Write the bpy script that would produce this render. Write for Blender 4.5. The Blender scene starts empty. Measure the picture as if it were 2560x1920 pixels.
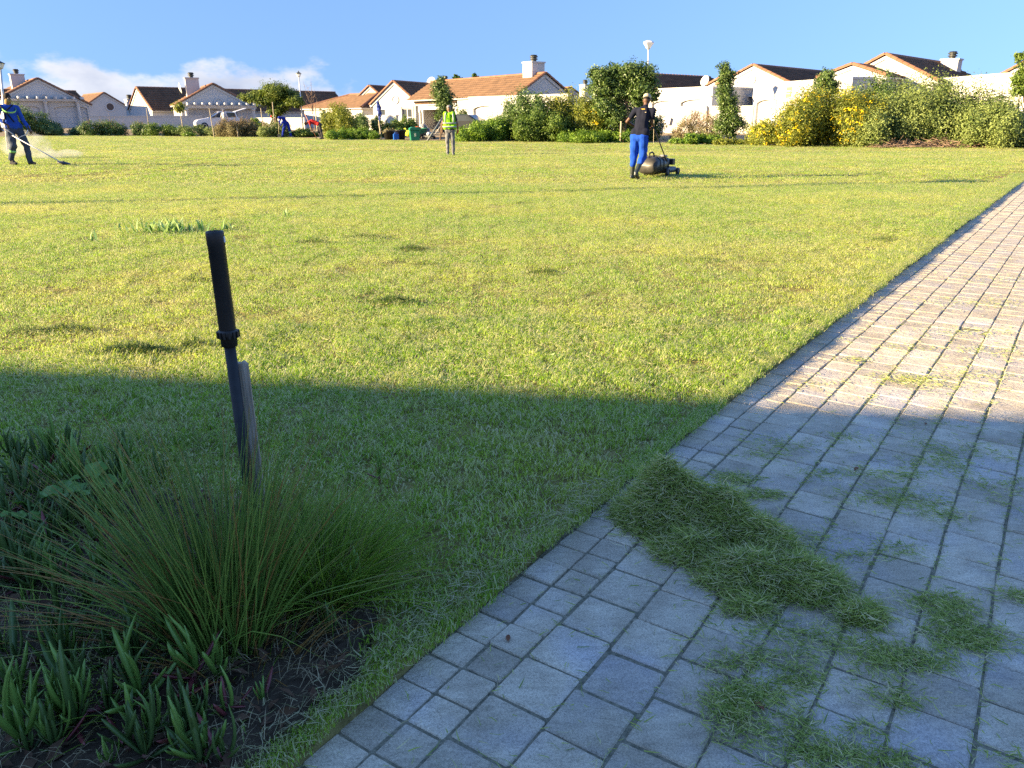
import bpy, bmesh, math, random
import numpy as np
from mathutils import Vector, Matrix

random.seed(7)
RNG = np.random.default_rng(7)
R = math.radians

# ------------------------------------------------------------------ camera, sky, sun, exposure
SC = bpy.context.scene
COL = SC.collection
CAM_H, CAM_F, CAM_PITCH = 1.30, 0.75, R(19.05)          # eye height, focal length / picture width, downward pitch
cam_data = bpy.data.cameras.new('camera')
cam_data.sensor_width = 36.0
cam_data.lens = 36.0 * CAM_F
cam_data.clip_start, cam_data.clip_end = 0.05, 9000.0
cam = bpy.data.objects.new('camera', cam_data)
cam.location = (0, 0, CAM_H)
cam.rotation_euler = (R(90) - CAM_PITCH, 0, 0)
COL.objects.link(cam)
SC.camera = cam

SUN_EL = R(15.5)
SUN_AZ = math.atan2(0.966, 0.258)                          # azimuth the light travels towards, from +Y to +X
LIGHT = Vector((math.sin(SUN_AZ) * math.cos(SUN_EL), math.cos(SUN_AZ) * math.cos(SUN_EL), -math.sin(SUN_EL)))
sun_data = bpy.data.lights.new('sun', 'SUN')
sun_data.energy = 5.0
sun_data.angle = R(0.55)
sun_data.color = (1.0, 0.76, 0.44)
sun = bpy.data.objects.new('sun', sun_data)
sun.rotation_euler = LIGHT.to_track_quat('-Z', 'Y').to_euler()
sun.location = (-30, -8, 12)
COL.objects.link(sun)

world = bpy.data.worlds.new('World')
SC.world = world
world.use_nodes = True
wn, wl = world.node_tree.nodes, world.node_tree.links
wn.clear()
w_out = wn.new('ShaderNodeOutputWorld')
w_bg = wn.new('ShaderNodeBackground')
w_sky = wn.new('ShaderNodeTexSky')
w_sky.sky_type = 'NISHITA'
w_sky.sun_disc = False
w_sky.sun_elevation = SUN_EL
w_sky.sun_rotation = SUN_AZ + math.pi
w_sky.altitude = 20
w_sky.air_density = 1.0
w_sky.dust_density = 0.05
w_sky.ozone_density = 4.5
w_bg.inputs['Strength'].default_value = 0.056
w_co = wn.new('ShaderNodeTexCoord')
w_sep = wn.new('ShaderNodeSeparateXYZ')
wl.new(w_co.outputs['Generated'], w_sep.inputs[0])
w_map = wn.new('ShaderNodeMapping')
w_map.inputs['Scale'].default_value = (1.0, 1.0, 2.1)
w_map.inputs['Location'].default_value = (3.1, 1.37, 0.0)
wl.new(w_co.outputs['Generated'], w_map.inputs['Vector'])
w_n1 = wn.new('ShaderNodeTexNoise')                        # cumulus billows
w_n1.inputs['Scale'].default_value = 13.0
w_n1.inputs['Detail'].default_value = 9.0
w_n1.inputs['Roughness'].default_value = 0.56
wl.new(w_map.outputs[0], w_n1.inputs['Vector'])
w_n2 = wn.new('ShaderNodeTexNoise')                        # where the bank stands tall
w_n2.inputs['Scale'].default_value = 2.6
w_n2.inputs['Detail'].default_value = 1.0
wl.new(w_map.outputs[0], w_n2.inputs['Vector'])


def wmath(op, a, b=None, c=None):
    n = wn.new('ShaderNodeMath'); n.operation = op
    for i, v in enumerate((a, b, c)):
        if v is None: continue
        if isinstance(v, (int, float)): n.inputs[i].default_value = v
        else: wl.new(v, n.inputs[i])
    return n.outputs[0]


w_h = wmath('MULTIPLY_ADD', w_n2.outputs['Fac'], 0.20, -0.032)     # bank height (sine of elevation)
w_h = wmath('ADD', w_h, wmath('MULTIPLY_ADD', w_sep.outputs['X'], -0.165, -0.050))    # the bank piles up towards the sun side
w_d = wmath('SUBTRACT', w_h, w_sep.outputs['Z'])
w_e = wmath('MULTIPLY_ADD', w_n1.outputs['Fac'], 0.20, -0.100)
w_s = wmath('ADD', w_d, w_e)
w_mr = wn.new('ShaderNodeMapRange'); w_mr.interpolation_type = 'SMOOTHSTEP'
w_mr.inputs['From Min'].default_value = -0.004
w_mr.inputs['From Max'].default_value = 0.036
w_mr.inputs['To Max'].default_value = 0.92
wl.new(w_s, w_mr.inputs['Value'])
w_cr = wn.new('ShaderNodeValToRGB')                        # bright sunlit rims, blue-grey bodies
w_cr.color_ramp.elements[0].position = 0.36
w_cr.color_ramp.elements[0].color = (1.9, 2.15, 2.85, 1)
w_cr.color_ramp.elements[1].position = 0.74
w_cr.color_ramp.elements[1].color = (3.9, 3.9, 4.05, 1)
w_n3 = wn.new('ShaderNodeTexNoise')
w_n3.inputs['Scale'].default_value = 9.0
w_n3.inputs['Detail'].default_value = 6.0
wl.new(w_map.outputs[0], w_n3.inputs['Vector'])
w_rim = wn.new('ShaderNodeMapRange')
w_rim.inputs['From Min'].default_value = 0.0
w_rim.inputs['From Max'].default_value = 0.09
w_rim.inputs['To Min'].default_value = 0.55
w_rim.inputs['To Max'].default_value = -0.02
wl.new(w_s, w_rim.inputs['Value'])
wl.new(wmath('ADD', w_n3.outputs['Fac'], wmath('MULTIPLY', w_rim.outputs[0], 0.38)), w_cr.inputs['Fac'])
w_mix = wn.new('ShaderNodeMix'); w_mix.data_type = 'RGBA'
wl.new(w_mr.outputs[0], w_mix.inputs['Factor'])
w_zc = wn.new('ShaderNodeCombineXYZ')                       # an even, hazy-blue dome: overhead it goes on like the sky in view
wl.new(w_sep.outputs['X'], w_zc.inputs['X']); wl.new(w_sep.outputs['Y'], w_zc.inputs['Y'])
wl.new(wmath('MULTIPLY_ADD', w_sep.outputs['Z'], 0.30, 0.15), w_zc.inputs['Z'])
wl.new(w_zc.outputs[0], w_sky.inputs['Vector'])
w_tint = wn.new('ShaderNodeMix'); w_tint.data_type = 'RGBA'; w_tint.blend_type = 'MULTIPLY'   # clear maritime air: deeper blue
w_tint.inputs['Factor'].default_value = 1.0
w_tint.inputs['B'].default_value = (0.90, 0.84, 0.97, 1)
wl.new(w_sky.outputs[0], w_tint.inputs['A'])
wl.new(w_tint.outputs['Result'], w_mix.inputs['A'])
wl.new(w_cr.outputs[0], w_mix.inputs['B'])
wl.new(w_mix.outputs['Result'], w_bg.inputs['Color'])
wl.new(w_bg.outputs[0], w_out.inputs[0])

SC.view_settings.view_transform = 'Standard'
SC.view_settings.look = 'None'
SC.view_settings.gamma = 1.0
SC.view_settings.use_curve_mapping = False
SC.view_settings.exposure = 2.25
SC.cycles.max_bounces = 5
SC.cycles.diffuse_bounces = 2
SC.cycles.glossy_bounces = 2
SC.cycles.transmission_bounces = 3
SC.cycles.transparent_max_bounces = 4
SC.cycles.volume_bounces = 0
SC.cycles.sample_clamp_indirect = 0.7
SC.cycles.caustics_reflective = False
SC.cycles.caustics_refractive = False
SC.cycles.use_denoising = False
SC.cycles.use_adaptive_sampling = False

# ------------------------------------------------------------------ layout helpers
SP, CP = math.sin(CAM_PITCH), math.cos(CAM_PITCH)


def at(px, py, Y):
    """surveyed point: bearing and elevation read off the photograph, at ground distance Y"""
    u, v = (px - 1280) / 1920.0, (960 - py) / 1920.0
    t = Y / (CP + v * SP)
    return Vector((u * t, Y, CAM_H + (-SP + v * CP) * t))


def on_ground(px, py, z=0.0):
    u, v = (px - 1280) / 1920.0, (960 - py) / 1920.0
    t = (z - CAM_H) / (-SP + v * CP)
    return Vector((u * t, (CP + v * SP) * t, z))


def sstep(a, b, x):
    t = np.clip((np.asarray(x, float) - a) / (b - a), 0, 1)
    return t * t * (3 - 2 * t)


EDGE_T = np.radians([-80, -40, -32.4, -27.5, -16.2, -6.8, 8, 17.1, 32.5, 40, 80])
EDGE_R = np.array([70, 74, 74, 74.2, 61.8, 52, 48.9, 43.5, 43.9, 46, 60.])


def lawn_radius(x, y):
    return np.interp(np.arctan2(x, y), EDGE_T, EDGE_R)


def terrain(x, y):
    """ground height: a flat lawn with soft swells that climbs to the plots behind"""
    x, y = np.asarray(x, float), np.asarray(y, float)
    r = np.hypot(x, y)
    z = 0.42 * sstep(1.0, 11.0, r - lawn_radius(x, y)) * (y > 0)
    z = z + 0.10 * sstep(-7, -13, x) * sstep(13, 20, y) * sstep(50, 30, y)
    z = z + 0.012 * np.sin(x * 1.3 + 0.7 * y) * np.cos(0.9 * y - 0.5 * x) * sstep(2.5, 6, r)
    return z


def tz(x, y):
    return float(terrain(x, y))


# the path edge: straight but for a faint bend; s along it, t across it (positive on the paving)
EDGE_P0 = np.array([-0.50, 1.27])
_ss = np.arange(0, 60.01, 0.05)
_hd = np.radians(56.2 - 2.35 * sstep(0.8, 3.6, _ss))
_ex = EDGE_P0[0] + np.concatenate([[0], np.cumsum(np.cos(_hd[:-1]) * 0.05)])
_ey = EDGE_P0[1] + np.concatenate([[0], np.cumsum(np.sin(_hd[:-1]) * 0.05)])


def path_xy(s, t):
    s = np.asarray(s, float)
    sc = np.clip(s, 0, 60)
    h = np.interp(sc, _ss, _hd)
    over = s - sc
    return np.interp(sc, _ss, _ex) + over * np.cos(h) + t * np.sin(h), np.interp(sc, _ss, _ey) + over * np.sin(h) - t * np.cos(h)


def path_t(x, y):
    """signed distance from the path edge, positive over the paving"""
    x, y = np.asarray(x, float), np.asarray(y, float)
    s = np.clip((x - _ex[0]) * math.cos(R(54)) + (y - _ey[0]) * math.sin(R(54)), -20, 60)
    for _ in range(3):
        ex, ey = path_xy(s, 0.0)
        h = np.interp(np.clip(s, 0, 60), _ss, _hd)
        s = s + (x - ex) * np.cos(h) + (y - ey) * np.sin(h)
    ex, ey = path_xy(s, 0.0)
    h = np.interp(np.clip(s, 0, 60), _ss, _hd)
    return (x - ex) * np.sin(h) - (y - ey) * np.cos(h)


# ------------------------------------------------------------------ object helpers
def link(o, parent=None):
    COL.objects.link(o)
    if parent is not None:
        o.parent = parent
    return o


def tag(o, label=None, cat=None, group=None, kind=None):
    if label: o['label'] = label
    if cat: o['category'] = cat
    if group: o['group'] = group
    if kind: o['kind'] = kind
    return o


def empty(name, loc=(0, 0, 0), rz=0.0, label=None, cat=None, group=None):
    o = bpy.data.objects.new(name, None)
    o.empty_display_size = 0.2
    o.location = loc
    o.rotation_euler = (0, 0, rz)
    return tag(link(o), label, cat, group)


def share(name, mesh, parent=None, loc=(0, 0, 0), rot=(0, 0, 0), scale=(1, 1, 1)):
    o = bpy.data.objects.new(name, mesh)
    o.location, o.rotation_euler, o.scale = loc, rot, scale
    return link(o, parent)


def np_mesh(name, V, F, mat=None, smooth=False, attrs=None):
    """mesh from an (n,3) vertex array and an (m,k) face array, with float point attributes"""
    V = np.ascontiguousarray(V, dtype=np.float32); F = np.ascontiguousarray(F, dtype=np.int32)
    me = bpy.data.meshes.new(name)
    n, k = F.shape
    me.vertices.add(len(V)); me.vertices.foreach_set('co', V.ravel())
    me.loops.add(n * k); me.loops.foreach_set('vertex_index', F.ravel())
    me.polygons.add(n)
    me.polygons.foreach_set('loop_start', np.arange(0, n * k, k, dtype=np.int32))
    me.polygons.foreach_set('loop_total', np.full(n, k, dtype=np.int32))
    if smooth:
        me.polygons.foreach_set('use_smooth', np.ones(n, dtype=bool))
    for an, av in (attrs or {}).items():
        a = me.attributes.new(an, 'FLOAT', 'POINT')
        a.data.foreach_set('value', np.ascontiguousarray(av, dtype=np.float32))
    me.update(calc_edges=True)
    if mat is not None:
        me.materials.append(mat)
    return me


class MB:
    """collects primitive shapes, then links them as ONE mesh object"""
    def __init__(s):
        s.v, s.f = [], []

    def add(s, vs, fs):
        b = len(s.v)
        s.v += [tuple(v) for v in vs]
        s.f += [tuple(i + b for i in f) for f in fs]
        return s

    def box(s, lo, hi, M=None):
        x0, y0, z0 = lo; x1, y1, z1 = hi
        vs = [Vector(p) for p in ((x0, y0, z0), (x1, y0, z0), (x1, y1, z0), (x0, y1, z0), (x0, y0, z1), (x1, y0, z1), (x1, y1, z1), (x0, y1, z1))]
        if M is not None: vs = [M @ v for v in vs]
        return s.add(vs, ((3, 2, 1, 0), (4, 5, 6, 7), (0, 1, 5, 4), (1, 2, 6, 5), (2, 3, 7, 6), (3, 0, 4, 7)))

    def bar(s, p0, p1, w, h=None, up=(0, 0, 1)):
        p0, p1 = Vector(p0), Vector(p1); d = (p1 - p0)
        L = d.length; d.normalize(); upv = Vector(up)
        if abs(d.dot(upv)) > 0.98: upv = Vector((0, 1, 0))
        r = d.cross(upv).normalized(); u = r.cross(d)
        h = h or w
        Mx = Matrix((r, d, u)).transposed().to_4x4(); Mx.translation = p0
        return s.box((-w / 2, 0, -h / 2), (w / 2, L, h / 2), Mx)

    def tube(s, pts, rad, n=8, cap=True):
        """swept circle through pts; rad a number or one per point"""
        pts = [Vector(p) for p in pts]
        rad = [rad] * len(pts) if isinstance(rad, (int, float)) else list(rad)
        b = len(s.v); prev = None
        for i, p in enumerate(pts):
            d = (pts[min(i + 1, len(pts) - 1)] - pts[max(i - 1, 0)]).normalized()
            if prev is None:
                a = Vector((1, 0, 0)) if abs(d.x) < 0.9 else Vector((0, 1, 0))
                x = d.cross(a).normalized()
            else:
                x = (prev - d * prev.dot(d))
                x = x.normalized() if x.length > 1e-6 else d.orthogonal().normalized()
            prev = x; y = d.cross(x)
            for k in range(n):
                q = p + (x * math.cos(2 * math.pi * k / n) + y * math.sin(2 * math.pi * k / n)) * rad[i]
                s.v.append(tuple(q))
        for i in range(len(pts) - 1):
            for k in range(n):
                s.f.append((b + i * n + k, b + i * n + (k + 1) % n, b + (i + 1) * n + (k + 1) % n, b + (i + 1) * n + k))
        if cap:
            s.f.append(tuple(b + k for k in reversed(range(n))))
            s.f.append(tuple(b + (len(pts) - 1) * n + k for k in range(n)))
        return s

    def lathe(s, prof, n=16, M=None, cap=True):
        """profile of (radius, z) turned about local z"""
        b = len(s.v)
        for r_, z in prof:
            for k in range(n):
                p = Vector((r_ * math.cos(2 * math.pi * k / n), r_ * math.sin(2 * math.pi * k / n), z))
                s.v.append(tuple(M @ p if M is not None else p))
        for i in range(len(prof) - 1):
            for k in range(n):
                s.f.append((b + i * n + k, b + i * n + (k + 1) % n, b + (i + 1) * n + (k + 1) % n, b + (i + 1) * n + k))
        if cap:
            s.f.append(tuple(b + k for k in reversed(range(n))))
            s.f.append(tuple(b + (len(prof) - 1) * n + k for k in range(n)))
        return s

    def ball(s, c, r, seg=12, rings=8, M=None):
        c = Vector(c); r = (r, r, r) if isinstance(r, (int, float)) else r
        b = len(s.v)
        for i in range(1, rings):
            th = math.pi * i / rings
            for k in range(seg):
                p = Vector((r[0] * math.sin(th) * math.cos(2 * math.pi * k / seg), r[1] * math.sin(th) * math.sin(2 * math.pi * k / seg), r[2] * math.cos(th)))
                s.v.append(tuple(c + (M @ p if M is not None else p)))
        top, bot = Vector((0, 0, r[2])), Vector((0, 0, -r[2]))
        s.v.append(tuple(c + (M @ top if M is not None else top))); s.v.append(tuple(c + (M @ bot if M is not None else bot)))
        nt, nb = len(s.v) - 2, len(s.v) - 1
        for i in range(rings - 2):
            for k in range(seg):
                s.f.append((b + i * seg + k, b + (i + 1) * seg + k, b + (i + 1) * seg + (k + 1) % seg, b + i * seg + (k + 1) % seg))
        for k in range(seg):
            s.f.append((nt, b + k, b + (k + 1) % seg))
            s.f.append((nb, b + (rings - 2) * seg + (k + 1) % seg, b + (rings - 2) * seg + k))
        return s

    def prism(s, poly, y0, y1, M=None):
        """polygon of (x, z) extruded along y"""
        n = len(poly)
        vs = [Vector((x, y0, z)) for x, z in poly] + [Vector((x, y1, z)) for x, z in poly]
        if M is not None: vs = [M @ v for v in vs]
        fs = [tuple(range(n)), tuple(reversed(range(n, 2 * n)))] + [(i, i + n, (i + 1) % n + n, (i + 1) % n) for i in range(n)]
        return s.add(vs, fs)

    def mesh(s, name, mat=None, smooth=False, fix=True):
        me = bpy.data.meshes.new(name)
        me.from_pydata(s.v, [], s.f)
        if fix:
            bm = bmesh.new(); bm.from_mesh(me)
            bmesh.ops.recalc_face_normals(bm, faces=bm.faces)
            bm.to_mesh(me); bm.free()
        if smooth:
            me.polygons.foreach_set('use_smooth', np.ones(len(me.polygons), dtype=bool))
        if mat is not None: me.materials.append(mat)
        me.update()
        return me

    def build(s, name, mat, parent=None, smooth=False, bevel=0.0, loc=(0, 0, 0), rz=0.0):
        o = bpy.data.objects.new(name, s.mesh(name, mat, smooth))
        o.location = loc; o.rotation_euler = (0, 0, rz)
        link(o, parent)
        if bevel:
            m = o.modifiers.new('bevel', 'BEVEL'); m.width = bevel; m.segments = 2; m.limit_method = 'ANGLE'
        return o


# ------------------------------------------------------------------ materials
def nodes_of(m):
    m.use_nodes = True
    return m.node_tree.nodes, m.node_tree.links


def M(name, col, rough=0.75, var=0.15, scale=6.0, bump=0.0, bscale=None, spec=0.3, metal=0.0, objrand=0.0, col2=None, coord='Object', detail=5.0, patch=None):
    """principled surface whose colour wanders between col and col2 (or darker/lighter col) with noise"""
    m = bpy.data.materials.new(name)
    n, l = nodes_of(m)
    p = n['Principled BSDF']
    p.inputs['Roughness'].default_value = rough
    p.inputs['Metallic'].default_value = metal
    p.inputs['Specular IOR Level'].default_value = spec
    if coord == 'World':
        g = n.new('ShaderNodeNewGeometry'); src = g.outputs['Position']
    else:
        g = n.new('ShaderNodeTexCoord'); src = g.outputs[coord]
    t = n.new('ShaderNodeTexNoise')
    t.inputs['Scale'].default_value = scale; t.inputs['Detail'].default_value = detail
    t.inputs['Roughness'].default_value = 0.6
    l.new(src, t.inputs['Vector'])
    a = [max(0, c * (1 - var)) for c in col]; b = [min(1, c * (1 + var)) for c in (col2 or col)]
    if col2: a = list(col); b = list(col2)
    r = n.new('ShaderNodeValToRGB')
    r.color_ramp.elements[0].position, r.color_ramp.elements[1].position = 0.32, 0.68
    r.color_ramp.elements[0].color = (*a, 1); r.color_ramp.elements[1].color = (*b, 1)
    l.new(t.outputs['Fac'], r.inputs['Fac'])
    out = r.outputs['Color']
    if patch:                                              # (colour, scale, amount): broad weathering stains
        t2 = n.new('ShaderNodeTexNoise'); t2.inputs['Scale'].default_value = patch[1]; t2.inputs['Detail'].default_value = 4
        l.new(src, t2.inputs['Vector'])
        mr = n.new('ShaderNodeMapRange'); mr.inputs['From Min'].default_value = 0.48; mr.inputs['From Max'].default_value = 0.72
        mr.inputs['To Max'].default_value = patch[2]
        l.new(t2.outputs['Fac'], mr.inputs['Value'])
        mx = n.new('ShaderNodeMix'); mx.data_type = 'RGBA'
        l.new(mr.outputs[0], mx.inputs['Factor']); l.new(out, mx.inputs['A']); mx.inputs['B'].default_value = (*patch[0], 1)
        out = mx.outputs['Result']
    if objrand:
        oi = n.new('ShaderNodeObjectInfo'); hs = n.new('ShaderNodeHueSaturation')
        mr = n.new('ShaderNodeMapRange'); mr.inputs['To Min'].default_value = 1 - objrand; mr.inputs['To Max'].default_value = 1 + objrand
        l.new(oi.outputs['Random'], mr.inputs['Value']); l.new(mr.outputs[0], hs.inputs['Value']); l.new(out, hs.inputs['Color'])
        out = hs.outputs['Color']
    l.new(out, p.inputs['Base Color'])
    if bump:
        t3 = n.new('ShaderNodeTexNoise'); t3.inputs['Scale'].default_value = bscale or scale * 4; t3.inputs['Detail'].default_value = 6
        l.new(src, t3.inputs['Vector'])
        bp = n.new('ShaderNodeBump'); bp.inputs['Strength'].default_value = 1.0; bp.inputs['Distance'].default_value = bump
        l.new(t3.outputs['Fac'], bp.inputs['Height']); l.new(bp.outputs[0], p.inputs['Normal'])
    return m


def leafmat(name, c0, c1, trans=0.3, rough=0.5, spec=0.35, dry=None, c2=None, wscale=None):
    """leaf surface: colour per leaf from attribute rnd (and dry), part of the light passing through"""
    m = bpy.data.materials.new(name)
    n, l = nodes_of(m)
    p = n['Principled BSDF']; o = n['Material Output']
    p.inputs['Roughness'].default_value = rough; p.inputs['Specular IOR Level'].default_value = spec
    at_ = n.new('ShaderNodeAttribute'); at_.attribute_name = 'rnd'
    r = n.new('ShaderNodeValToRGB')
    r.color_ramp.elements[0].color = (*c0, 1); r.color_ramp.elements[1].color = (*c1, 1)
    if c2:
        e = r.color_ramp.elements.new(0.93); e.color = (*c1, 1)
        r.color_ramp.elements[-1].color = (*c2, 1)
    fac = at_.outputs['Fac']
    if wscale:                                             # plants differ from patch to patch
        g = n.new('ShaderNodeNewGeometry'); t = n.new('ShaderNodeTexNoise')
        t.inputs['Scale'].default_value = wscale; t.inputs['Detail'].default_value = 3
        l.new(g.outputs['Position'], t.inputs['Vector'])
        ma = n.new('ShaderNodeMath'); ma.operation = 'MULTIPLY_ADD'; ma.inputs[1].default_value = 1.3; ma.inputs[2].default_value = -0.65
        l.new(t.outputs['Fac'], ma.inputs[0])
        mb = n.new('ShaderNodeMath'); mb.operation = 'ADD'; mb.use_clamp = True
        l.new(ma.outputs[0], mb.inputs[0]); l.new(fac, mb.inputs[1]); fac = mb.outputs[0]
    l.new(fac, r.inputs['Fac'])
    out = r.outputs['Color']
    if dry:
        ad = n.new('ShaderNodeAttribute'); ad.attribute_name = 'dry'
        mx = n.new('ShaderNodeMix'); mx.data_type = 'RGBA'
        l.new(ad.outputs['Fac'], mx.inputs['Factor']); l.new(out, mx.inputs['A']); mx.inputs['B'].default_value = (*dry, 1)
        out = mx.outputs['Result']
    l.new(out, p.inputs['Base Color'])
    if trans:
        tr = n.new('ShaderNodeBsdfTranslucent'); ms = n.new('ShaderNodeMixShader')
        hs = n.new('ShaderNodeHueSaturation'); hs.inputs['Value'].default_value = 1.25; hs.inputs['Saturation'].default_value = 1.1
        l.new(out, hs.inputs['Color']); l.new(hs.outputs[0], tr.inputs['Color'])
        ms.inputs[0].default_value = trans
        l.new(p.outputs[0], ms.inputs[1]); l.new(tr.outputs[0], ms.inputs[2]); l.new(ms.outputs[0], o.inputs['Surface'])
    return m


def lawnmat():
    """lawn blades: greens that drift over the field, straw where the mower scalped it"""
    m = bpy.data.materials.new('lawn_blades')
    n, l = nodes_of(m)
    p = n['Principled BSDF']; o = n['Material Output']
    p.inputs['Roughness'].default_value = 0.55; p.inputs['Specular IOR Level'].default_value = 0.25
    g = n.new('ShaderNodeNewGeometry')

    def noise(scale, detail, lo, hi, stretch=None):
        t = n.new('ShaderNodeTexNoise'); t.inputs['Scale'].default_value = scale; t.inputs['Detail'].default_value = detail
        src = g.outputs['Position']
        if stretch:
            mp = n.new('ShaderNodeMapping'); mp.inputs['Scale'].default_value = stretch; mp.inputs['Rotation'].default_value = (0, 0, R(8))
            l.new(src, mp.inputs['Vector']); src = mp.outputs[0]
        l.new(src, t.inputs['Vector'])
        mr = n.new('ShaderNodeMapRange'); mr.interpolation_type = 'SMOOTHSTEP'
        mr.inputs['From Min'].default_value = lo; mr.inputs['From Max'].default_value = hi
        l.new(t.outputs['Fac'], mr.inputs['Value'])
        return mr.outputs[0]

    def mix(fac, a, b):
        mx = n.new('ShaderNodeMix'); mx.data_type = 'RGBA'
        for sock, v in (('Factor', fac), ('A', a), ('B', b)):
            if isinstance(v, (int, float)): mx.inputs[sock].default_value = v
            elif isinstance(v, tuple): mx.inputs[sock].default_value = (*v, 1)
            else: l.new(v, mx.inputs[sock])
        return mx.outputs['Result']

    def mul(a, b):
        q = n.new('ShaderNodeMath'); q.operation = 'MULTIPLY'; q.use_clamp = True
        for i, v in enumerate((a, b)):
            if isinstance(v, (int, float)): q.inputs[i].default_value = v
            else: l.new(v, q.inputs[i])
        return q.outputs[0]

    rnd = n.new('ShaderNodeAttribute'); rnd.attribute_name = 'rnd'
    dry = n.new('ShaderNodeAttribute'); dry.attribute_name = 'dry'
    c = mix(rnd.outputs['Fac'], GRASS[0], GRASS[1])
    c = mix(mul(noise(0.55, 4, 0.44, 0.70), 0.6), c, GRASS[2])          # yellower swathes
    c = mix(mul(noise(0.22, 3, 0.46, 0.70, (0.35, 1.0, 1.0)), 0.5), c, GRASS[3])   # mowing passes turned pale
    c = mix(mul(noise(2.6, 4, 0.54, 0.74), 0.5), c, GRASS[4])           # scalped spots
    c = mix(mul(noise(5.5, 3, 0.55, 0.75), 0.5), c, GRASS[0])            # lush tufts
    c = mix(mul(dry.outputs['Fac'], 0.85), c, GRASS[5])
    l.new(c, p.inputs['Base Color'])
    tr = n.new('ShaderNodeBsdfTranslucent'); ms = n.new('ShaderNodeMixShader'); ms.inputs[0].default_value = 0.55
    l.new(c, tr.inputs['Color']); l.new(p.outputs[0], ms.inputs[1]); l.new(tr.outputs[0], ms.inputs[2]); l.new(ms.outputs[0], o.inputs['Surface'])
    return m


GRASS = [(0.17, 0.38, 0.028), (0.45, 0.62, 0.06), (0.63, 0.66, 0.10), (0.74, 0.70, 0.20), (0.72, 0.62, 0.30), (0.80, 0.72, 0.43)]
MAT = {}
MAT['lawn'] = lawnmat()
MAT['turf'] = M('turf_soil', (0.13, 0.105, 0.04), 0.95, 0.3, 14, 0.02, 60, spec=0.05, col2=(0.30, 0.25, 0.09), coord='World')
MAT['soil'] = M('bed_soil', (0.045, 0.034, 0.024), 0.95, 0.3, 11, 0.02, 50, spec=0.05, col2=(0.09, 0.068, 0.045), coord='World')
MAT['sandy'] = M('sandy_soil', (0.24, 0.18, 0.12), 0.95, 0.2, 1.5, 0.02, 20, spec=0.05, col2=(0.34, 0.27, 0.18), coord='World', patch=((0.13, 0.14, 0.05), 0.5, 0.7))
MAT['joint'] = M('joint_sand', (0.10, 0.10, 0.07), 0.95, 0.3, 60, 0.003, 300, spec=0.05, col2=(0.30, 0.27, 0.19), coord='World')
MAT['wall'] = M('white_plaster', (0.50, 0.49, 0.47), 0.85, 0.05, 1.2, 0.0015, 9, spec=0.15, patch=((0.44, 0.43, 0.405), 0.5, 0.4))
MAT['trim'] = M('white_trim', (0.50, 0.495, 0.48), 0.6, 0.03, 3)
MAT['door'] = M('garage_door_paint', (0.50, 0.495, 0.49), 0.55, 0.03, 2)
MAT['tile'] = M('terracotta_tile', (0.095, 0.060, 0.040), 0.8, 0.25, 1.6, 0.0, spec=0.12, col2=(0.16, 0.098, 0.062), detail=8)
MAT['verge'] = M('orange_verge_tile', (0.22, 0.110, 0.062), 0.75, 0.12, 3, spec=0.25, objrand=0.13)
MAT['darkmetal'] = M('dark_cowl', (0.035, 0.04, 0.04), 0.5, 0.2, 8, spec=0.4)
MAT['glass'] = M('window_glass', (0.05, 0.06, 0.07), 0.08, 0.1, 2, spec=0.6)
MAT['black'] = M('black_plastic', (0.018, 0.018, 0.019), 0.42, 0.25, 14, 0.0006, 200, spec=0.45)
MAT['bark'] = M('bark', (0.13, 0.095, 0.065), 0.9, 0.3, 9, 0.01, 40, spec=0.1)
MAT['palewood'] = M('pale_stake_wood', (0.42, 0.36, 0.25), 0.85, 0.2, 12, 0.002, 60, spec=0.1)
MAT['galv'] = M('galvanised_steel', (0.55, 0.56, 0.57), 0.5, 0.08, 6, spec=0.4, metal=0.3)
# ------------------------------------------------------------------ ground sheet to the horizon
def polar_sheet(name, radii, th, zfun, mat):
    Rr, Th = np.meshgrid(radii, th, indexing='ij')
    X, Y = Rr * np.sin(Th), Rr * np.cos(Th)
    V = np.stack([X, Y, zfun(X, Y)], -1).reshape(-1, 3)
    nr, nt = len(radii), len(th)
    i, j = np.meshgrid(np.arange(nr - 1), np.arange(nt - 1), indexing='ij')
    F = np.stack([i * nt + j, i * nt + j + 1, (i + 1) * nt + j + 1, (i + 1) * nt + j], -1).reshape(-1, 4)[:, ::-1]
    return V, F


def far_z(X, Y):
    # tucked well under the lawn and paving, level with the plots beyond them
    r = np.hypot(X, Y); inside = r < lawn_radius(X, Y) + 0.2
    return np.where(inside & (Y > -30), -0.16, terrain(X, Y) - 0.02)


V, F = polar_sheet('ground', np.concatenate([np.linspace(0.5, 40, 12), np.linspace(42, 100, 59), np.geomspace(104, 6000, 26)]),
                   np.radians(np.linspace(-180, 180, 181)), far_z, None)
ground = link(bpy.data.objects.new('ground', np_mesh('ground', V, F, MAT['sandy'], True)))
tag(ground, kind='structure')

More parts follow.
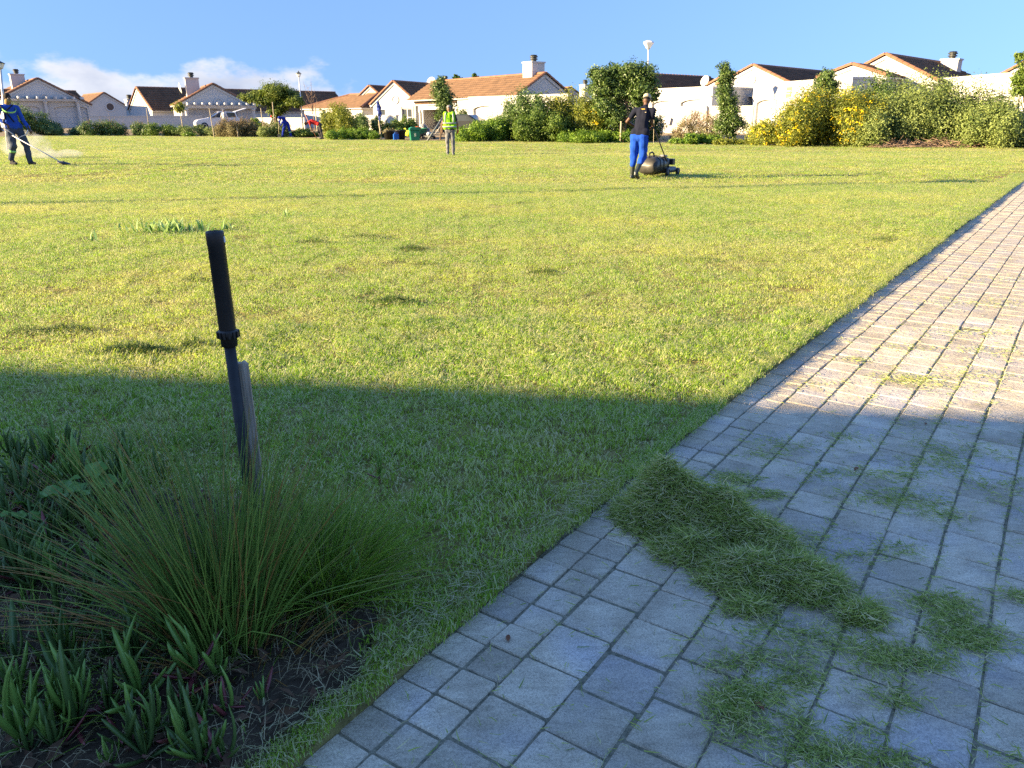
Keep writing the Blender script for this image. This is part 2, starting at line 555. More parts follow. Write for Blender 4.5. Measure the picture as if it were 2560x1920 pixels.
# ------------------------------------------------------------------ lawn sheet, cut straight along the path
s_ = np.concatenate([np.linspace(-7, 12, 77), np.linspace(12.6, 60, 60)])
t_ = -np.concatenate([[0.0], np.geomspace(0.03, 0.5, 8), np.linspace(0.75, 6, 22), np.linspace(6.8, 85, 90)])
S, T = np.meshgrid(s_, t_, indexing='ij')
X, Y = path_xy(S, T)
wob = 0.012 * np.sin(S * 9.1) + 0.01 * np.sin(S * 23.7 + 1) + 0.008 * np.sin(S * 41)
X = X + np.where(T > -0.001, wob, 0); Y = Y - np.where(T > -0.001, wob, 0) * 0.7
r_ = np.hypot(X, Y); lim = lawn_radius(X, Y) + 0.35
k_ = np.where((r_ > lim) & (Y > 0), lim / r_, 1.0)              # the far margin follows the planting beds
X, Y = X * k_, Y * k_
Z = terrain(X, Y) - 0.006
ns, nt = S.shape
V = np.stack([X, Y, Z], -1).reshape(-1, 3)
i, j = np.meshgrid(np.arange(ns - 1), np.arange(nt - 1), indexing='ij')
F = np.stack([i * nt + j, i * nt + j + 1, (i + 1) * nt + j + 1, (i + 1) * nt + j], -1).reshape(-1, 4)
skirt = V.reshape(ns, nt, 3)[:, 0].copy(); skirt[:, 2] -= 0.07
b = len(V); V = np.concatenate([V, skirt])
i = np.arange(ns - 1)
F = np.concatenate([F, np.stack([i * nt, (i + 1) * nt, b + i + 1, b + i], -1)])
lawn = link(bpy.data.objects.new('lawn', np_mesh('lawn', V, F[:, ::-1], MAT['turf'], False)))
tag(lawn, kind='structure')

# ------------------------------------------------------------------ paved path: sand bed and laid pavers
PAVE_Z = -0.028
s_ = np.linspace(-4, 60, 129)
ax, ay = path_xy(s_, -0.05); bx, by = path_xy(s_, 3.2)
V = np.concatenate([np.stack([ax, ay, np.full_like(ax, PAVE_Z - 0.0042)], -1), np.stack([bx, by, np.full_like(bx, PAVE_Z - 0.0042)], -1)])
n_ = len(s_); i = np.arange(n_ - 1)
F = np.stack([i, n_ + i, n_ + i + 1, i + 1], -1)
path = link(bpy.data.objects.new('path', np_mesh('path', V, F, MAT['joint'])))
tag(path, kind='structure')

pm = M('cast_stone_paver', (0.43, 0.365, 0.265), 0.82, 0.16, 7, 0, spec=0.22, col2=(0.64, 0.56, 0.42), coord='World', objrand=0.17, detail=11,
       patch=((0.42, 0.41, 0.43), 3.4, 0.7))
_n, _l = nodes_of(pm)                                       # riven, stamped-slate relief
_g = _n.new('ShaderNodeNewGeometry'); _mp = _n.new('ShaderNodeMapping'); _mp.inputs['Rotation'].default_value = (0, 0, R(-36)); _mp.inputs['Scale'].default_value = (1, 2.2, 1)
_l.new(_g.outputs['Position'], _mp.inputs['Vector'])
_t = _n.new('ShaderNodeTexNoise'); _t.inputs['Scale'].default_value = 17; _t.inputs['Detail'].default_value = 7; _t.inputs['Roughness'].default_value = 0.62; _t.inputs['Distortion'].default_value = 1.6
_l.new(_mp.outputs[0], _t.inputs['Vector'])
_b = _n.new('ShaderNodeBump'); _b.inputs['Distance'].default_value = 0.013; _b.inputs['Strength'].default_value = 0.9
_l.new(_t.outputs['Fac'], _b.inputs['Height']); _l.new(_b.outputs[0], _n['Principled BSDF'].inputs['Normal'])
_sp = _n.new('ShaderNodeTexNoise'); _sp.inputs['Scale'].default_value = 190; _sp.inputs['Detail'].default_value = 3; _sp.inputs['Roughness'].default_value = 0.7   # grit and pores
_l.new(_g.outputs['Position'], _sp.inputs['Vector'])
_sr = _n.new('ShaderNodeMapRange'); _sr.inputs['From Min'].default_value = 0.3; _sr.inputs['From Max'].default_value = 0.6; _sr.inputs['To Min'].default_value = 0.62; _sr.inputs['To Max'].default_value = 1.08
_l.new(_sp.outputs['Fac'], _sr.inputs['Value'])
_pb = _n['Principled BSDF']; _old = _pb.inputs['Base Color'].links[0].from_socket
_mm = _n.new('ShaderNodeMix'); _mm.data_type = 'RGBA'; _mm.blend_type = 'MULTIPLY'; _mm.inputs['Factor'].default_value = 1.0
_l.new(_old, _mm.inputs['A']); _l.new(_sr.outputs[0], _mm.inputs['B']); _l.new(_mm.outputs['Result'], _pb.inputs['Base Color'])
MAT['paver'] = pm


def paver_mesh(size, seed):
    rr = np.random.default_rng(seed)
    h = size / 2
    c = h * 0.075
    base = np.array([(-h + c, -h), (h - c, -h), (h, -h + c), (h, h - c), (h - c, h), (-h + c, h), (-h, h - c), (-h, -h + c)])
    base = base + rr.normal(0, size * 0.008, base.shape)
    top = base * 0.955 + rr.normal(0, size * 0.006, base.shape)
    V = np.concatenate([np.c_[base, np.full(8, -0.03)], np.c_[base, np.full(8, -0.0036)], np.c_[top, rr.normal(0, 0.0008, 8)]])
    F = [(k, (k + 1) % 8, (k + 1) % 8 + 8, k + 8) for k in range(8)] + [(k + 8, (k + 1) % 8 + 8, (k + 1) % 8 + 16, k + 16) for k in range(8)] + [tuple(range(16, 24))]
    me = bpy.data.meshes.new('paver'); me.from_pydata([tuple(v) for v in V], [], F); me.materials.append(pm); me.update()
    return me


SMALL, BIG, GAP = 0.1105, 0.1665, 0.0070
small_m = [paver_mesh(SMALL - GAP, 10 + k) for k in range(5)]
big_m = [paver_mesh(BIG - GAP, 30 + k) for k in range(6)]
rows = [(0, SMALL / 2 + 0.004, SMALL, small_m), (1, SMALL * 1.5 + 0.004, SMALL, small_m)]
rows += [(2 + k, SMALL * 2 + 0.004 + BIG * (k + 0.5), BIG, big_m) for k in range(9)]
slots = []
for ri, t0, pitch, ms in rows:
    off = (0.0, 0.004, 0.05, 0.02, 0.095, 0.045, 0.12, 0.07, 0.03, 0.1, 0.06)[ri]
    for k in range(int(-1.2 / pitch), int(30 / pitch)):
        s0 = k * pitch + off
        px, py = path_xy(s0, t0)
        slots.append((float(px), float(py), s0, t0, pitch, ms))


def in_view(x, y, mrg=0.12):
    d = y * CP + (CAM_H - PAVE_Z) * SP
    v = (-(CAM_H - PAVE_Z) * CP + y * SP) / max(d, 1e-3)
    return d > 0 and abs(x) / d < 0.667 + mrg and v > -0.5 - mrg


seen = sorted([q for q in slots if in_view(q[0], q[1])], key=lambda q: math.hypot(q[0], q[1]) / q[4])
for q in seen[:300]:
    x, y, s0, t0, pitch, ms = q
    h = float(np.interp(max(s0, 0), _ss, _hd))
    share('paver', random.choice(ms), path, (x + random.gauss(0, 0.0011), y + random.gauss(0, 0.0011), PAVE_Z + random.gauss(0, 0.0014)),
          (random.gauss(0, 0.004), random.gauss(0, 0.004), h + random.choice((0, 1, 2, 3)) * math.pi / 2 + random.gauss(0, 0.010)))
rest = seen[300:] + [q for q in slots if not in_view(q[0], q[1]) and in_view(q[0], q[1], 0.6)]
mb = MB()
for x, y, s0, t0, pitch, ms in rest:
    me = random.choice(ms); h = float(np.interp(max(s0, 0), _ss, _hd)) + random.gauss(0, 0.008)
    Mx = Matrix.Translation((x, y, PAVE_Z + random.gauss(0, 0.0012))) @ Matrix.Rotation(h, 4, 'Z') @ Matrix.Rotation(random.gauss(0, 0.004), 4, 'X')
    mb.add([Mx @ v.co for v in me.vertices], [tuple(p.vertices) for p in me.polygons])
tag(mb.build('pavers_beyond', pm, path), kind='stuff')

# ------------------------------------------------------------------ lawn grass: patches of real blades set over the sheet
def blades(P, height, width, lean_dir, lean, rnd, dry, droop=0.6):
    """one tapering, bending three-triangle blade per row of P; returns vertices, faces, attributes"""
    n = len(P)
    side = np.stack([-np.sin(lean_dir), np.cos(lean_dir), np.zeros(n)], -1) * (width / 2)[:, None]
    fwd = np.stack([np.cos(lean_dir), np.sin(lean_dir), np.zeros(n)], -1)
    up = np.array([0, 0, 1.0])
    a1, a2 = lean * 0.6, lean * (1 + droop)
    mid = P + (fwd * np.sin(a1)[:, None] + up * np.cos(a1)[:, None]) * (height * 0.55)[:, None]
    tip = mid + (fwd * np.sin(a2)[:, None] + up * np.cos(a2)[:, None]) * (height * 0.45)[:, None]
    V = np.stack([P - side, P + side, mid - side * 0.8, mid + side * 0.8, tip], 1).reshape(-1, 3)
    o = (np.arange(n) * 5)[:, None]
    F = np.concatenate([o + np.array([[0, 1, 3]]), o + np.array([[0, 3, 2]]), o + np.array([[2, 3, 4]])])
    return V, F, np.repeat(rnd, 5), np.repeat(dry, 5)


def grass_patch(size, n, rr, hmul=1.0, wmul=1.0):
    P = np.c_[rr.uniform(-0.54, 0.54, (n, 2)) * size, np.zeros(n)]
    nc = max(4, int(size * size * 90))
    cc = rr.uniform(-0.5, 0.5, (nc, 2)) * size
    ch = rr.uniform(0.55, 1.35, nc); cd = rr.uniform(0, 2 * np.pi, nc); cr = rr.uniform(-0.3, 0.3, nc); cdry = rr.random(nc) < 0.2
    near = np.argmin(((P[:, None, :2] - cc[None]) ** 2).sum(-1), 1)
    flat = rr.random(n) < 0.22
    h = rr.uniform(0.009, 0.020, n) * ch[near] * hmul
    h = np.where(flat, rr.uniform(0.02, 0.05, n), h)
    lean = np.where(flat, rr.uniform(1.2, 1.5, n), np.abs(rr.normal(0.35, 0.3, n)))
    P[:, 2] = np.where(flat, rr.uniform(0.006, 0.02, n), -0.006)
    d = np.where(rr.random(n) < 0.5, cd[near] + rr.normal(0, 0.7, n), rr.uniform(0, 2 * np.pi, n))
    rnd = np.clip(0.5 + cr[near] + rr.normal(0, 0.22, n), 0, 1)
    dry = ((rr.random(n) < np.where(flat, 0.62, 0.22)) | (cdry[near] & (rr.random(n) < 0.5))).astype(float) * rr.uniform(0.4, 1, n)
    return blades(P, h, rr.uniform(0.0019, 0.0036, n) * wmul, d, lean, rnd, dry)


BED = np.array([(-3.2, 2.72), (-1.9, 2.70), (-1.25, 2.52), (-0.86, 2.42), (-0.62, 2.20), (-0.46, 1.98), (-0.36, 1.80), (-0.36, 1.58), (-0.50, 1.36), (-0.62, 1.0), (-0.9, 0.5), (-3.2, 0.5)])


def in_poly(x, y, poly):
    x, y = np.asarray(x, float), np.asarray(y, float)
    c = np.zeros(x.shape, bool)
    for (x0, y0), (x1, y1) in zip(poly, np.roll(poly, -1, 0)):
        c ^= ((y0 > y) != (y1 > y)) & (x < (x1 - x0) * (y - y0) / (y1 - y0 + 1e-12) + x0)
    return c


rr = np.random.default_rng(3)
Vs, Fs, rn, dr, kd = [], [], [], [], []
base = 0
for k in range(8):
    Vp, Fp, a, d = grass_patch(0.13, 165, rr, 1.25, 1.35) if k < 4 else (grass_patch(0.5, 1900, rr, 0.88, 1.3) if k < 6 else grass_patch(0.5, 1200, rr, 1.0, 1.7))
    Vs.append(Vp); Fs.append(Fp + base); rn.append(a); dr.append(d); kd.append(np.full(len(Vp), k + 1.0)); base += len(Vp)

anc, avar, ascl = [], [], []


def wedge(x, y, m):
    return (y > 0.5) & (np.abs(x) < 0.667 * (y * CP + 0.45) + m)


# (a) tufts: close to the camera and along the path edge
g = np.stack(np.meshgrid(np.arange(-4.5, 14, 0.088), np.arange(0.9, 20, 0.088)), -1).reshape(-1, 2)
g = g + rr.uniform(-0.042, 0.042, g.shape)
t = path_t(g[:, 0], g[:, 1])
keep = (t < -0.03) & wedge(g[:, 0], g[:, 1], 0.5) & ((np.hypot(g[:, 0], g[:, 1]) < 5.2) | (t > -0.36))
bed_in = in_poly(g[:, 0], g[:, 1], BED)
keep &= ~(bed_in & (rr.random(len(g)) < 0.93))
g = g[keep]
anc.append(g); avar.append(rr.integers(1, 5, len(g))); s = rr.uniform(0.85, 1.15, len(g))
te = path_t(g[:, 0], g[:, 1])
ascl.append(np.stack([s, s, s * rr.uniform(0.75, 1.3, len(g)) * np.where(te > -.1, .8, 1)], -1))
# a thick trimmed fringe along the cut edge, leaning out over the paving
se = np.arange(-1.2, 22, 0.022); tt_ = -np.abs(rr.normal(0.006, 0.018, len(se)))
ex_, ey_ = path_xy(se, tt_); g = np.stack([ex_, ey_], -1)
g = g[wedge(g[:, 0], g[:, 1], 0.5)]
anc.append(g); avar.append(rr.integers(1, 5, len(g))); s = rr.uniform(0.45, 0.65, len(g))
ascl.append(np.stack([s, s, rr.uniform(0.6, 0.9, len(g))], -1))
# (b) half-metre patches
g = np.stack(np.meshgrid(np.arange(-14, 16, 0.42), np.arange(3, 16.5, 0.42)), -1).reshape(-1, 2)
g = g + rr.uniform(-0.06, 0.06, g.shape)
t = path_t(g[:, 0], g[:, 1]); r2 = np.hypot(g[:, 0], g[:, 1])
g = g[(t < -0.33) & (r2 > 5.0) & wedge(g[:, 0], g[:, 1], 0.6)]
anc.append(g); avar.append(rr.integers(5, 7, len(g))); ascl.append(np.stack([np.ones(len(g)), np.ones(len(g)), rr.uniform(0.85, 1.25, len(g))], -1))
# (c) metre patches, then larger still
for y0, y1, st, sc, zs in ((16.2, 33, 0.85, 2.0, 1.25), (32.5, 76, 1.7, 4.0, 1.5)):
    g = np.stack(np.meshgrid(np.arange(-54, 40, st), np.arange(y0, y1, st)), -1).reshape(-1, 2)
    g = g + rr.uniform(-0.1, 0.1, g.shape) * st
    t = path_t(g[:, 0], g[:, 1])
    lim = lawn_radius(g[:, 0], g[:, 1]); r2 = np.hypot(g[:, 0], g[:, 1])
    g = g[(t < -0.27 * sc) & wedge(g[:, 0], g[:, 1], 2.5) & (r2 < lim - 0.22 * sc)]
    anc.append(g); avar.append(rr.integers(7, 9, len(g))); ascl.append(np.stack([np.full(len(g), sc), np.full(len(g), sc), zs * rr.uniform(0.8, 1.25, len(g))], -1))
A = np.concatenate(anc); AV = np.concatenate(avar); AS = np.concatenate(ascl)
lump = 0.006 + 0.006 * np.sin(A[:, 0] * 7.3 + 2 * np.sin(A[:, 1] * 3.1)) + 0.005 * np.sin(A[:, 1] * 9.7 + A[:, 0] * 4.1)
AP = np.c_[A, terrain(A[:, 0], A[:, 1]) + lump * (np.hypot(A[:, 0], A[:, 1]) < 16)]
V = np.concatenate(Vs + [AP]); F = np.concatenate(Fs)
na = len(A)
print('grass patches', na, 'blade triangles', len(F))
gme = np_mesh('lawn_grass', V, F, MAT['lawn'], False, {
    'rnd': np.concatenate(rn + [np.zeros(na)]), 'dry': np.concatenate(dr + [np.zeros(na)]), 'patch': np.concatenate(kd + [np.zeros(na)]),
    'pick': np.concatenate([np.zeros(base), AV]), 'turn': np.concatenate([np.zeros(base), rr.uniform(0, 2 * np.pi, na)])})
sa = gme.attributes.new('size', 'FLOAT_VECTOR', 'POINT')
sa.data.foreach_set('vector', np.concatenate([np.ones((base, 3)), AS]).astype(np.float32).ravel())
grass = link(bpy.data.objects.new('lawn_grass', gme))
tag(grass, 'mown lawn grass, yellow green with straw coloured patches', 'grass', kind='stuff')


def setter_tree():
    ng = bpy.data.node_groups.new('set_patches', 'GeometryNodeTree')
    ng.interface.new_socket('Geometry', in_out='INPUT', socket_type='NodeSocketGeometry')
    ng.interface.new_socket('Geometry', in_out='OUTPUT', socket_type='NodeSocketGeometry')
    N, L = ng.nodes, ng.links
    gi, go = N.new('NodeGroupInput'), N.new('NodeGroupOutput')

    def attr(name, ty='FLOAT'):
        a = N.new('GeometryNodeInputNamedAttribute'); a.data_type = ty; a.inputs['Name'].default_value = name
        return a.outputs['Attribute']

    def equal(sock, v):
        c = N.new('FunctionNodeCompare'); c.data_type = 'FLOAT'; c.operation = 'EQUAL'
        L.new(sock, c.inputs['A']); c.inputs['B'].default_value = v; c.inputs['Epsilon'].default_value = 0.1
        return c.outputs[0]

    def part(geo, sel):
        s = N.new('GeometryNodeSeparateGeometry'); s.domain = 'POINT'
        L.new(geo, s.inputs['Geometry']); L.new(sel, s.inputs['Selection'])
        return s.outputs['Selection']

    join = N.new('GeometryNodeJoinGeometry')
    pts = part(gi.outputs[0], equal(attr('patch'), 0.0))
    for k in range(1, 9):
        tile = part(gi.outputs[0], equal(attr('patch'), float(k)))
        gtoi = N.new('GeometryNodeGeometryToInstance'); L.new(tile, gtoi.inputs[0])
        where = part(pts, equal(attr('pick'), float(k)))
        inst = N.new('GeometryNodeInstanceOnPoints')
        L.new(where, inst.inputs['Points']); L.new(gtoi.outputs[0], inst.inputs['Instance'])
        cx = N.new('ShaderNodeCombineXYZ'); L.new(attr('turn'), cx.inputs['Z'])
        er = N.new('FunctionNodeEulerToRotation'); L.new(cx.outputs[0], er.inputs[0])
        L.new(er.outputs[0], inst.inputs['Rotation']); L.new(attr('size', 'FLOAT_VECTOR'), inst.inputs['Scale'])
        L.new(inst.outputs[0], join.inputs[0])
    L.new(join.outputs[0], go.inputs[0])
    return ng


grass.modifiers.new('set_patches', 'NODES').node_group = setter_tree()

# ------------------------------------------------------------------ soil of the planting bed in the near corner
bx_, by_ = np.meshgrid(np.linspace(-3.2, -0.3, 60), np.linspace(0.5, 2.8, 48), indexing='ij')
zb = 0.006 + 0.012 * np.sin(bx_ * 13) * np.cos(by_ * 11) + 0.012
ins = in_poly(bx_, by_, BED)
V = np.stack([bx_, by_, np.where(ins, zb, -0.03)], -1).reshape(-1, 3)
i, j = np.meshgrid(np.arange(59), np.arange(47), indexing='ij')
F = np.stack([i * 48 + j, (i + 1) * 48 + j, (i + 1) * 48 + j + 1, i * 48 + j + 1], -1).reshape(-1, 4)
okf = ins.reshape(-1)[F].any(1) & (path_t(V[F].mean(1)[:, 0], V[F].mean(1)[:, 1]) < -0.02)
bed = link(bpy.data.objects.new('planting_bed', np_mesh('planting_bed', V, F[okf], MAT['soil'], True)))
tag(bed, kind='structure')
# ------------------------------------------------------------------ houses
def rot_of(n):
    """turn about z that makes local -y face the outward normal n"""
    return math.atan2(n[1], n[0]) + math.pi / 2


def arch_poly(x0, x1, zspring, zcrown, k=9):
    """the two spandrels between a segmental arch and the square head of its opening"""
    xs = np.linspace(x0, x1, k); m = (x0 + x1) / 2; h = (x1 - x0) / 2
    return [(float(x), zspring + (zcrown - zspring) * math.sqrt(max(0, 1 - ((x - m) / h * 0.97) ** 2))) for x in xs]


def wall_cells(mb, x0, x1, z0, z1, opens, y0, y1):
    """wall slab from x0..x1, z0..z1 between depths y0..y1, left open at opens = (x0,x1,z0,z1)"""
    xs = sorted({x0, x1} | {v for o in opens for v in o[:2]}); zs = sorted({z0, z1} | {v for o in opens for v in o[2:4]})
    for a, b in zip(xs[:-1], xs[1:]):
        run = None
        for c, d in zip(zs[:-1], zs[1:]):
            hole = any(o[0] - 1e-6 <= a and b <= o[1] + 1e-6 and o[2] - 1e-6 <= c and d <= o[3] + 1e-6 for o in opens)
            if hole:
                if run: mb.box((a, y0, run[0]), (b, y1, run[1])); run = None
            else:
                run = (run[0], d) if run else (c, d)
        if run: mb.box((a, y0, run[0]), (b, y1, run[1]))


def fill_opening(h, kind, x0, x1, z0, z1, y):
    """door or window standing in an opening of the wall whose outer face is at depth y"""
    if kind == 'garage':
        mb = MB()
        n = 4; dz = (z1 - z0) / n
        for k in range(n): mb.box((x0, y + 0.20, z0 + k * dz), (x1, y + 0.25, z0 + (k + 1) * dz - 0.015))
        mb.box((x0, y + 0.235, z0), (x1, y + 0.27, z1))
        mb.build('garage_door', MAT['door'], h)
        sp = MB()                                          # arched head: spandrels drop at both ends
        crv = arch_poly(x0, x1, z1 - 0.26, z1)
        for (xa, za), (xb, zb) in zip(crv[:-1], crv[1:]):
            sp.prism([(xa, za), (xb, zb), (xb, z1 + 0.001), (xa, z1 + 0.001)], y + 0.002, y + 0.23)
        sp.build('arched_head', MAT['wall'], h)
    elif kind == 'window':
        f = MB(); w = 0.07
        f.box((x0, y + 0.08, z0), (x0 + w, y + 0.15, z1)).box((x1 - w, y + 0.08, z0), (x1, y + 0.15, z1))
        f.box((x0 + w, y + 0.08, z1 - w), (x1 - w, y + 0.15, z1)).box((x0 + w, y + 0.08, z0), (x1 - w, y + 0.15, z0 + w))
        m = (x0 + x1) / 2
        f.box((m - 0.05, y + 0.078, z0 + w), (m + 0.05, y + 0.15, z1 - w))
        zz = z0 + (z1 - z0) * 0.36
        f.box((x0 + w, y + 0.082, zz), (x1 - w, y + 0.148, zz + 0.07))
        wn_ = f.build('window', MAT['trim'], h)
        for a, b in ((x0 + w, m - 0.05), (m + 0.05, x1 - w)):
            for c, d in ((z0 + w, zz), (zz + 0.07, z1 - w)):
                MB().box((a, y + 0.11, c), (b, y + 0.125, d)).build('pane', MAT['glass'], wn_)
        s = MB()                                           # raised plaster surround
        s.box((x0 - 0.16, y - 0.05, z0 - 0.1), (x0 - 0.01, y + 0.02, z1 + 0.16)).box((x1 + 0.01, y - 0.05, z0 - 0.1), (x1 + 0.16, y + 0.02, z1 + 0.16))
        s.box((x0 - 0.22, y - 0.07, z1 + 0.16), (x1 + 0.22, y + 0.02, z1 + 0.28)).box((x0 - 0.2, y - 0.07, z0 - 0.18), (x1 + 0.2, y + 0.02, z0 - 0.1))
        s.build('window_surround', MAT['trim'], h)
    elif kind == 'dark':
        MB().box((x0, y + 0.14, z0), (x1, y + 0.16, z1)).build('pane', MAT['glass'], h)


def roof_slope(h, p_r0, p_r1, p_e0, p_e1, part='roof_tiles'):
    """courses of lapped, gently waved tiles between a ridge line r0-r1 and an eave line e0-e1"""
    r0, r1, e0, e1 = (np.array(p, float) for p in (p_r0, p_r1, p_e0, p_e1))
    nrm = np.cross(r1 - r0 if np.linalg.norm(r1 - r0) > 0.1 else e1 - e0, e0 - r0); nrm /= np.linalg.norm(nrm)
    if nrm[2] < 0: nrm = -nrm
    sl = max(np.linalg.norm(e0 - r0), np.linalg.norm(e1 - r1)); nc = max(3, int(sl / 0.33))
    ln = max(np.linalg.norm(e1 - e0), np.linalg.norm(r1 - r0)); nw = max(8, int(ln / 0.3) * 4)
    u = np.linspace(0, 1, nw + 1)
    wave = np.abs(np.sin(np.pi * u * (nw // 4))) * 0.035
    V, F = [], []
    for c in range(nc):
        for side, lift in ((c / nc, 0.02), ((c + 1) / nc, 0.085)):
            a = r0 + (e0 - r0) * side; b = r1 + (e1 - r1) * side
            V.append(a[None] + (b - a)[None] * u[:, None] + nrm[None] * (lift + wave)[:, None])
        V.append(V[-1] - nrm[None] * 0.07)
    V = np.concatenate(V); m = nw + 1
    i = np.arange(nw)
    for k in range(3 * nc - 1):
        if k % 3 == 2: continue
        F.append(np.stack([k * m + i, k * m + i + 1, (k + 1) * m + i + 1, (k + 1) * m + i], -1))
    me = np_mesh(part, V, np.concatenate(F), MAT['tile'])
    bm = bmesh.new(); bm.from_mesh(me); bmesh.ops.recalc_face_normals(bm, faces=bm.faces); bm.to_mesh(me); bm.free()
    o = share(part, me, h); tag(o, kind='stuff')
    d = MB()                                               # boarding under the tiles
    q = [r0 - nrm * 0.02, r1 - nrm * 0.02, e1 - nrm * 0.02, e0 - nrm * 0.02]
    q += [p - nrm * 0.10 for p in q]
    d.add([tuple(p) for p in q], ((0, 1, 2, 3), (7, 6, 5, 4), (0, 4, 5, 1), (1, 5, 6, 2), (2, 6, 7, 3), (3, 7, 4, 0)))
    d.build('roof_boarding', MAT['trim'], h)
    return o


_cap = {}


def cap_tiles(h, p0, p1, name, width=0.30, depth=0.20, pitch=0.40, mat='verge'):
    """a run of rounded ridge or verge tiles laid end to end, each tile a part"""
    p0, p1 = Vector(p0), Vector(p1); d = p1 - p0; L = d.length; n = max(1, round(L / pitch)); d.normalize()
    key = (width, depth, pitch, mat)
    if key not in _cap:
        mb = MB(); k = 7; b = []
        for yy, sc in ((0, 1.0), (pitch * 1.02, 0.88)):
            for ring in (1.0, 0.8):
                for a in range(k):
                    an = math.pi * a / (k - 1)
                    b.append((math.cos(an) * width / 2 * sc * ring, yy, math.sin(an) * depth * sc * ring * 0.75))
        f = []
        for a in range(k - 1):
            f += [(a, a + 1, 2 * k + a + 1, 2 * k + a), (k + a + 1, k + a, 3 * k + a, 3 * k + a + 1), (a + 1, a, k + a, k + a + 1), (2 * k + a, 2 * k + a + 1, 3 * k + a + 1, 3 * k + a)]
        mb.add(b, f)
        _cap[key] = mb.mesh(name, MAT[mat])
    up = Vector((0, 0, 1)); r = d.cross(up).normalized() if abs(d.z) < 0.99 else Vector((1, 0, 0)); u = r.cross(d)
    rot = Matrix((r, d, u)).transposed().to_euler()
    for i in range(n):
        share(name, _cap[key], h, p0 + d * (L * i / n), rot, (1, L / n / pitch, 1))


def chimney(h, x, y, z0, z1, w=1.0, dep=0.9):
    c = MB().box((x - w / 2, y - dep / 2, z0), (x + w / 2, y + dep / 2, z1 - 0.1)).box((x - w / 2 - 0.06, y - dep / 2 - 0.06, z1 - 0.1), (x + w / 2 + 0.06, y + dep / 2 + 0.06, z1)).build('chimney', MAT['wall'], h)
    k = MB()
    Mx = Matrix.Translation((x, y, z1 - 0.004))
    k.lathe([(0.20, 0), (0.20, 0.14), (0.30, 0.16), (0.30, 0.22), (0.21, 0.24), (0.21, 0.30), (0.31, 0.32), (0.31, 0.38), (0.22, 0.41), (0.26, 0.47), (0.0, 0.50)], 14, Mx)
    k.build('chimney_cowl', MAT['darkmetal'], c)


def medallion(h, x, z, r=0.42, y=0.0, dark=False):
    Mx = Matrix.Translation((x, y, z)) @ Matrix.Rotation(R(90), 4, 'X')
    mb = MB().lathe([(r * 0.74, 0.0), (r * 0.74, 0.05), (r * 0.82, 0.07), (r, 0.07), (r, 0.0)], 24, Mx, cap=False)
    o = mb.build('round_vent', MAT['trim'], h)
    MB().lathe([(r * 0.74, 0.012), (0.0, 0.013)], 20, Mx, cap=False).build('vent_face', MAT['glass' if dark else 'wall'], o)


def gable(h, n, c, w, L, ze, zr, zb=-0.3, opens=(), vent=None, oh=0.28, ox=0.0, w2=None, ze2=None, verge=True, wl=None):
    """gabled wing whose front faces n, front middle at ground point c; w to the left, w2 to the right of the apex"""
    w2 = w2 or w; ze2 = ze if ze2 is None else ze2
    g = h
    mb = MB()
    zlow = min(ze, ze2)
    wall_cells(mb, -w, w2, zb, zlow - 0.02, [o[1:] for o in opens], 0, 0.28)
    mb.prism([(-w, zlow - 0.02), (w2, zlow - 0.02), (w2, ze2), (0, zr), (-w, ze)], 0, 0.28)
    mb.box((-w, 0.28, zb), (-w + 0.25, wl or L, ze)); mb.box((w2 - 0.25, 0.28, zb), (w2, L, ze2))
    mb.prism([(-w + 0.25, zb), (w2 - 0.25, zb), (w2 - 0.25, ze2 - 0.02), (0, zr), (-w + 0.25, ze - 0.02)], L - 0.25, L)
    T = Matrix.Translation((c[0], c[1], 0)) @ Matrix.Rotation(rot_of(n), 4, 'Z')
    # parts live under one holder frame: bake the wing's frame into the vertices relative to the house
    inv = Matrix.Translation(-h.location)
    Mw = inv @ T

    def put(mbx, name, mat, parent=g):
        o = bpy.data.objects.new(name, mbx.mesh(name, MAT[mat] if isinstance(mat, str) else mat)); link(o, parent)
        o.matrix_local = Mw if parent is g else Matrix.Identity(4)
        return o

    put(mb, 'wall', 'wall')
    frame = Wing(h, Mw)
    for kind, x0, x1, z0, z1 in opens:
        fill_opening(frame, kind, x0, x1, z0, z1, 0.0)
    kl, kr = (zr - ze) / w, (zr - ze2) / w2
    zl, zr2 = ze - kl * oh, ze2 - kr * oh
    lift = 0.06; of = 0.07
    roof_slope(frame, (0, -of, zr + lift), (0, L + oh, zr + lift), (-w - oh, -of, zl + lift), (-w - oh, L + oh, zl + lift))
    roof_slope(frame, (0, L + oh, zr + lift), (0, -of, zr + lift), (w2 + oh, L + oh, zr2 + lift), (w2 + oh, -of, zr2 + lift))
    cap_tiles(frame, (0, L + oh, zr + lift + 0.02), (0, -of, zr + lift + 0.02), 'ridge_tile')
    if verge:
        cap_tiles(frame, (-w - oh, -of - 0.02, zl + lift + 0.02), (0, -of - 0.02, zr + lift + 0.03), 'verge_tile', 0.26, 0.24)
        cap_tiles(frame, (w2 + oh, -of - 0.02, zr2 + lift + 0.02), (0, -of - 0.02, zr + lift + 0.03), 'verge_tile', 0.26, 0.24)
        bb = MB()                                          # barge board
        bb.bar((-w - oh, -of + 0.02, zl - 0.06), (0, -of + 0.02, zr - 0.06), 0.05, 0.2).bar((w2 + oh, -of + 0.02, zr2 - 0.06), (0, -of + 0.02, zr - 0.06), 0.05, 0.2)
        bb.build('barge_board', MAT['trim'], frame)
    if vent: medallion(frame, vent[0], vent[1], vent[2], 0.0, len(vent) > 3)
    return frame


class Wing:
    """stands in for a parent: hands its frame on to the parts of one wing of a house"""
    def __init__(s, house, Mw):
        s.house, s.Mw = house, Mw


_link0 = link


